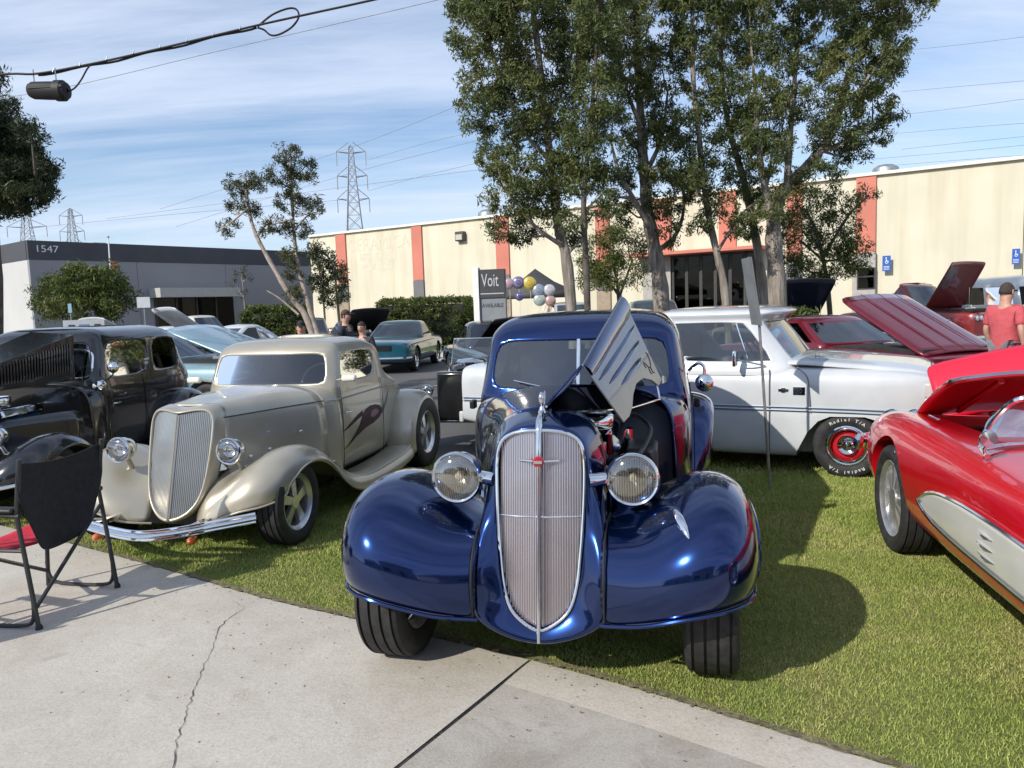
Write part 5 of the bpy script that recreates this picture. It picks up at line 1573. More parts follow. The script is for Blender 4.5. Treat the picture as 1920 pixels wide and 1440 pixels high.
def make_roadster():
    a = 191
    T = thing('roadster', 'bright red open roadster with white side cove and hood raised at the right edge', 'car', (3.23, 4.58, 0), R(-a))
    secs = [(-1.02, [(.45, .36), (.55, .40), (.58, .48), (.57, .57), (.52, .63), (.42, .655), (.28, .66), (0, .655)]),
            (-.90, [(.68, .30), (.78, .37), (.81, .50), (.79, .63), (.73, .72), (.60, .755), (.44, .74), (0, .72)]),
            (-.55, [(.78, .26), (.87, .34), (.905, .50), (.895, .67), (.84, .79), (.71, .84), (.54, .79), (0, .765)]),
            (-.1, [(.80, .24), (.885, .34), (.925, .50), (.92, .68), (.865, .815), (.735, .865), (.56, .80), (0, .79)]),
            (.35, [(.81, .23), (.89, .34), (.92, .50), (.915, .67), (.87, .805), (.75, .86), (.57, .81), (0, .81)]),
            (.75, [(.82, .23), (.885, .33), (.91, .48), (.91, .63), (.88, .775), (.79, .845), (.60, .835), (0, .845)]),
            (1.1, [(.82, .23), (.88, .33), (.90, .48), (.905, .63), (.885, .765), (.81, .83), (.62, .835), (0, .85)]),
            (1.6, [(.82, .23), (.88, .33), (.90, .48), (.905, .63), (.89, .755), (.83, .81), (.66, .815), (0, .82)]),
            (2.2, [(.82, .25), (.89, .35), (.91, .50), (.915, .66), (.89, .78), (.82, .83), (.62, .82), (0, .82)]),
            (2.7, [(.78, .28), (.87, .36), (.90, .50), (.905, .66), (.87, .80), (.78, .85), (.58, .82), (0, .80)]),
            (3.3, [(.62, .34), (.74, .40), (.78, .50), (.78, .60), (.73, .70), (.62, .75), (.45, .72), (0, .70)])]
    cuts = [(sd * .86, yy, .345, .385, .5) for sd in (1, -1) for yy in (0.0, 2.59)]
    o = section_body(T, secs, RED)
    # bay and cockpit openings
    baked(o)
    cs = [ring_cut(x, y, z, r_, w, DARK) for x, y, z, r_, w in cuts]
    WBAY = mat('white_bay', (0.62, 0.60, 0.56), .5, var=.1)
    for (c, d_, m_) in (((0, .02, .95), (1.04, 1.16, .80), WBAY), ((0, 1.70, .95), (1.24, 1.0, .9), mat('white_leather', (0.60, 0.58, 0.54), .5))):
        cs.append(B().box(c, d_).obj('cutter', m_, None))
    o.parent = None
    cut(o, cs)
    o.parent = T
    # cove
    for sd in (1, -1):
        topl = [(.62, .485), (.76, .555), (.97, .60), (1.4, .625), (2.0, .62), (2.4, .60)]
        botl = [(.62, .475), (.72, .425), (.95, .395), (1.4, .385), (2.0, .385), (2.4, .39)]
        rows = []
        def xs(z):
            return float(np.interp(z, [.23, .33, .48, .63, .77], [.80, .875, .905, .908, .885]))
        for (ya, za), (yb, zb_) in zip(topl, botl):
            rows.append([(sd * (xs(z) + .002), ya, float(z)) for z in np.linspace(za, zb_, 5)])
        cv = B().grid(rows).obj('side_cove', IVORY, T, sub=1, solid=.004, soff=1)
        loop = [(sd * (xs(z) + .008), y, z) for y, z in topl] + [(sd * (xs(z) + .008), y, z) for y, z in botl[::-1]]
        B().tube(smooth_path(loop, 3, True), .009, 6, closed=True).obj('cove_trim', CHROME, cv)
        for k, (y0, z0) in enumerate(((1.42, .55), (1.42, .50), (1.42, .45))):
            B().tube([(sd * (xs(z0) + .006), y0, z0), (sd * (xs(z0) + .014), y0 + .09, z0), (sd * (xs(z0) + .008), y0 + .17, z0)], [.003, .010, .002], 8, flat=.7).obj('vent_spear', CHROME, cv)
        # door gap, handle
        B().tube([(sd * .905, 1.95, .28), (sd * .912, 1.95, .60), (sd * .898, 1.95, .76), (sd * .83, 1.95, .812)], .004, 5).obj('door_gap', BLACKP, T)
        # bumper wing with its guard
        B().tube(smooth_path([(sd * .35, -1.10, .52), (sd * .70, -1.02, .53), (sd * .86, -.86, .55), (sd * .915, -.66, .57)], 5), [.02] + [.036] * 14 + [.012], 10, flat=1.5).obj('bumper_wing', CHROME, T)
        simple_lamp(T, (sd * .64, -.84, .70), .08, (0, .9, -.3))
        simple_lamp(T, (sd * .46, -.93, .69), .075, (0, .9, -.3))
        make_wheel(T, sd * .80, 0, .335, .20, .235, sd, 'fine', ALLOY)
        make_wheel(T, sd * .80, 2.59, .335, .20, .235, sd, 'fine', ALLOY)
        B().lathe([(.001, -.004), (.012, -.003), (.012, .002)], (sd * .918, .20, .665), (-sd, 0, 0), 12).obj('fender_badge', CHROME, T)
        B().tube([(sd * .70, .12, .876), (sd * .70, .26, .876)], .012, 8, flat=.5).obj('fender_ornament', CHROME, T)
    # hood, hinged at the nose, underside towards the windscreen
    h0, h1 = V((0, -.64, .765)), V((0, .0, 1.075))
    rows, rows2 = [], []
    for i in range(7):
        c = h0.lerp(h1, i / 6)
        up_ = V((0, -(h1 - h0).z, (h1 - h0).y)).normalized()
        ww = .54 + .03 * math.sin(math.pi * i / 6)
        rows.append([c + V((x * ww, 0, 0)) + up_ * (.05 * (1 - x * x)) for x in (-1, -.75, -.4, 0, .4, .75, 1)])
    ho = B().grid(rows).obj('hood', RED, T, sub=2, solid=.018)
    part_of(ho, 'raised red hood showing its dark underside')
    fr = [rows[0][0], rows[0][6], rows[6][6], rows[6][3], rows[6][0]]
    edge = [V(p) for p in rows[6]] + [V(rows[i][6]) for i in (5, 4, 3, 2, 1, 0)]
    B().tube(smooth_path([V(r_[0]) for r_ in rows] + [V(p) for p in rows[6][1:]] + [V(r_[6]) for r_ in rows[::-1][1:]], 2), .012, 6).obj('hood_seal', CHROME, ho)
    for x in (-.3, .3):
        B().tube([h0.lerp(h1, .12) + V((x, 0, .0)), h0.lerp(h1, .9) + V((x * .8, 0, .01))], .022, 8, flat=.6).obj('hood_brace', RED, ho)
    # engine
    e = B().box((0, .1, .60), (.4, .7, .2)).obj('engine_block', mat('engine_orange', (0.25, 0.06, 0.02), .5, var=.2), T, bevel=.03)
    for sd in (1, -1):
        B().box((sd * .2, .1, .72), (.16, .6, .09)).obj('valve_cover', CHROME, e, bevel=.02)
    B().lathe([(.15, .0), (.15, .055), (.14, .06), (.02, .065), (.001, .07)], (.30, .28, .775), (.25, .75, .6), 32).obj('air_cleaner', CHROME, e, ang=30)
    B().box((0, -.50, .60), (.7, .06, .2)).obj('radiator', BLACKM, e)
    B().tube(smooth_path([(.1, -.45, .78), (.18, -.3, .82), (.1, -.15, .78)], 4), .024, 8).obj('radiator_hose', RUBBER, e)
    # windscreen frame
    fr = smooth_path([(.80, 1.22, .845), (.78, 1.10, .90), (.70, 1.14, 1.06), (.62, 1.20, 1.12), (.3, 1.12, 1.14), (0, 1.10, 1.145), (-.3, 1.12, 1.14), (-.62, 1.20, 1.12), (-.70, 1.14, 1.06), (-.78, 1.10, .90), (-.80, 1.22, .845)], 4)
    B().tube(fr, .014, 8).obj('windscreen_frame', CHROME, T)
    g = [[(.76, 1.10, .86), (.6, .98, .86), (.3, .93, .86), (0, .92, .86), (-.3, .93, .86), (-.6, .98, .86), (-.76, 1.10, .86)], [(.69, 1.16, 1.07), (.58, 1.17, 1.115), (.3, 1.12, 1.135), (0, 1.10, 1.14), (-.3, 1.12, 1.135), (-.58, 1.17, 1.115), (-.69, 1.16, 1.07)]]
    B().grid(g).obj('windscreen', glass('roadster_glass', (0.8, 0.85, 0.84), boost=.1), T)
    B().tube(smooth_path([(.78, 1.10, .855), (.6, .97, .855), (.3, .92, .86), (0, .91, .86), (-.3, .92, .86), (-.6, .97, .855), (-.78, 1.10, .855)], 4), .012, 8).obj('windscreen_base', CHROME, T)
    m_ = B().tube([(.80, 1.20, .83), (.81, 1.21, .88), (.80, 1.22, .90)], .008, 8).obj('wing_mirror', CHROME, T)
    B().lathe([(.001, -.02), (.032, -.016), (.04, .0), (.038, .01), (.001, .012)], (.80, 1.225, .93), (0, 1, 0), 20).obj('mirror_head', CHROME, m_, ang=60)
    for sd in (1, -1):
        B().box((sd * .34, 1.75, .52), (.5, .5, .16)).box((sd * .34, 2.0, .72), (.5, .14, .4)).obj('seat', mat('white_leather', (0.60, 0.58, 0.54), .5), T, bevel=.05)
    B().lathe([(.19, -.01), (.2, 0), (.19, .01), (.18, 0), (.19, -.01)], (.34, 1.42, .84), (0, -.8, .6), 24).obj('steering_wheel', RED, T)
    return T


make_roadster()


# ------------------------------------------------------------------ 1960s cars in the car park
def sixties(name, label, loc, rz, P, L0=-.95, L1=3.9, wb=2.85, W=.92, H=1.35, deck=.88, hood=None, cab=(.95, 2.75), roofP=None, group='show cars in the car park', lamps=2, ridges=(-.46, 0, .46), detail=False, rim=None):
    T = thing(name, label, 'car', loc, rz, group)
    d = deck
    pr = lambda s_, t, z0=.22: [(.84 * s_ * W, z0), (.95 * s_ * W, z0 + .07), (s_ * W, .50), (s_ * W * .99, d - .20), (s_ * W * .95, d - .07), (s_ * W * .84, t), (s_ * W * .5, t + .015), (0, t + .02)]
    secs = [(L0, pr(.86, d - .12, .34)), (L0 + .07, pr(.95, d - .06, .30)), (L0 + .4, pr(.99, d - .02)), (0, pr(1, d)), (.6, pr(1, d + .01)), (1.3, pr(1, d + .01)), (2.2, pr(1, d + .02)), (wb, pr(1, d + .015)), (L1 - .35, pr(.98, d - .01)), (L1 - .05, pr(.94, d - .05, .30)), (L1, pr(.87, d - .1, .34))]
    cuts = [(sd * W * .9, yy, .33, .385, W * .5) for sd in (1, -1) for yy in (0.0, wb)]
    section_body(T, secs, P, cuts=cuts, sub=2 if detail else 1)
    yf, yr = cab

    def lv(z, w, a, b_):
        return [(0, a - .07, z), (w * .5, a - .05, z), (w * .9, a + .02, z), (w * .98, a + .1, z), (w, a + .2, z), (w, a + (b_ - a) * .55, z), (w * .99, a + (b_ - a) * .60, z), (w * .93, b_ - .25, z), (w * .88, b_ - .05, z), (w * .4, b_ + .03, z), (0, b_ + .04, z)]
    w0 = W * .88
    lev = [lv(d - .05, w0, yf, yr), lv(d + .03, w0 * .985, yf + .02, yr), lv(d + .07, w0 * .97, yf + .06, yr - .02), lv(H - .11, w0 * .80, yf + .55, yr - .50), lv(H - .06, w0 * .76, yf + .62, yr - .56), lv(H - .02, w0 * .66, yf + .72, yr - .66), lv(H, w0 * .42, yf + .88, yr - .78)]
    lev = lev[:5] + [roof_fit(q, lev[4]) for q in lev[5:]]
    body, wins = half_loops(lev, {'w': [(2, 0, 0), (2, 1, 0)], 's': [(2, 4, 1)], 's_': [(2, 4, -1)], 'q': [(2, 6, 1)], 'q_': [(2, 6, -1)], 'b': [(2, 8, 0), (2, 9, 0)]}, cap_top='spine')
    body.obj('roof', roofP or P, T, sub=2, solid=.015, crease=.6)
    for k, nm in (('w', 'windscreen'), ('s', 'side_window'), ('s_', 'side_window'), ('q', 'quarter_window'), ('q_', 'quarter_window'), ('b', 'rear_window')):
        wins[k].obj(nm, TINT if k != 'w' else glass('show_car_screen', (0.35, 0.40, 0.40), boost=.12), T, sub=2, crease=.6)
    B().box((0, (yf + yr) / 2, .62), (W * 1.5, yr - yf - .3, .4)).obj('cabin_floor', DARK, T)
    for sd in (1, -1):
        for yy in (0.0, wb):
            w = make_wheel(T, sd * (W - .14), yy, .325, .21, .20, sd, 'spoke5', rim or CHROME, detail=False)
        for k in range(lamps):
            simple_lamp(T, (sd * (W * .80 - .17 * k), L0 + .02, d - .19), .07)
    B().box((0, L0 + .0, d - .19), (W * .9, .04, .13)).obj('grille', BLACKM, T)
    B().tube(smooth_path([(-W * .96, L0 + .25, .42), (-W * .86, L0 - .03, .42), (0, L0 - .08, .42), (W * .86, L0 - .03, .42), (W * .96, L0 + .25, .42)], 4), .05, 8, flat=.7).obj('front_bumper', CHROME, T)
    B().tube(smooth_path([(-W * .96, L1 - .2, .45), (-W * .86, L1 + .03, .45), (W * .86, L1 + .03, .45), (W * .96, L1 - .2, .45)], 4), .05, 8, flat=.7).obj('rear_bumper', CHROME, T)
    if hood:
        ang, hinge, m_in = hood
        y0, y1 = L0 + .12, yf - .06
        Lh = y1 - y0
        hw = W * .80
        rows = []
        for i in range(6):
            u = i / 5
            s_ = u * Lh
            row = []
            for x in (-1, -.92, -.5, -.42, 0, .42, .5, .92, 1):
                zc = .03 * (1 - x * x) + (.012 if abs(x) < .45 else 0) - (.04 if abs(x) == 1 else 0)
                if hinge == 'rear':
                    yy = y1 - s_ * math.cos(ang) + zc * math.sin(ang) * -1 * -1; z_ = d + .03 + s_ * math.sin(ang) + zc * math.cos(ang)
                else:
                    yy = y0 + s_ * math.cos(ang) - zc * math.sin(ang); z_ = d - .03 + s_ * math.sin(ang) + zc * math.cos(ang)
                row.append((x * hw * (1 - .06 * u), yy, z_))
            rows.append(row)
        ho = B().grid(rows).obj('raised_hood', P, T, sub=1, solid=.03)
        for x in ridges:
            q = []
            for i in range(6):
                u = i / 5; s_ = u * Lh; zc = .03 * (1 - x * x) + .022
                q.append((x * hw * (1 - .06 * u), (y1 - s_ * math.cos(ang) + zc * math.sin(ang)) if hinge == 'rear' else (y0 + s_ * math.cos(ang) - zc * math.sin(ang)), d + (.03 if hinge == 'rear' else -.03) + s_ * math.sin(ang) + zc * math.cos(ang)))
            B().tube(q, [.006, .011, .013, .013, .011, .006], 8, flat=.7).obj('hood_ridge', P, ho)
        B().box((0, (y0 + y1) / 2, d - .0), (hw * 1.9, Lh * .94, .06)).obj('engine_bay', DARK, T)
        B().box((0, (y0 + y1) / 2 + .1, d + .02), (.4, .5, .1)).lathe([(.16, 0), (.16, .07), (.001, .08)], (0, (y0 + y1) / 2, d + .07), (0, 0, 1), 20).obj('engine', CHROME, T, bevel=.01)
        yt = (y1 - Lh * .5 * math.cos(ang)) if hinge == 'rear' else (y0 + Lh * .5 * math.cos(ang))
        B().tube([(hw * .85, yt, d), (hw * .85, yt, d + Lh * .5 * math.sin(ang))], .008, 6).obj('hood_prop', CHROME, T)
    return T

# ------------------------------------------------------------------ cars parked further back
def pt(px, Y, py=600):
    p_ = at(px, py, Y)
    return (p_.x, p_.y, -0.03)


sixties('teal_coupe', 'teal blue muscle coupe parked behind the tan coupe roof', (-3.42, 20.9, -.03), R(-6), paint('teal_paint', (0.012, 0.10, 0.15), metal=.5), lamps=0, cab=(1.05, 3.3), H=1.36, roofP=paint('dark_green_roof', (0.015, 0.05, 0.055), metal=.3), detail=True)
sixties('maroon_coupe', 'dark maroon coupe behind the white truck with ridged hood tilted forward', (5.98, 11.35, -.03), R(20), paint('maroon_paint', (0.16, 0.006, 0.018), metal=.35), hood=(R(27), 'front', DARK), cab=(1.0, 2.9), H=1.32, deck=.84, lamps=1, detail=True)
rp = sixties('red_show_truck', 'dark red pickup by the cream wall with its hood propped high', (12.6, 21.4, -.03), R(24), paint('oxblood_paint', (0.22, 0.018, 0.018), metal=.1), hood=(R(58), 'rear', DARK), cab=(.75, 2.15), H=1.92, deck=1.12, L1=3.6, W=.95)
rp['category'] = 'truck'
sixties('navy_sedan', 'dark navy car with open hood parked beside the big tree trunks', (7.2, 19.0, -.03), R(6), paint('navy_paint', (0.008, 0.010, 0.03)), hood=(R(42), 'rear', DARK), cab=(.95, 2.9))
sixties('slate_sports_car', 'slate teal low sports car behind the man in the red shirt', (7.9, 13.6, -.03), R(84), paint('slate_paint', (0.018, 0.045, 0.06), metal=.3), H=1.15, deck=.86, cab=(1.1, 2.7), wb=2.5, L1=3.4)
sixties('estate_car', 'dark green wagon seen over the white truck roof beside the trunks', (4.2, 21.5, -.03), R(-4), paint('bottle_green_paint', (0.02, 0.045, 0.04)), H=1.72, deck=1.0, cab=(.8, 3.7))
sixties('light_blue_sedan', 'pale blue sedan with humped hood tilted up beside the tan coupe', (-4.35, 12.4, -.03), R(72), paint('powder_blue_paint', (0.22, 0.34, 0.40), metal=.2), ridges=(), hood=(R(19), 'front', DARK), cab=(1.0, 3.0), H=1.42, deck=.95, detail=True)
sixties('white_hardtop', 'white car with raised hood in front of the grey building porch', (-9.5, 22.3, -.03), R(-38), WHT, hood=(R(36), 'rear', DARK), cab=(1.0, 2.9), H=1.4)
sixties('white_convertible', 'white car with low raised hood left of the white hardtop', (-12.4, 24.0, -.03), R(-30), WHT, hood=(R(28), 'rear', DARK), cab=(1.0, 2.9), H=1.4)
sixties('black_coupe', 'black car with its hood up behind the sedan and the grey sign', (0.15, 14.6, -.03), R(14), BLKP, hood=(R(18), 'rear', DARK), cab=(1.0, 2.9), H=1.38, deck=.86)
sixties('charcoal_fastback', 'charcoal car with open black hood left of the round hedge', (-5.0, 27.0, -.03), R(25), paint('charcoal_paint', (0.03, 0.03, 0.033)), hood=(R(28), 'rear', DARK), cab=(1.0, 2.9))
sixties('brown_sedan', 'brown sedan roof showing over the clipped hedge', (-4.6, 35.5, -.03), R(80), paint('brown_paint', (0.16, 0.08, 0.04), metal=.2), H=1.62, deck=1.0, cab=(.9, 3.2))
sixties('copper_sedan', 'copper coloured car at the right end of the clipped hedge', (-1.7, 31.5, -.03), R(70), paint('copper_paint', (0.28, 0.13, 0.07), metal=.3), H=1.4)
sixties('cream_sedan', 'cream roofed car left of the leaning pine, far in the car park', (-12.2, 33.5, -.03), R(60), paint('cream_paint', (0.6, 0.57, 0.46)), H=1.75, deck=1.0)
sixties('grey_sedan', 'grey car partly hidden behind the leaning pine trunks', (-7.6, 28.5, -.03), R(10), paint('grey_paint', (0.10, 0.11, 0.13), metal=.4), H=1.5)
sixties('silver_wagon', 'pale silver wagon parked behind the slim dark trunk', (2.6, 27.0, -.03), R(12), paint('silver_paint', (0.45, 0.46, 0.46), metal=.3), H=1.75, deck=1.0, cab=(.8, 3.6))
sixties('maroon_sedan', 'dark maroon car at the far left behind the black sedan', (-7.9, 11.9, -.03), R(-15), paint('wine_paint', (0.09, 0.012, 0.015)), H=1.5, cab=(.9, 3.2))


def make_hood_car():
    """red car at the right whose tilted hood shows above the roadster"""
    T = thing('red_show_car', 'red car behind the roadster, its smooth hood tilted up towards the viewer', 'car', (4.35, 6.10, 0), R(-48))
    d = .78
    pr = lambda s_, t: [(.74 * s_, .24), (.82 * s_, .32), (.86 * s_, .5), (.85 * s_, .64), (.8 * s_, .74), (.68 * s_, t), (.4 * s_, t + .01), (0, t + .012)]
    section_body(T, [(-.55, pr(.82, .66)), (-.45, pr(.95, .72)), (0, pr(1, .76)), (1, pr(1, .78)), (2, pr(1, .8)), (3.2, pr(1, .8)), (3.5, pr(.9, .74))], RED, cuts=[(sd * .8, yy, .32, .37, .5) for sd in (1, -1) for yy in (.25, 2.7)])
    for sd in (1, -1):
        for yy in (.25, 2.7):
            make_wheel(T, sd * .72, yy, .32, .2, .2, sd, 'spoke5', CHROME, detail=False)
    tl, bl, tr_ = at(1733, 686, 6.25), at(1757, 790, 6.0), at(1935, 650, 6.0)
    br_ = at(1945, 760, 5.75)
    inv = T.matrix_basis.inverted() if False else (Matrix.Translation((4.35, 6.10, 0)) @ Matrix.Rotation(R(-48), 4, 'Z')).inverted()
    rows = []
    for i in range(5):
        v = i / 4
        row = []
        for j in range(9):
            u = j / 8 * 1.9
            p_ = bl.lerp(br_, u).lerp(tl.lerp(tr_, u), v)
            p_ = p_ + V((-.02, -.10, .05)) * math.sin(math.pi * v) * .5 + V((0, 0, .03)) * math.sin(math.pi * min(u / 1.9, 1))
            row.append(inv @ p_)
        rows.append(row)
    ho = B().grid(rows).obj('raised_hood', paint('hood_red_paint', (0.62, 0.004, 0.03), rough=.35), T, sub=2, solid=.02)
    q = [V(rows[i][4]) .lerp(V(rows[i][5]), .0) for i in range(5)]
    B().tube([V(r_[4]) + (inv.to_3x3() @ V((0, -.02, .012))) for r_ in rows], .012, 6, flat=.6).obj('hood_stripe', mat('pink_stripe', (0.6, 0.25, 0.28), .4), ho)
    def lv(z, w, a, b_):
        return [(0, a, z), (w * .9, a + .05, z), (w, a + .25, z), (w, b_ - .4, z), (w * .8, b_, z), (0, b_ + .02, z)]
    body, wins = half_loops([lv(.76, .76, 1.2, 2.7), lv(.84, .75, 1.22, 2.68), lv(1.15, .62, 1.6, 2.4), lv(1.22, .45, 1.7, 2.3)], {'w': [(1, 0, 0)], 's': [(1, 2, 1)], 's_': [(1, 2, -1)], 'b': [(1, 4, 0)]}, cap_top='spine')
    body.obj('roof', RED, T, sub=2, solid=.015, crease=.6)
    for k, nm in (('w', 'windscreen'), ('s', 'side_window'), ('s_', 'side_window'), ('b', 'rear_window')):
        wins[k].obj(nm, TINT, T, sub=2, crease=.6)
    return T


make_hood_car()


def make_van():
    x, y, _ = pt(1940, 21.0)
    T = thing('white_van', 'white and turquoise camper van at the right edge by the cream wall', 'van', (x + 1.1, y + 1, -.03), R(8))
    def lv(z, w, a, b_):
        return [(0, a - .05, z), (w * .6, a - .03, z), (w * .92, a + .08, z), (w, a + .3, z), (w, a + 1.3, z), (w, a + 1.4, z), (w, b_ - .9, z), (w, b_ - .2, z), (w * .9, b_, z), (0, b_ + .03, z)]
    TURQ = paint('turquoise_paint', (0.02, 0.30, 0.36))
    up_, wins = half_loops([lv(1.02, .86, 0, 4.0), lv(1.12, .86, .02, 4.0), lv(1.20, .85, .05, 3.98), lv(1.72, .79, .22, 3.9), lv(1.85, .76, .28, 3.85), lv(1.98, .66, .4, 3.75), lv(2.05, .45, .6, 3.6)], {'w': [(2, 0, 0), (2, 1, 0)], 's': [(2, 3, 1)], 's_': [(2, 3, -1)], 's2': [(2, 5, 1)], 's2_': [(2, 5, -1)]}, cap_top='spine')
    up_.obj('upper_body', paint('van_white', (0.60, 0.62, 0.60)), T, sub=2, solid=.015, crease=.6)
    for k, nm in (('w', 'windscreen'), ('s', 'side_window'), ('s_', 'side_window'), ('s2', 'side_window'), ('s2_', 'side_window')):
        wins[k].obj(nm, TINT, T, sub=2, crease=.6)
    lo, _ = half_loops([lv(.26, .80, .08, 3.95), lv(.45, .87, -.02, 4.02), lv(.8, .88, -.04, 4.03), lv(1.02, .865, 0, 4.0)], None, cap_top=False, cap_bot=True)
    lo.obj('lower_body', TURQ, T, sub=2, solid=.015)
    for sd in (1, -1):
        simple_lamp(T, (sd * .6, -.03, .78), .1)
        for yy in (.7, 3.2):
            make_wheel(T, sd * .78, yy, .31, .18, .2, sd, 'steelie', WHITE, detail=False)
    B().tube([(-.85, .05, .42), (-.6, -.1, .42), (.6, -.1, .42), (.85, .05, .42)], .05, 8).obj('bumper', CHROME, T)


make_van()


def make_rod():
    """stripped hot rod between the tan coupe and the truck tail"""
    T = thing('hot_rod', 'stripped black hot rod with bare chassis and chrome air scoop behind the tan coupe', 'car', (-0.55, 9.0, -.03), R(-14))
    for sd in (1, -1):
        B().tube([(sd * .33, -.45, .42), (sd * .36, .6, .40), (sd * .38, 2.6, .42)], .045, 8).obj('frame_rail', BLACKM, T)
        make_wheel(T, sd * .68, 0, .33, .19, .20, sd, 'spoke5', ALLOY)
        make_wheel(T, sd * .72, 2.5, .38, .28, .20, sd, 'spoke5', ALLOY)
        B().tube([(sd * .2, .35, .62), (sd * .36, .4, .55), (sd * .42, .7, .45), (sd * .44, 1.4, .42)], .03, 8).obj('exhaust_header', CHROME, T)
    B().tube([(-.62, 0, .33), (.62, 0, .33)], .028, 8).obj('front_axle', CHROME, T)
    B().box((0, -.32, .66), (.46, .10, .56)).obj('radiator_shell', BLKP, T, bevel=.03)
    e = B().box((0, .35, .58), (.42, .62, .36)).obj('engine_block', BLACKM, T, bevel=.03)
    for sd in (1, -1):
        B().box((sd * .2, .35, .80), (.15, .52, .09), M=Matrix.Rotation(R(-25 * sd), 3, 'Y')).obj('valve_cover', CHROME, e, bevel=.02)
    B().tube([(0, .3, .8), (0, .3, .95)], .07, 12).obj('carburettor', ALLOY, e)
    B().lathe([(.09, 0), (.17, .03), (.19, .06), (.16, .09), (.001, .10)], (0, .3, .95), (0, 0, 1), 24).obj('air_scoop', CHROME, e, ang=50)
    def lv(z, w):
        return [(0, .85, z), (w * .7, .87, z), (w, 1.0, z), (w * 1.05, 1.7, z), (w * .95, 2.2, z), (0, 2.3, z)]
    bd, _ = half_loops([lv(.38, .50), lv(.6, .56), lv(.85, .56), lv(.95, .53)], None, cap_top=True, cap_bot=True)
    bd.obj('body_tub', BLKP, T, sub=2)
    B().tube([(-.5, 1.0, .92), (-.48, 1.12, 1.25), (.48, 1.12, 1.25), (.5, 1.0, .92)], .012, 8).obj('windscreen_frame', CHROME, T)
    B().add([(-.49, 1.0, .93), (-.475, 1.115, 1.24), (.475, 1.115, 1.24), (.49, 1.0, .93)], [(0, 1, 2, 3)]).obj('windscreen', CLEAR, T)
    for sd in (1, -1):
        headlamp(T, (sd * .36, -.30, .72), .07, CHROME)


make_rod()

# ================================================================== TREES
def leaf_mat(name, dark, light, yellow):
    m, t, b = node_mat(name)
    co = t.nodes.new('ShaderNodeTexCoord'); g = t.nodes.new('ShaderNodeNewGeometry')
    c = ramp(t, noise(t, co, 0.9, 3, .6), [(.3, dark), (.55, light), (.75, yellow)])
    i_ = ramp(t, g.outputs['Random Per Island'], [(0, (.7, .73, .72)), (.5, (1, 1, 1)), (1, (1.3, 1.25, 1.05))])
    t.links.new(mul(t, c, i_), b.inputs['Base Color'])
    b.inputs['Roughness'].default_value = .5; b.inputs['Specular IOR Level'].default_value = .35
    out = t.nodes['Material Output']
    tl = t.nodes.new('ShaderNodeBsdfTranslucent')
    t.links.new(mul(t, c, i_), tl.inputs['Color'])
    mx = t.nodes.new('ShaderNodeMixShader'); mx.inputs[0].default_value = .30
    t.links.new(b.outputs[0], mx.inputs[1]); t.links.new(tl.outputs[0], mx.inputs[2]); t.links.new(mx.outputs[0], out.inputs[0])
    return m


LEAF_A = leaf_mat('olive_leaf', (.058, .082, .032), (.115, .140, .047), (.20, .20, .062))
LEAF_B = leaf_mat('dark_leaf', (.028, .042, .020), (.05, .066, .028), (.085, .09, .035))
LEAF_C = leaf_mat('shrub_leaf', (.06, .085, .022), (.10, .125, .03), (.16, .165, .05))
LEAF_P = leaf_mat('pine_needle', (.05, .062, .03), (.085, .092, .04), (.14, .13, .055))
m, t, b = node_mat('grey_bark')
co = t.nodes.new('ShaderNodeTexCoord'); mp_ = t.nodes.new('ShaderNodeMapping'); mp_.inputs['Scale'].default_value = (9, 9, 1.1)
t.links.new(co.outputs['Object'], mp_.inputs[0])
nz_ = t.nodes.new('ShaderNodeTexNoise'); nz_.inputs['Scale'].default_value = 1.6; nz_.inputs['Detail'].default_value = 9; nz_.inputs['Roughness'].default_value = .68
t.links.new(mp_.outputs[0], nz_.inputs['Vector'])
t.links.new(mul(t, ramp(t, nz_.outputs['Fac'], [(.30, (.085, .068, .055)), (.48, (.26, .225, .19)), (.70, (.46, .41, .355))]), ramp(t, noise(t, co, 1.4, 4), [(.35, (.7, .68, .66)), (.65, (1.1, 1.1, 1.1))])), b.inputs['Base Color'])
b.inputs['Roughness'].default_value = .9
bump_from(t, b, nz_.outputs['Fac'], .9, .05)
BARK = m
BARKD = mat('dark_bark', (.07, .055, .045), .9, col2=(.13, .11, .09), vscale=8, bump=.6, bscale=18)


def leaves_mesh(name, centers, radii, per, ls, m_, parent, seed, droop=0.0, thin=0.35):
    g = np.random.default_rng(seed)
    C_ = np.repeat(np.asarray(centers, float), per, 0); Rr = np.repeat(np.asarray(radii, float), per)
    n = len(C_)
    d = g.normal(size=(n, 3)); d /= np.linalg.norm(d, axis=1)[:, None]
    P_ = C_ + d * (Rr * g.random(n) ** .45)[:, None] * np.array([1, 1, .85])
    ax = g.normal(size=(n, 3)); ax[:, 2] -= droop; ax += d * .6
    ax /= np.linalg.norm(ax, axis=1)[:, None]
    si = np.cross(ax, g.normal(size=(n, 3))); si /= np.linalg.norm(si, axis=1)[:, None] + 1e-9
    L_ = ls * g.uniform(.6, 1.4, n)[:, None]; W_ = L_ * thin
    v = np.empty((n, 4, 3), np.float32)
    v[:, 0] = P_ - ax * L_; v[:, 1] = P_ + si * W_; v[:, 2] = P_ + ax * L_; v[:, 3] = P_ - si * W_
    me = bpy.data.meshes.new(name)
    me.vertices.add(n * 4); me.vertices.foreach_set('co', v.ravel())
    me.loops.add(n * 4); me.loops.foreach_set('vertex_index', np.arange(n * 4, dtype=np.int32))
    me.polygons.add(n); me.polygons.foreach_set('loop_start', np.arange(0, n * 4, 4, dtype=np.int32))
    me.update(calc_edges=True)
    return link(name, me, m_, parent, smooth=False)


TSEED = [100]


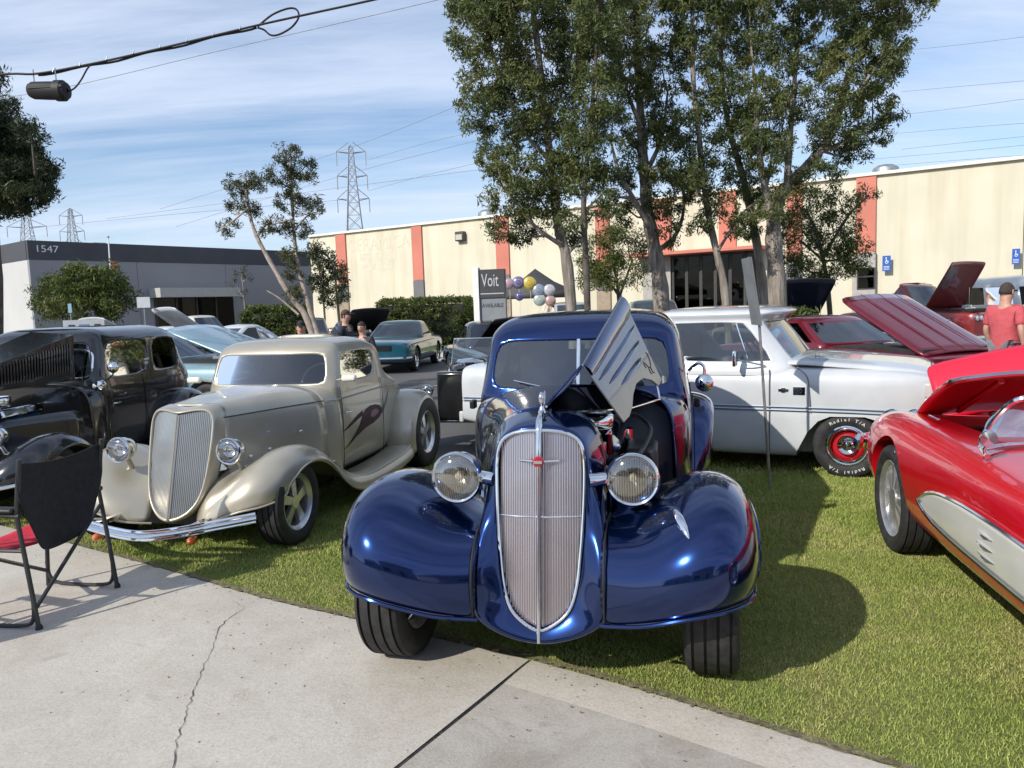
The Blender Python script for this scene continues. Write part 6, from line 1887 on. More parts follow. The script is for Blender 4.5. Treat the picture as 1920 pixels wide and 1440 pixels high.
def tree(name, label, Y, trunks, blobs, leafm, barkm, clump=.175, ls=.05, per=58, dens=140.0, droop=.7, group=None, cat='tree', depth=1.0, fill=.42, thin=.24, twigs=True, shrink=1.0, tw_=1.0):
    """trunks: list of (photo points, base width px, tip width px, dy); blobs (cx, cy, rx, ry) surveyed in the photo at distance Y"""
    TSEED[0] += 1
    g = np.random.default_rng(TSEED[0])
    first = at(*trunks[0][0][0], Y)
    T = thing(name, label, cat, (first.x, first.y, 0), 0, group)
    org = V((first.x, first.y, 0))
    s_ = Y / 1440.0
    axis_pts = []
    for i, (pts, w0, w1, dy) in enumerate(trunks):
        q = []
        for k, (x, y) in enumerate(pts):
            u = k / max(1, len(pts) - 1)
            p_ = at(x, y, Y + dy * u)
            if i == 0 and k == 0:
                p_ = V((p_.x, p_.y, -.05))
            q.append(p_ - org)
        q = smooth_path(q, 4)
        m_ = len(q)
        rr = [max(.012, tw_ * (w0 + (w1 - w0) * (k / (m_ - 1)) ** .8) * s_ * .5 * (1 + .10 * math.sin(k * 2.1 + i))) for k in range(m_)]
        if i == 0:
            rr[0] *= 1.35; rr[1] *= 1.15
        B().tube(q, rr, 10).obj('trunk' if i == 0 else 'limb', barkm, T, ang=80)
        axis_pts += q
    cen, rad = [], []
    tw = B()
    if group == GRP:
        # tufts sprouting along the limbs
        for pts, w0, w1, dy in trunks:
            for k in range(len(pts) - 1):
                for q_ in range(1):
                    u = float(g.random())
                    x = pts[k][0] + (pts[k + 1][0] - pts[k][0]) * u + float(g.normal(0, 26)); y = pts[k][1] + (pts[k + 1][1] - pts[k][1]) * u
                    if 120 < y < 440:
                        blobs = blobs + [(x, y, float(g.uniform(16, 30)), float(g.uniform(14, 26)))]
    for (cx, cy, rx, ry) in blobs:
        dyb = float(g.normal(0, .35)) * depth
        c = at(cx, cy, Y + dyb) - org
        rx, ry = rx * shrink, ry * shrink
        a, b_ = rx * s_, ry * s_
        dd = max(.35, .5 * (a + b_)) * depth
        n = max(4, int(math.pi * rx * ry / dens))
        e = g.normal(size=(n, 3)); e /= np.linalg.norm(e, axis=1)[:, None]
        e *= (g.random(n) ** (1 / 3) * (1 - fill) + fill)[:, None] * g.uniform(.85, 1.12, n)[:, None]
        # ragged outline: some clumps thrown further out
        far_ = g.random(n) < .12
        e[far_] *= 1.22
        for q in e:
            cen.append((c.x + q[0] * a, c.y + q[1] * dd, c.z + q[2] * b_)); rad.append(clump * g.uniform(.6, 1.25))
        if twigs and axis_pts:
            near = min(axis_pts, key=lambda p_: (p_ - c).length + (0 if p_.z < c.z else .8))
            if (near - c).length < 4.5:
                mid = near.lerp(c, .5) + V((0, 0, -.06 * (near - c).length))
                tw.tube([near, mid, c + V((0, 0, b_ * .4))], [.035, .022, .008], 5)
    if tw.v:
        tw.obj('twigs', barkm, T).__setitem__('kind', 'stuff')
    leaves_mesh('crown', cen, rad, per, ls, leafm, T, TSEED[0], droop, thin).__setitem__('kind', 'stuff')
    return T


GRP = 'tall trees between the car park and the warehouse'
tree('tall_tree', 'tall tree with leaning pale trunk, leftmost of the big group', 16.0,
     [([(1080, 640), (1064, 500), (1046, 420), (1035, 320), (1022, 220), (1012, 120), (1000, 20), (990, -80)], 36, 14, .3), ([(1054, 460), (1012, 432), (978, 395), (948, 350)], 15, 5, -.6), ([(1032, 300), (992, 260), (960, 200), (925, 110)], 15, 5, -.5), ([(1024, 240), (1060, 150), (1082, 50)], 14, 5, .5), ([(1015, 150), (960, 60), (915, -10)], 12, 5, .4), ([(1060, 480), (1100, 440)], 10, 5, .2)],
     [(892, 50, 62, 66), (955, 10, 80, 64), (925, 140, 70, 66), (1010, 70, 76, 86), (980, 190, 60, 62), (1042, 190, 50, 66), (936, 262, 44, 36), (996, 318, 66, 40), (928, 305, 36, 30), (1010, 385, 54, 36), (952, 372, 48, 36), (950, 428, 40, 26), (1045, 322, 38, 36), (898, 196, 40, 54), (1072, 50, 56, 84), (1000, -40, 130, 56), (905, 0, 70, 50), (985, 440, 26, 20)], LEAF_A, BARK, group=GRP, shrink=.92, tw_=.66)
tree('tall_tree', 'slim tree with straight dark trunk beside the leaning pale trunk', 15.0,
     [([(1104, 650), (1099, 500), (1094, 400), (1099, 320), (1108, 220), (1118, 100), (1122, 0)], 22, 8, 0), ([(1095, 415), (1066, 398)], 8, 4, 0), ([(1096, 395), (1132, 362)], 8, 4, 0)],
     [(1100, 290, 54, 40), (1092, 232, 48, 46), (1124, 176, 46, 58), (1082, 345, 36, 26), (1120, 90, 52, 74), (1128, 10, 60, 60), (1110, 335, 30, 24)], LEAF_A, BARKD, group=GRP, shrink=.92, tw_=.66)
tree('tall_tree', 'tall tree with the thick forked trunk in front of the dark entrance', 17.0,
     [([(1246, 640), (1238, 540), (1226, 460), (1213, 390), (1206, 300), (1200, 200), (1195, 80), (1190, -60)], 52, 14, .3), ([(1218, 425), (1186, 370), (1160, 320), (1143, 255)], 20, 6, -.5), ([(1232, 470), (1264, 445), (1282, 390), (1276, 300)], 18, 6, .6), ([(1208, 330), (1240, 260), (1252, 170)], 16, 6, .3), ([(1203, 240), (1172, 160), (1150, 50)], 14, 6, -.4)],
     [(1160, 50, 60, 76), (1230, 36, 62, 76), (1184, 145, 50, 56), (1242, 150, 52, 66), (1150, 238, 40, 44), (1218, 246, 42, 36), (1268, 305, 38, 52), (1256, 385, 44, 30), (1178, 328, 34, 30), (1288, 236, 34, 46), (1200, -40, 130, 50), (1168, 375, 28, 20), (1240, 320, 26, 26)], LEAF_A, BARK, group=GRP, shrink=.92, tw_=.66)
tree('tall_tree', 'slender tree with bare pale curving trunk before the entrance', 16.5,
     [([(1372, 650), (1358, 540), (1345, 480), (1328, 400), (1318, 330), (1310, 250), (1300, 150), (1298, 50), (1300, -50)], 24, 10, .3), ([(1346, 470), (1392, 400), (1425, 375)], 10, 4, .5), ([(1326, 385), (1292, 330)], 9, 4, -.4)],
     [(1312, 50, 52, 84), (1330, 166, 42, 64), (1342, 280, 34, 40), (1352, 385, 40, 30), (1300, -30, 70, 50), (1302, 330, 26, 26), (1310, 420, 26, 20)], LEAF_A, BARK, group=GRP, shrink=.92, tw_=.66)
tree('tall_tree', 'tree with grey trunk just behind the leaning sign post', 18.0,
     [([(1440, 650), (1428, 520), (1412, 420), (1392, 330), (1372, 260), (1356, 170), (1350, 40)], 30, 10, .3), ([(1412, 420), (1440, 340), (1450, 260)], 12, 5, .3)],
     [(1362, 70, 50, 84), (1372, 190, 40, 50), (1400, 330, 44, 36), (1440, 240, 46, 50), (1360, -20, 70, 50), (1392, 430, 30, 24)], LEAF_A, BARK, group=GRP, shrink=.92, tw_=.66)
tree('tall_tree', 'broad tree with massive trunk and spreading right limbs, rightmost of the group', 17.0,
     [([(1464, 650), (1456, 520), (1450, 430), (1462, 370), (1495, 330), (1540, 280), (1570, 220), (1592, 130)], 58, 14, .3), ([(1452, 420), (1432, 340), (1420, 250), (1414, 140)], 26, 7, -.3), ([(1474, 360), (1482, 250), (1492, 120), (1500, -20)], 22, 8, .4), ([(1530, 290), (1600, 258), (1664, 235)], 14, 4, .6), ([(1575, 210), (1640, 130), (1690, 40)], 12, 5, -.3)],
     [(1405, 50, 54, 84), (1465, 30, 62, 84), (1424, 190, 50, 54), (1430, 282, 56, 46), (1492, 160, 52, 64), (1552, 56, 80, 74), (1632, 24, 84, 64), (1600, 130, 72, 72), (1656, 96, 50, 62), (1562, 222, 60, 54), (1636, 204, 44, 44), (1598, 290, 40, 30), (1530, 335, 54, 36), (1482, 402, 36, 26), (1692, 0, 62, 44), (1560, -45, 160, 50), (1672, 210, 22, 18), (1645, 262, 24, 14)], LEAF_A, BARK, group=GRP, shrink=.92, tw_=.66)
tree('small_tree', 'low leafy tree under the red canopy beside the slim dark trunk', 20.5,
     [([(1166, 650), (1160, 560), (1150, 490)], 10, 4, 0), ([(1160, 560), (1185, 490)], 6, 3, 0), ([(1158, 550), (1120, 500)], 6, 3, 0)],
     [(1126, 482, 42, 36), (1175, 458, 46, 34), (1160, 516, 54, 30), (1108, 520, 28, 24), (1150, 440, 30, 18)], LEAF_C, BARKD, clump=.26, dens=110)
tree('small_tree', 'low leafy tree in front of the red stripe and grey pier', 20.0,
     [([(1562, 650), (1552, 540), (1535, 450), (1512, 395)], 12, 4, 0), ([(1545, 480), (1590, 405), (1628, 368)], 7, 3, 0), ([(1545, 490), (1500, 450)], 6, 3, 0)],
     [(1500, 440, 42, 36), (1560, 436, 50, 40), (1540, 496, 62, 28), (1600, 478, 30, 36), (1574, 385, 32, 22), (1622, 360, 20, 14), (1490, 498, 28, 24), (1520, 380, 26, 22)], LEAF_C, BARKD, clump=.24, dens=110)
tree('pine_tree', 'two-stemmed open pine leaning left before the grey building', 24.0,
     [([(600, 650), (577, 600), (545, 555), (512, 500), (480, 440), (466, 390), (460, 330)], 15, 4, .3), ([(600, 640), (578, 570), (556, 480), (548, 380), (545, 285)], 12, 3, .6), ([(466, 390), (430, 420), (414, 430)], 4, 2, 0), ([(482, 440), (505, 415)], 4, 2, 0), ([(552, 430), (590, 390)], 4, 2, 0), ([(550, 410), (515, 420)], 4, 2, 0), ([(560, 590), (525, 560), (500, 545)], 5, 2, 0)],
     [(445, 352, 30, 22), (480, 342, 22, 20), (424, 425, 20, 16), (470, 392, 24, 16), (498, 432, 16, 12), (438, 385, 16, 16), (530, 292, 14, 22), (556, 294, 16, 20), (540, 332, 30, 22), (576, 318, 18, 26), (545, 380, 36, 26), (586, 390, 20, 20), (518, 420, 24, 16), (560, 430, 30, 18), (550, 480, 24, 16), (545, 512, 22, 14), (556, 556, 22, 18), (512, 330, 14, 16)], LEAF_P, mat('pine_bark', (.26, .21, .17), .9, col2=(.40, .34, .29), vscale=6, bump=.5, bscale=12), clump=.19, ls=.075, per=44, dens=72, droop=-.4, thin=.16, shrink=.88)
tree('small_tree', 'sparse young tree against the left end of the cream wall', 33.0,
     [([(640, 640), (632, 560), (625, 500), (605, 470)], 6, 3, 0), ([(612, 640), (606, 560), (596, 490)], 5, 2, 0)],
     [(606, 488, 22, 24), (630, 505, 16, 20), (600, 530, 24, 20), (640, 530, 12, 16), (590, 470, 12, 12), (618, 556, 26, 16), (646, 555, 10, 10)], LEAF_B, BARKD, clump=.26, ls=.09, per=30, dens=50)
tree('small_tree', 'wispy bare sapling against the grey building wall', 34.0,
     [([(462, 640), (458, 560), (452, 510)], 4, 1.5, 0), ([(458, 560), (440, 530)], 2, 1, 0)],
     [(450, 508, 16, 10), (436, 528, 10, 8), (465, 520, 10, 8), (455, 552, 10, 8)], LEAF_B, BARK, clump=.16, ls=.06, per=14, dens=50)
tree('conifer', 'dark conifer cut off by the left edge of the picture', 12.0,
     [([(-20, 660), (-6, 520), (-14, 400), (-18, 250), (-8, 120)], 26, 6, 0), ([(-14, 380), (30, 330), (55, 290)], 8, 3, .2), ([(-16, 330), (30, 370), (70, 355)], 8, 3, -.2)],
     [(5, 345, 40, 44), (40, 265, 22, 34), (64, 318, 28, 30), (40, 320, 40, 40), (4, 178, 8, 44), (50, 368, 34, 20), (22, 288, 36, 34), (-20, 290, 40, 110), (16, 382, 30, 18), (58, 245, 10, 20), (78, 340, 14, 24), (-8, 235, 16, 40)], LEAF_B, BARKD, clump=.13, ls=.045, per=40, dens=40, droop=-.8, thin=.2)
tree('round_shrub_tree', 'round clipped tree in front of the grey building corner', 30.0,
     [([(160, 640), (158, 590), (156, 550)], 10, 5, 0)],
     [(108, 556, 40, 34), (158, 534, 56, 34), (208, 552, 40, 36), (150, 580, 76, 26), (190, 520, 30, 18), (128, 525, 28, 18)], LEAF_C, BARKD, clump=.38, ls=.1, per=40, dens=70)


def hedge(name, label, x0, x1, y0, y1, Y, depth, leafm, n, rot=0.0):
    a, b_ = at(x0, y1, Y), at(x1, y0, Y)
    w, h = b_.x - a.x, b_.z
    T = thing(name, label, 'hedge', ((a.x + b_.x) / 2, Y + depth / 2, 0), rot)
    g = np.random.default_rng(int(x0))
    body = []
    cen = []
    for k in range(n):
        u, v = g.uniform(-1, 1), g.uniform(0, 1)
        f_ = g.integers(0, 4)
        sx = math.copysign(1 - .35 * abs(g.normal(0, .25)), g.uniform(-1, 1))
        p_ = {0: (u, -1, v), 1: (u, g.uniform(-1, 1), 1), 2: (1, u, v), 3: (-1, u, v)}[int(f_)]
        q = np.array([p_[0] * w / 2, p_[1] * depth / 2, p_[2] * h])
        # round the shoulders
        e_ = max(0, p_[2] - .6) / .4
        q[0] *= 1 - .10 * e_ ** 2; q[1] *= 1 - .22 * e_ ** 2
        cen.append(q + g.normal(0, .03, 3))
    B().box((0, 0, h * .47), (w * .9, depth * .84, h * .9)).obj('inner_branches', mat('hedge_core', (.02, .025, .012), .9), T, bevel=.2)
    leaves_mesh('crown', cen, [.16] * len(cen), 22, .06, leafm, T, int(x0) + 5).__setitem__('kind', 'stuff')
    return T


hedge('clipped_hedge', 'large clipped rounded hedge behind the teal coupe', 705, 884, 560, 640, 29.0, 2.6, LEAF_C, 900)
hedge('low_hedge', 'low bright green hedge beneath the leaning pine', 452, 560, 578, 620, 25.0, 1.6, LEAF_C, 500)
hedge('low_hedge', 'small grassy shrub behind the white truck windscreen', 1490, 1530, 590, 640, 15.0, .8, LEAF_C, 160)

# ================================================================== CAMP CHAIR
def make_chair(bl, br_, label):
    T = thing('camp_chair', label, 'chair', bl.to_tuple(), 0, 'folding camp chairs')
    ax = (br_ - bl).normalized()                            # along the backrest
    fwd = V((-ax.y, ax.x, 0))                               # chair faces away to the left
    if fwd.x > 0:
        fwd = -fwd
    wdt = (br_ - bl).length
    P = lambda a, f, z: ax * a + fwd * f + V((0, 0, z))
    FR = mat('chair_frame', (.055, .057, .06), .45, .6, var=.15)
    for a in (0, wdt):
        B().tube([P(a, 0, .0), P(a, .05, .45), P(a, .07, .62), P(a, .02, .92)], .0125, 10).obj('back_post', FR, T)
        B().lathe([(.018, 0), (.018, .02), (.013, .03)], P(a, 0, 0), (0, 0, 1), 12).obj('foot_cap', BLACKP, T)
        B().tube([P(a, .48, .0), P(a, .46, .3), P(a, .44, .62)], .0125, 10).obj('front_post', FR, T)
        B().tube([P(a, .05, .62), P(a, .48, .63)], .014, 10).obj('arm_rail', FR, T)
        B().box(P(a, .27, .65), (.07, .40, .025), math.atan2(fwd.y, fwd.x) - math.pi / 2).obj('arm_rest', BLACKP, T, bevel=.01)
        B().tube(smooth_path([P(a, .02, .16), P(a, .03, .06), P(a, .10, .022), P(a, .38, .022), P(a, .46, .06), P(a, .475, .16)], 4), .011, 8).obj('floor_rail', FR, T)
        B().tube([P(a, .05, .43), P(a, .46, .43)], .011, 8).obj('seat_rail', FR, T)
    B().tube([P(.01, .03, .10), P(wdt - .01, .06, .52)], .011, 8).obj('cross_brace', FR, T)
    B().tube([P(wdt - .01, .46, .10), P(.01, .45, .42)], .011, 8).obj('cross_brace', FR, T)
    # cloth back: hangs between the posts and gathers towards the seat
    rows = []
    for k, (z, i0, i1, sag) in enumerate(((.90, -.012, wdt + .012, .0), (.84, -.013, wdt + .013, .02), (.72, -.013, wdt + .012, .035), (.64, .015, wdt - .02, .045), (.52, .07, wdt - .08, .05), (.43, .10, wdt - .13, .06), (.36, .12, wdt - .15, .07))):
        row = []
        for j in range(9):
            u = j / 8
            dip = -.035 * math.sin(math.pi * u) if k == 0 else 0
            row.append(P(i0 + (i1 - i0) * u, .045 + sag * math.sin(math.pi * u) - (.0 if z < .6 else .02 * (z - .6)), z + dip + (.045 * (abs(u - .5) * 2) ** 2 if k == 6 else 0)))
        rows.append(row)
    B().grid(rows).obj('backrest', mat('black_canvas', (.014, .0145, .018), .85, var=.25, vscale=30, bump=.3, bscale=220), T, sub=2, solid=.006)
    rows = []
    for i in range(5):
        f = .17 + .31 * i / 4
        rows.append([P(wdt * j / 6, f, .435 - .03 * math.sin(math.pi * j / 6)) for j in range(7)])
    so = B().grid(rows).obj('seat', mat('red_canvas', (.50, .012, .035), .8, var=.15, vscale=20, bump=.3, bscale=200), T, sub=1, solid=.012)
    part_of(so, 'red canvas seat')
    B().lathe([(.04, 0), (.045, .1), (.045, .101), (.038, .1), (.036, .004)], P(-.05, .34, .56), (0, 0, 1), 16).obj('cup_holder', BLACKP, T)


make_chair(V((-2.55, 3.93, 0)), V((-2.44, 4.53, 0)), 'folding camp chair with black cloth back and red seat seen from behind')
make_chair(V((-3.42, 3.05, 0)), V((-3.20, 3.62, 0)), 'camp chair added out of view past the left edge to cast shadow on the concrete')  # unseen chair, added for the shadow it throws into view

# ================================================================== LEANING SIGN POST
p0 = gnd(1446, 893); 
p0 = at(1446, 893, 6.42); p0 = V((2.16, 6.38, 0.0))
SP = thing('sign_post', 'leaning grey metal sign post seen edge-on before the white truck', 'sign', p0.to_tuple())
ptop = at(1404, 482, 6.22) - p0; pmid = at(1424, 612, 6.28) - p0
B().tube([V((0, 0, -.05)), pmid, ptop], .012, 8).obj('post', STEEL, SP)
sdir = V((to_sun.x, to_sun.y, 0)).normalized()
vd = V((p0.x, p0.y, 0)).normalized()
side = V((-vd.y, vd.x, 0))
pl_n = side
a_, b_ = pmid.lerp(ptop, .02), pmid.lerp(ptop, .99)
q = [a_ - vd * .14 - side * .004, a_ + vd * .14 - side * .004, b_ + vd * .14 - side * .004, b_ - vd * .14 - side * .004]
rt_ = (side + vd * .10).normalized()
pd = (vd + side * .30).normalized()
q = [a_ - pd * .15, a_ + pd * .15, b_ + pd * .15, b_ - pd * .15]
B().prism([p_ + side * .018 for p_ in q], side * .004).obj('sign_plate', mat('sign_back', (.20, .205, .21), .55, .3, var=.12, vscale=7), SP, bevel=.001)

# ================================================================== LEASING SIGN
sg0 = at(925, 600, 17.0)
SG = thing('leasing_sign', 'upright grey leasing sign reading Voit AVAILABLE left of the blue roof', 'sign', (sg0.x, sg0.y, 0), R(-9))
W_ = .58
B().box((0, .09, 1.30), (W_, .16, 2.30)).obj('panel_core', mat('sign_grey', (.22, .235, .25), .5, var=.05), SG, bevel=.004)
B().box((-W_ / 2 - .065, .07, 1.25), (.13, .24, 2.50)).obj('side_post', WHITE, SG, bevel=.006)
B().box((.0, -.005, 2.14), (W_ - .01, .03, .62)).obj('name_panel', mat('sign_charcoal', (.05, .052, .057), .5, var=.08), SG, bevel=.003)
B().box((.0, -.005, .72), (W_ - .01, .03, .62)).obj('number_panel', mat('sign_navy', (.012, .018, .028), .5), SG, bevel=.003)
text('sign_name', 'Voit', .40, mat('sign_pale', (.50, .51, .52), .5), SG, (-.04, -.024, 2.20), (1, 0, 0), (0, 0, 1), .003, sx=.56)
text('sign_word', 'AVAILABLE', .125, mat('sign_dark_text', (.06, .07, .08), .5), SG, (.0, .006, 1.66), (1, 0, 0), (0, 0, 1), .004, sx=.78)
B().box((.0, -.022, 1.92), (.52, .004, .02)).obj('rule', mat('sign_pale', (.50, .51, .52), .5), SG)
text('sign_number', '949-851', .11, mat('sign_pale', (.50, .51, .52), .5), SG, (-.02, -.024, .84), (1, 0, 0), (0, 0, 1), .003, sx=.8)
text('sign_number', '5100', .09, mat('sign_pale', (.50, .51, .52), .5), SG, (.0, -.024, .66), (1, 0, 0), (0, 0, 1), .003, sx=.8)

# ================================================================== TENT, BALLOONS, SMALL SIGNS
tp = at(1005, 560, 30.0)
TN = thing('canopy_tent', 'dark grey pop-up canopy tent before the cream wall', 'tent', (tp.x, tp.y, 0))
hw = 1.35
TG = mat('tent_cloth', (.075, .072, .07), .8, var=.1)
for k in range(4):
    c_ = [(-hw, -hw), (hw, -hw), (hw, hw), (-hw, hw)]
    (xa, ya), (xb, yb) = c_[k], c_[(k + 1) % 4]
    B().add([(xa, ya, 2.15), (xb, yb, 2.15), (xb * .5, yb * .5, 2.52), (0, 0, 3.05), (xa * .5, ya * .5, 2.52)], [(0, 1, 2, 4), (4, 2, 3)]).obj('roof_panel', TG, TN, solid=.01)
    B().add([(xa, ya, 2.15), (xb, yb, 2.15), (xb, yb, 1.92), (xa, ya, 1.92)], [(0, 1, 2, 3)]).obj('valance', TG, TN, solid=.008)
    B().tube([(xa * .98, ya * .98, 0), (xa * .98, ya * .98, 2.15)], .02, 8).obj('leg', STEEL, TN)
cols = [('pink', (.55, .36, .42), 954, 532, 14), ('violet', (.20, .17, .34), 972, 530, 16), ('yellow', (.70, .52, .06), 993, 531, 17), ('silver blue', (.30, .36, .46), 1010, 545, 17), ('silver white', (.62, .62, .66), 1030, 544, 15), ('pale green', (.50, .58, .54), 1012, 562, 16), ('salmon', (.55, .35, .32), 1032, 564, 14), ('purple', (.12, .09, .28), 974, 556, 11)]
for nm, c_, px, py, r_ in cols:
    Yb = 25.0
    p_ = at(px, py, Yb); rr = r_ * Yb / 1440 * .74
    T = thing('foil_balloon', '%s round foil balloon in the cluster between sign and tent' % nm, 'balloon', p_.to_tuple(), 0, 'foil balloons beside the sign')
    B().lathe([(.001, -.075), (rr * .55, -.065), (rr * .85, -.04), (rr, 0), (rr * .85, .04), (rr * .55, .065), (.001, .075)], (0, 0, 0), (0, 1, 0), 24).obj('envelope', mat('foil_' + nm.replace(' ', '_'), c_, .25, .3, coat=.6, var=.12, vscale=8), T, ang=80)
    B().lathe([(rr * .55, -.068), (rr * .50, -.072)], (0, 0, 0), (0, 1, 0), 24).obj('printed_ring', mat('foil_print', (.55, .55, .58), .3), T)
    B().tube([(0, 0, -rr * .95), (.03, .02, -rr * 1.6), (.0, .02, -p_.z + .9)], .006, 4).obj('ribbon', WHITE, T)
# crates / table under the balloons
tb = at(1000, 590, 25.3)
TT = thing('folding_table', 'folding table under the foil balloons', 'table', (tb.x, tb.y, 0))
B().box((0, 0, .74), (1.8, .7, .05)).obj('top', WHITE, TT, bevel=.01)
for x in (-.8, .8):
    for y in (-.3, .3):
        B().tube([(x, y, 0), (x, y, .73)], .015, 6).obj('leg', STEEL, TT)

# banner, square board, blue tag, flag pole
bn = at(157, 604, 17.0)
BN = thing('banner', 'white banner board above the black sedan roof', 'sign', (bn.x, bn.y, 0), R(25))
B().box((0, 0, 1.53), (.80, .02, .26)).obj('board', mat('banner_white', (.62, .64, .66), .6, var=.05), BN)
for k, (x, w, c_) in enumerate(((-.24, .12, (.06, .07, .1)), (.0, .2, (.2, .25, .4)), (.26, .12, (.12, .05, .06)))):
    B().box((x, -.013, 1.52), (w, .006, .08)).obj('print_mark', mat('print_%d' % k, c_, .6), BN, smooth=False)
    B().box((x, -.013, 1.46), (w * .5, .006, .04)).obj('print_mark', mat('print_%d' % k, c_, .6), BN, smooth=False)
for x in (-.38, .38):
    B().tube([(x, .02, 0), (x, .02, 1.66)], .012, 6).obj('leg', STEEL, BN)
sq = at(269, 567, 22.0)
SQ = thing('notice_board', 'small white square notice on a thin pole by the porch', 'sign', (sq.x, sq.y, 0), R(15))
B().box((0, 0, sq.z), (.34, .02, .30)).obj('board', mat('banner_white', (.62, .64, .66), .6, var=.05), SQ)
B().tube([(0, .02, 0), (0, .02, sq.z + .1)], .012, 6).obj('pole', STEEL, SQ)
bt = at(131, 578, 22.0)
BT = thing('notice_board', 'tiny pale blue tag sign on a pole before the round tree', 'sign', (bt.x, bt.y, 0), R(15))
B().box((0, 0, bt.z), (.09, .02, .26)).obj('board', mat('tag_blue', (.30, .50, .62), .6), BT)
B().tube([(0, .02, 0), (0, .02, bt.z + .1)], .012, 6).obj('pole', STEEL, BT)
fp = at(208, 560, 33.0)
FP = thing('flag_pole', 'thin white pole standing before the grey building', 'pole', (fp.x, fp.y, 0))
ft = at(203, 446, 33.0)
B().tube([(0, 0, 0), (ft.x - fp.x, 0, ft.z)], [.045, .025], 8).obj('mast', WHITE, FP)
B().lathe([(.05, 0), (.05, .05), (.001, .1)], (ft.x - fp.x, 0, ft.z), (0, 0, 1), 10).obj('finial', STEEL, FP)
B().prism([(ft.x - fp.x + .03, 0, ft.z - .95), (ft.x - fp.x + .25, .05, ft.z - 1.0), (ft.x - fp.x + .22, .05, ft.z - 1.9), (ft.x - fp.x + .03, 0, ft.z - 1.9)], (0, .01, 0)).obj('flag', mat('flag_red', (.28, .06, .05), .8), FP)

# ================================================================== OVERHEAD CABLE
CAB = mat('cable_black', (.010, .010, .011), .6, var=.2)
YC = 9.0
path = [at(x, y, YC) for x, y in ((-500, 210), (-200, 165), (0, 140), (70, 138), (170, 120), (270, 98), (380, 72), (480, 48), (580, 26), (690, 2), (900, -46), (1200, -115), (1700, -240))]
o = thing('overhead_cable', 'thick black overhead cable with a coiled loop at top left', 'cable', path[0].to_tuple())
b0 = path[0]
B().tube([p_ - b0 for p_ in smooth_path(path, 6)], .013, 8).obj('main_cable', CAB, o)
B().tube([p_ - b0 + V((0, .02, -.012 - .01 * math.sin(i * .9))) for i, p_ in enumerate(smooth_path(path[3:8], 6))], .012, 6).obj('lashed_cable', CAB, o)
lp = [(483, 50), (510, 28), (540, 16), (556, 18), (560, 32), (548, 50), (525, 64), (508, 66), (495, 56), (483, 52)]
B().tube([p_ - b0 for p_ in smooth_path([at(x, y, YC + .05) for x, y in lp], 5)], .011, 6).obj('slack_loop', CAB, o)
for k in range(8):
    p_ = at(100 + k * 50, 133 - k * 11.4, YC) - b0
    B().tube([p_ + V((0, -.02, -.02)), p_ + V((.01, .0, .03))], .006, 5).obj('lashing_clip', STEEL, o)
# splice case
sc = at(91, 170, YC)
SC = thing('splice_case', 'black cable splice case hanging from the overhead cable', 'junction box', sc.to_tuple(), R(-4))
xs = .225
B().lathe([(.02, -xs), (.075, -xs + .01), (.095, -xs + .05), (.1, 0.0), (.1, .09), (.115, .10), (.115, .18), (.10, .19), (.09, xs - .01), (.02, xs)], (0, 0, 0), (1, 0, -.06), 20).obj('case_body', CAB, SC, ang=40)
B().box((.02, -.09, .02), (.40, .03, .03)).obj('clamp_bar', CAB, SC)
for x in (-.16, .10):
    B().tube([(x, 0, .09), (x, 0, .24)], .007, 6).obj('hanger', STEEL, SC)
q = smooth_path([at(128, 172, YC), at(140, 165, YC), at(152, 150, YC), at(163, 130, YC), at(172, 119, YC)], 4)
B().tube([p_ - sc for p_ in q], .009, 6).obj('drop_lead', CAB, SC).rotation_euler = (0, 0, R(4))
q = smooth_path([at(-60, 205, YC + .6), at(0, 186, YC + .6), at(150, 158, YC + .6), at(400, 98, YC + .6), at(600, 52, YC + .6), at(800, 5, YC + .6), at(1000, -45, YC + .6)], 4)
o2 = thing('overhead_wire', 'thin grey wire running below the thick overhead cable', 'wire', q[0].to_tuple())
B().tube([p_ - q[0] for p_ in q], .004, 5).obj('strand', STEEL, o2)

# ================================================================== PYLONS AND FAR POWER LINES
PYL = mat('pylon_steel', (.33, .34, .36), .6, .4, var=.1)


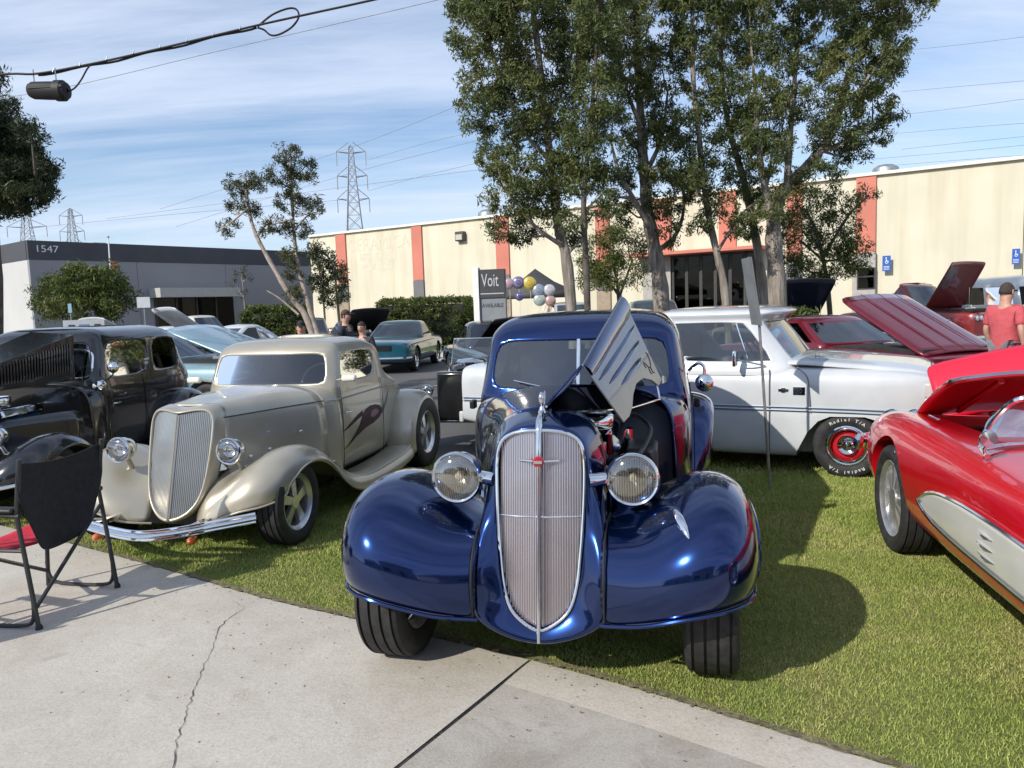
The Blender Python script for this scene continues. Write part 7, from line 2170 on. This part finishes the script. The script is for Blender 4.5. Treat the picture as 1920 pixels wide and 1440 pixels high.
def pylon(label, px, ytop, Y, wb, rz, arms, full=60):
    """px, ytop: photo position of the peak; wb: leg spread at the ground in metres"""
    top = at(px, ytop, Y)
    H_ = top.z
    T = thing('pylon', label, 'pylon', (top.x, Y, 0), rz, 'lattice power pylons')
    r_ = .10
    def wid(z):
        u = z / H_
        return wb * (1 - u) ** 1.1 * .5 + .55 * (1 - .3 * u)
    lv_ = [0, .16, .30, .42, .52, .60, .67, .73, .79, .85, .90, .95, .985]
    for sx_, sy_ in ((1, 1), (1, -1), (-1, 1), (-1, -1)):
        B().tube([(sx_ * wid(u * H_), sy_ * wid(u * H_), u * H_) for u in lv_] + [(0, 0, H_)], r_, 4).obj('leg', PYL, T)
    br = B()
    for a, b_ in zip(lv_[:-1], lv_[1:]):
        wa, wb_ = wid(a * H_), wid(b_ * H_)
        for sg in (1, -1):
            br.tube([(-wa, sg * wa, a * H_), (wb_, sg * wb_, b_ * H_)], r_ * .6, 3); br.tube([(wa, sg * wa, a * H_), (-wb_, sg * wb_, b_ * H_)], r_ * .6, 3)
            br.tube([(sg * wa, -wa, a * H_), (sg * wb_, wb_, b_ * H_)], r_ * .6, 3); br.tube([(sg * wa, wa, a * H_), (sg * wb_, -wb_, b_ * H_)], r_ * .6, 3)
        br.tube([(-wb_, -wb_, b_ * H_), (wb_, -wb_, b_ * H_)], r_ * .6, 3)
    tag(br.obj('bracing', PYL, T), kind='stuff')
    for u, al in arms:
        z = u * H_; w = wid(z)
        for sg in (1, -1):
            B().tube([(sg * w, -w, z), (sg * al, 0, z + .3)], r_ * .8, 4).tube([(sg * w, w, z), (sg * al, 0, z + .3)], r_ * .8, 4).tube([(sg * w, 0, z + 2.2), (sg * al, 0, z + .3)], r_ * .8, 4).obj('cross_arm', PYL, T)
            B().tube([(sg * al, 0, z + .2), (sg * al, 0, z - 2.6)], .10, 5).obj('insulator', PYL, T)


pylon('tall lattice pylon rising above the cream warehouse', 657, 272, 165, 5.0, R(8), [(.955, 3.0), (.82, 3.1), (.69, 3.3)])
pylon('lattice pylon at the far left behind the dark conifer', 45, 372, 215, 6.5, R(10), [(.96, 4.0), (.78, 5.0)])
pylon('small lattice pylon above the grey building roof band', 131, 390, 240, 6, R(5), [(.93, 3.4), (.80, 3.6), (.68, 3.6)])
pylon('lattice pylon half hidden by the leftmost tall tree', 965, 232, 170, 5, R(5), [(.955, 3.0), (.82, 3.1), (.69, 3.3)])
wires = [((300, 392), (620, 290), (880, 190)), ((330, 425), (640, 330), (900, 262)), ((200, 410), (640, 352), (900, 318)), ((690, 300), (800, 268), (920, 240)), ((690, 358), (800, 328), (920, 300)), ((80, 425), (400, 395), (640, 375)),
         ((1690, 95), (1800, 84), (1960, 64)), ((1690, 172), (1800, 162), (1960, 148)), ((1700, 214), (1800, 202), (1960, 180)), ((1660, 252), (1800, 240), (1960, 228)), ((1690, 280), (1800, 268), (1960, 252)), ((1640, 298), (1800, 284), (1960, 268)), ((1650, 312), (1800, 300), (1960, 288))]
names = ['topmost', 'second', 'third']
for i, w in enumerate(wires):
    pts = [at(w[0][0], w[0][1], 190), at(w[1][0], w[1][1], 160), at(w[2][0], w[2][1], 130)]
    sd = 'left of the trees' if i < 6 else 'right of the trees'
    lab = ['highest far power line left of the trees', 'far power line just left of the tall pylon, second from above', 'far power line crossing the tall pylon at its lower arms', 'short far power line from the tall pylon top to the trees', 'short far power line from the tall pylon middle to the trees', 'lowest far power line, sagging over the grey building',
           'topmost far power line right of the trees', 'second far power line from above, right of the trees', 'third far power line from above, right of the trees', 'fourth far power line from above, right of the trees', 'third far power line above the warehouse roof at right', 'second far power line above the warehouse roof at right', 'lowest far power line, just above the warehouse roof at right'][i]
    o = thing('power_line', lab, 'wire', pts[0].to_tuple(), 0, 'power lines %s' % sd)
    B().tube([p_ - pts[0] for p_ in smooth_path(pts, 6)], .035, 4).obj('conductor', mat('wire_grey', (.24, .26, .30), .6), o)

# ================================================================== PEOPLE
def skin_mesh(name, pts, edges, radii, m_, parent, sub=2, root=0):
    me = bpy.data.meshes.new(name)
    me.from_pydata([tuple(p) for p in pts], edges, [])
    o = bpy.data.objects.new(name, me); COL.objects.link(o)
    o.parent = parent
    me.materials.append(m_)
    md = o.modifiers.new('skin', 'SKIN'); md.use_smooth_shade = True
    for i, v in enumerate(me.skin_vertices[0].data):
        r_ = radii[i]
        v.radius = r_ if isinstance(r_, tuple) else (r_, r_)
        v.use_root = (i == root)
    s = o.modifiers.new('sub', 'SUBSURF'); s.levels = sub; s.render_levels = sub
    return o


def hand(B_, wrist, d, palm_n, s_=1.0):
    """five short bent fingers on a palm"""
    d = d.normalized(); side = d.cross(palm_n).normalized()
    B_.tube([wrist, wrist + d * .05 * s_, wrist + d * .09 * s_], [.022 * s_, .034 * s_, .032 * s_], 8, flat=.6)
    for k, (o_, l_) in enumerate(((-.026, .062), (-.009, .072), (.009, .068), (.025, .052))):
        b0_ = wrist + d * .085 * s_ + side * o_ * s_
        B_.tube([b0_, b0_ + d * l_ * .5 * s_, b0_ + d * l_ * .85 * s_ + palm_n * .022 * s_, b0_ + d * l_ * .9 * s_ + palm_n * .04 * s_], [.0095 * s_, .009 * s_, .008 * s_, .006 * s_], 6)
    t0 = wrist + d * .03 * s_ - side * .028 * s_
    B_.tube([t0, t0 + d * .035 * s_ - side * .022 * s_, t0 + d * .07 * s_ - side * .022 * s_ + palm_n * .012], [.012 * s_, .011 * s_, .008 * s_], 6)


def person(label, loc, rz, shirt, trousers, hair=(.04, .03, .025), hgt=1.75, stride=.0, cap=None, glasses=False, arms=(0.0, 0.0), group=None, bulk=1.0):
    """standing or walking figure, facing -y locally"""
    k = hgt / 1.75
    T = thing('person', label, 'person', loc, rz, group)
    S = lambda x, y, z: V((x * k, y * k, z * k))
    st = stride
    hipL, hipR = S(.095, 0, .93), S(-.095, 0, .93)
    kneeL, kneeR = S(.10, -st * .55 - .03, .52), S(-.10, st * .25 - .03, .50)
    ankL, ankR = S(.10, -st * .75, .09), S(-.10, st * .95, .12 if st else .09)
    toeL, toeR = ankL + S(.02, -.15, -.05), ankR + S(-.02, -.15, -.05 if not st else -.08)
    pel, wai, che, nek = S(0, 0, .96), S(0, .005, 1.12), S(0, .0, 1.32), S(0, .01, 1.47)
    hd0, hd1 = S(0, -.005, 1.56), S(0, -.01, 1.64)
    shL, shR = S(.19, .01, 1.41), S(-.19, .01, 1.41)
    aL, aR = arms
    elL, elR = S(.25, .04 - aL * .18, 1.14), S(-.25, .04 - aR * .18, 1.14)
    wrL, wrR = S(.25, -.06 - aL * .36, .90 + abs(aL) * .06), S(-.25, -.06 - aR * .36, .90 + abs(aR) * .06)
    pts = [pel, wai, che, nek, hd0, hd1, shL, elL, wrL, shR, elR, wrR, hipL, kneeL, ankL, hipR, kneeR, ankR]
    ed = [(0, 1), (1, 2), (2, 3), (3, 4), (4, 5), (2, 6), (6, 7), (7, 8), (2, 9), (9, 10), (10, 11), (0, 12), (12, 13), (13, 14), (0, 15), (15, 16), (16, 17)]
    b_ = bulk
    ra = [(.13 * b_, .10 * b_), (.125 * b_, .095 * b_), (.15 * b_, .105 * b_), .055, .075, .085, .05, .04, .028, .05, .04, .028, .075, .052, .038, .075, .052, .038]
    ra = [tuple(q * k for q in r_) if isinstance(r_, tuple) else r_ * k for r_ in ra]
    skin_mesh('body', pts, ed, ra, SKIN, T)
    # head with face
    h = B()
    prof = []
    n, mrows = 20, 12
    rows = []
    c = S(0, -.015, 1.635)
    for i in range(mrows + 1):
        f = math.pi * i / mrows
        z = math.cos(f); rr = math.sin(f)
        row = []
        for j in range(n):
            a = 2 * math.pi * j / n
            x = math.sin(a) * rr * .076; y = -math.cos(a) * rr * .098; zz_ = z * .118
            if z < -.2:                                  # jaw narrows
                x *= 1 + .35 * (z + .2); y *= 1 + .18 * (z + .2)
            front = max(0.0, math.cos(a)) ** 6 * rr
            if -.35 < z < .12: y -= .020 * front * math.exp(-((z + .12) / .13) ** 2) * (1 if abs(math.sin(a)) < .32 else 0)   # nose
            y += .008 * (math.exp(-((z - .08) / .10) ** 2)) * (1 if .2 < abs(math.sin(a)) < .62 and math.cos(a) > 0 else 0)       # eye sockets
            row.append(c + V((x, y, zz_)) * k)
        rows.append(row)
    h.grid(rows, cv=True).obj('head', SKIN, T, sub=1)
    hd = T.children[-1]
    for sg in (1, -1):
        B().lathe([(.001, -.008), (.009, -.004), (.010, .004)], c + S(sg * .03, -.086, .008), (0, 1, 0), 10).obj('eye', mat('eye', (.12, .09, .08), .2), hd)
        B().tube([c + S(sg * .076, .0, .025), c + S(sg * .086, .012, .015), c + S(sg * .083, .01, -.02), c + S(sg * .074, .0, -.03)], .010 * k, 6).obj('ear', SKIN, hd)
    B().tube([c + S(-.024, -.082, -.058), c + S(0, -.09, -.055), c + S(.024, -.082, -.058)], .006 * k, 6).obj('mouth', mat('lips', (.32, .12, .10), .5), hd)
    # hair: cap over the skull
    hr = []
    for i in range(7):
        f = math.pi * .56 * i / 6
        row = []
        for j in range(n):
            a = 2 * math.pi * j / n
            ff = f * (1.0 if math.cos(a) < .2 else .72 + .0)
            row.append(c + V((math.sin(a) * math.sin(ff) * .083, -math.cos(a) * math.sin(ff) * .104 + .004, math.cos(ff) * .127)) * k)
        hr.append(row)
    B().grid(hr, cv=True).obj('hair', mat('hair_%d' % int(hair[0] * 1000), hair, .7, var=.3, vscale=60, bump=.6, bscale=120), hd, solid=.004)
    if cap:
        B().grid([[p_ + V((0, 0, .012)) + (p_ - c) * .06 for p_ in r_] for r_ in hr[:6]], cv=True).obj('cap', mat('cap_%d' % int(cap[0] * 1000), cap, .8), hd, solid=.004)
        B().add([c + S(-.07, -.08, .06), c + S(.07, -.08, .06), c + S(.06, -.18, .045), c + S(-.06, -.18, .045)], [(0, 1, 2, 3)]).obj('cap_brim', mat('cap_%d' % int(cap[0] * 1000), cap, .8), hd, solid=.006)
    if glasses:
        B().tube([c + S(-.078, .0, .02), c + S(-.07, -.09, .015), c + S(0, -.108, .015), c + S(.07, -.09, .015), c + S(.078, .0, .02)], .011 * k, 6).obj('sunglasses', BLACKP, hd)
    hb = B()
    hand(hb, wrL, wrL - elL, V((-.6, -.6, 0)).normalized(), k)
    hand(hb, wrR, wrR - elR, V((.6, -.6, 0)).normalized(), k)
    hb.obj('hands', SKIN, T, ang=80)
    # clothes: slightly larger continuous shells
    sh = mat('shirt_%d_%d' % (int(shirt[0] * 999), int(shirt[2] * 999)), shirt, .85, var=.08, vscale=14, bump=.35, bscale=30)
    mid = lambda a, b2, u: a.lerp(b2, u)
    skin_mesh('shirt', [S(0, 0, .93), wai, che, S(0, .01, 1.43), shL, mid(shL, elL, .55), mid(shL, elL, .78), shR, mid(shR, elR, .55), mid(shR, elR, .78), S(0, 0, .86)], [(0, 1), (1, 2), (2, 3), (2, 4), (4, 5), (5, 6), (2, 7), (7, 8), (8, 9), (0, 10)],
              [(.162 * k * b_, .128 * k * b_), (.158 * k * b_, .125 * k * b_), (.172 * k * b_, .128 * k * b_), (.09 * k, .075 * k), .075 * k, .064 * k, .062 * k, .075 * k, .064 * k, .062 * k, (.155 * k * b_, .122 * k * b_)], sh, T)
    tr = mat('trousers_%d' % int(trousers[0] * 999), trousers, .85, var=.12, vscale=18, bump=.3, bscale=40)
    skin_mesh('trousers', [pel, hipL, kneeL, mid(kneeL, ankL, .9), hipR, kneeR, mid(kneeR, ankR, .9)], [(0, 1), (1, 2), (2, 3), (0, 4), (4, 5), (5, 6)], [(.145 * k, .115 * k), .095 * k, .07 * k, .062 * k, .095 * k, .07 * k, .062 * k], tr, T)
    for an, to in ((ankL, toeL), (ankR, toeR)):
        B().tube([an + V((0, .05 * k, -.045 * k)), an + V((0, 0, -.035 * k)), an.lerp(to, .6) + V((0, 0, -.015)), to], [.04 * k, .045 * k, .042 * k, .028 * k], 10, flat=.8).obj('shoe', mat('shoe_dark', (.03, .03, .032), .6), T)
    return T


mp = at(1884, 640, 9.8)
person('man in a salmon red T-shirt and grey trousers walking to the right', (mp.x, mp.y, -.03), R(112), (.50, .085, .10), (.16, .17, .18), hair=(.05, .035, .028), hgt=1.73, stride=.16, glasses=True, arms=(.12, -.10), bulk=1.15)
p_ = at(566, 640, 12.6)
person('man in a dark cap looking over the tan coupe roof, left of three', (p_.x, p_.y, -.03), R(10), (.05, .05, .06), (.05, .05, .06), hair=(.02, .02, .02), hgt=1.52, cap=(.025, .022, .022))
p_ = at(650, 640, 15.0)
person('man in a brown cap behind the tan coupe, tallest of three', (p_.x, p_.y, -.03), R(75), (.03, .035, .05), (.06, .06, .07), hair=(.06, .04, .03), hgt=1.68, cap=(.05, .03, .025))
p_ = at(680, 640, 13.2)
person('person with dark hair behind the rear of the tan coupe roof', (p_.x, p_.y, -.03), R(-20), (.04, .04, .05), (.06, .06, .07), hair=(.03, .022, .018), hgt=1.48)
p_ = at(890, 600, 33.0)
person('distant person in a red top beside the leasing sign', (p_.x, p_.y, -.03), R(20), (.5, .06, .07), (.07, .07, .09), hgt=1.72)
p_ = at(343, 600, 27.0)
person('distant person with bald head behind the white raised hood', (p_.x, p_.y, -.03), R(0), (.04, .04, .05), (.07, .07, .09), hair=(.35, .2, .15), hgt=1.8)

for o in list(scene.objects):
    if o.type == 'MESH' and o.parent is None and 'kind' not in o and 'label' not in o:
        print('UNLABELLED', o.name)
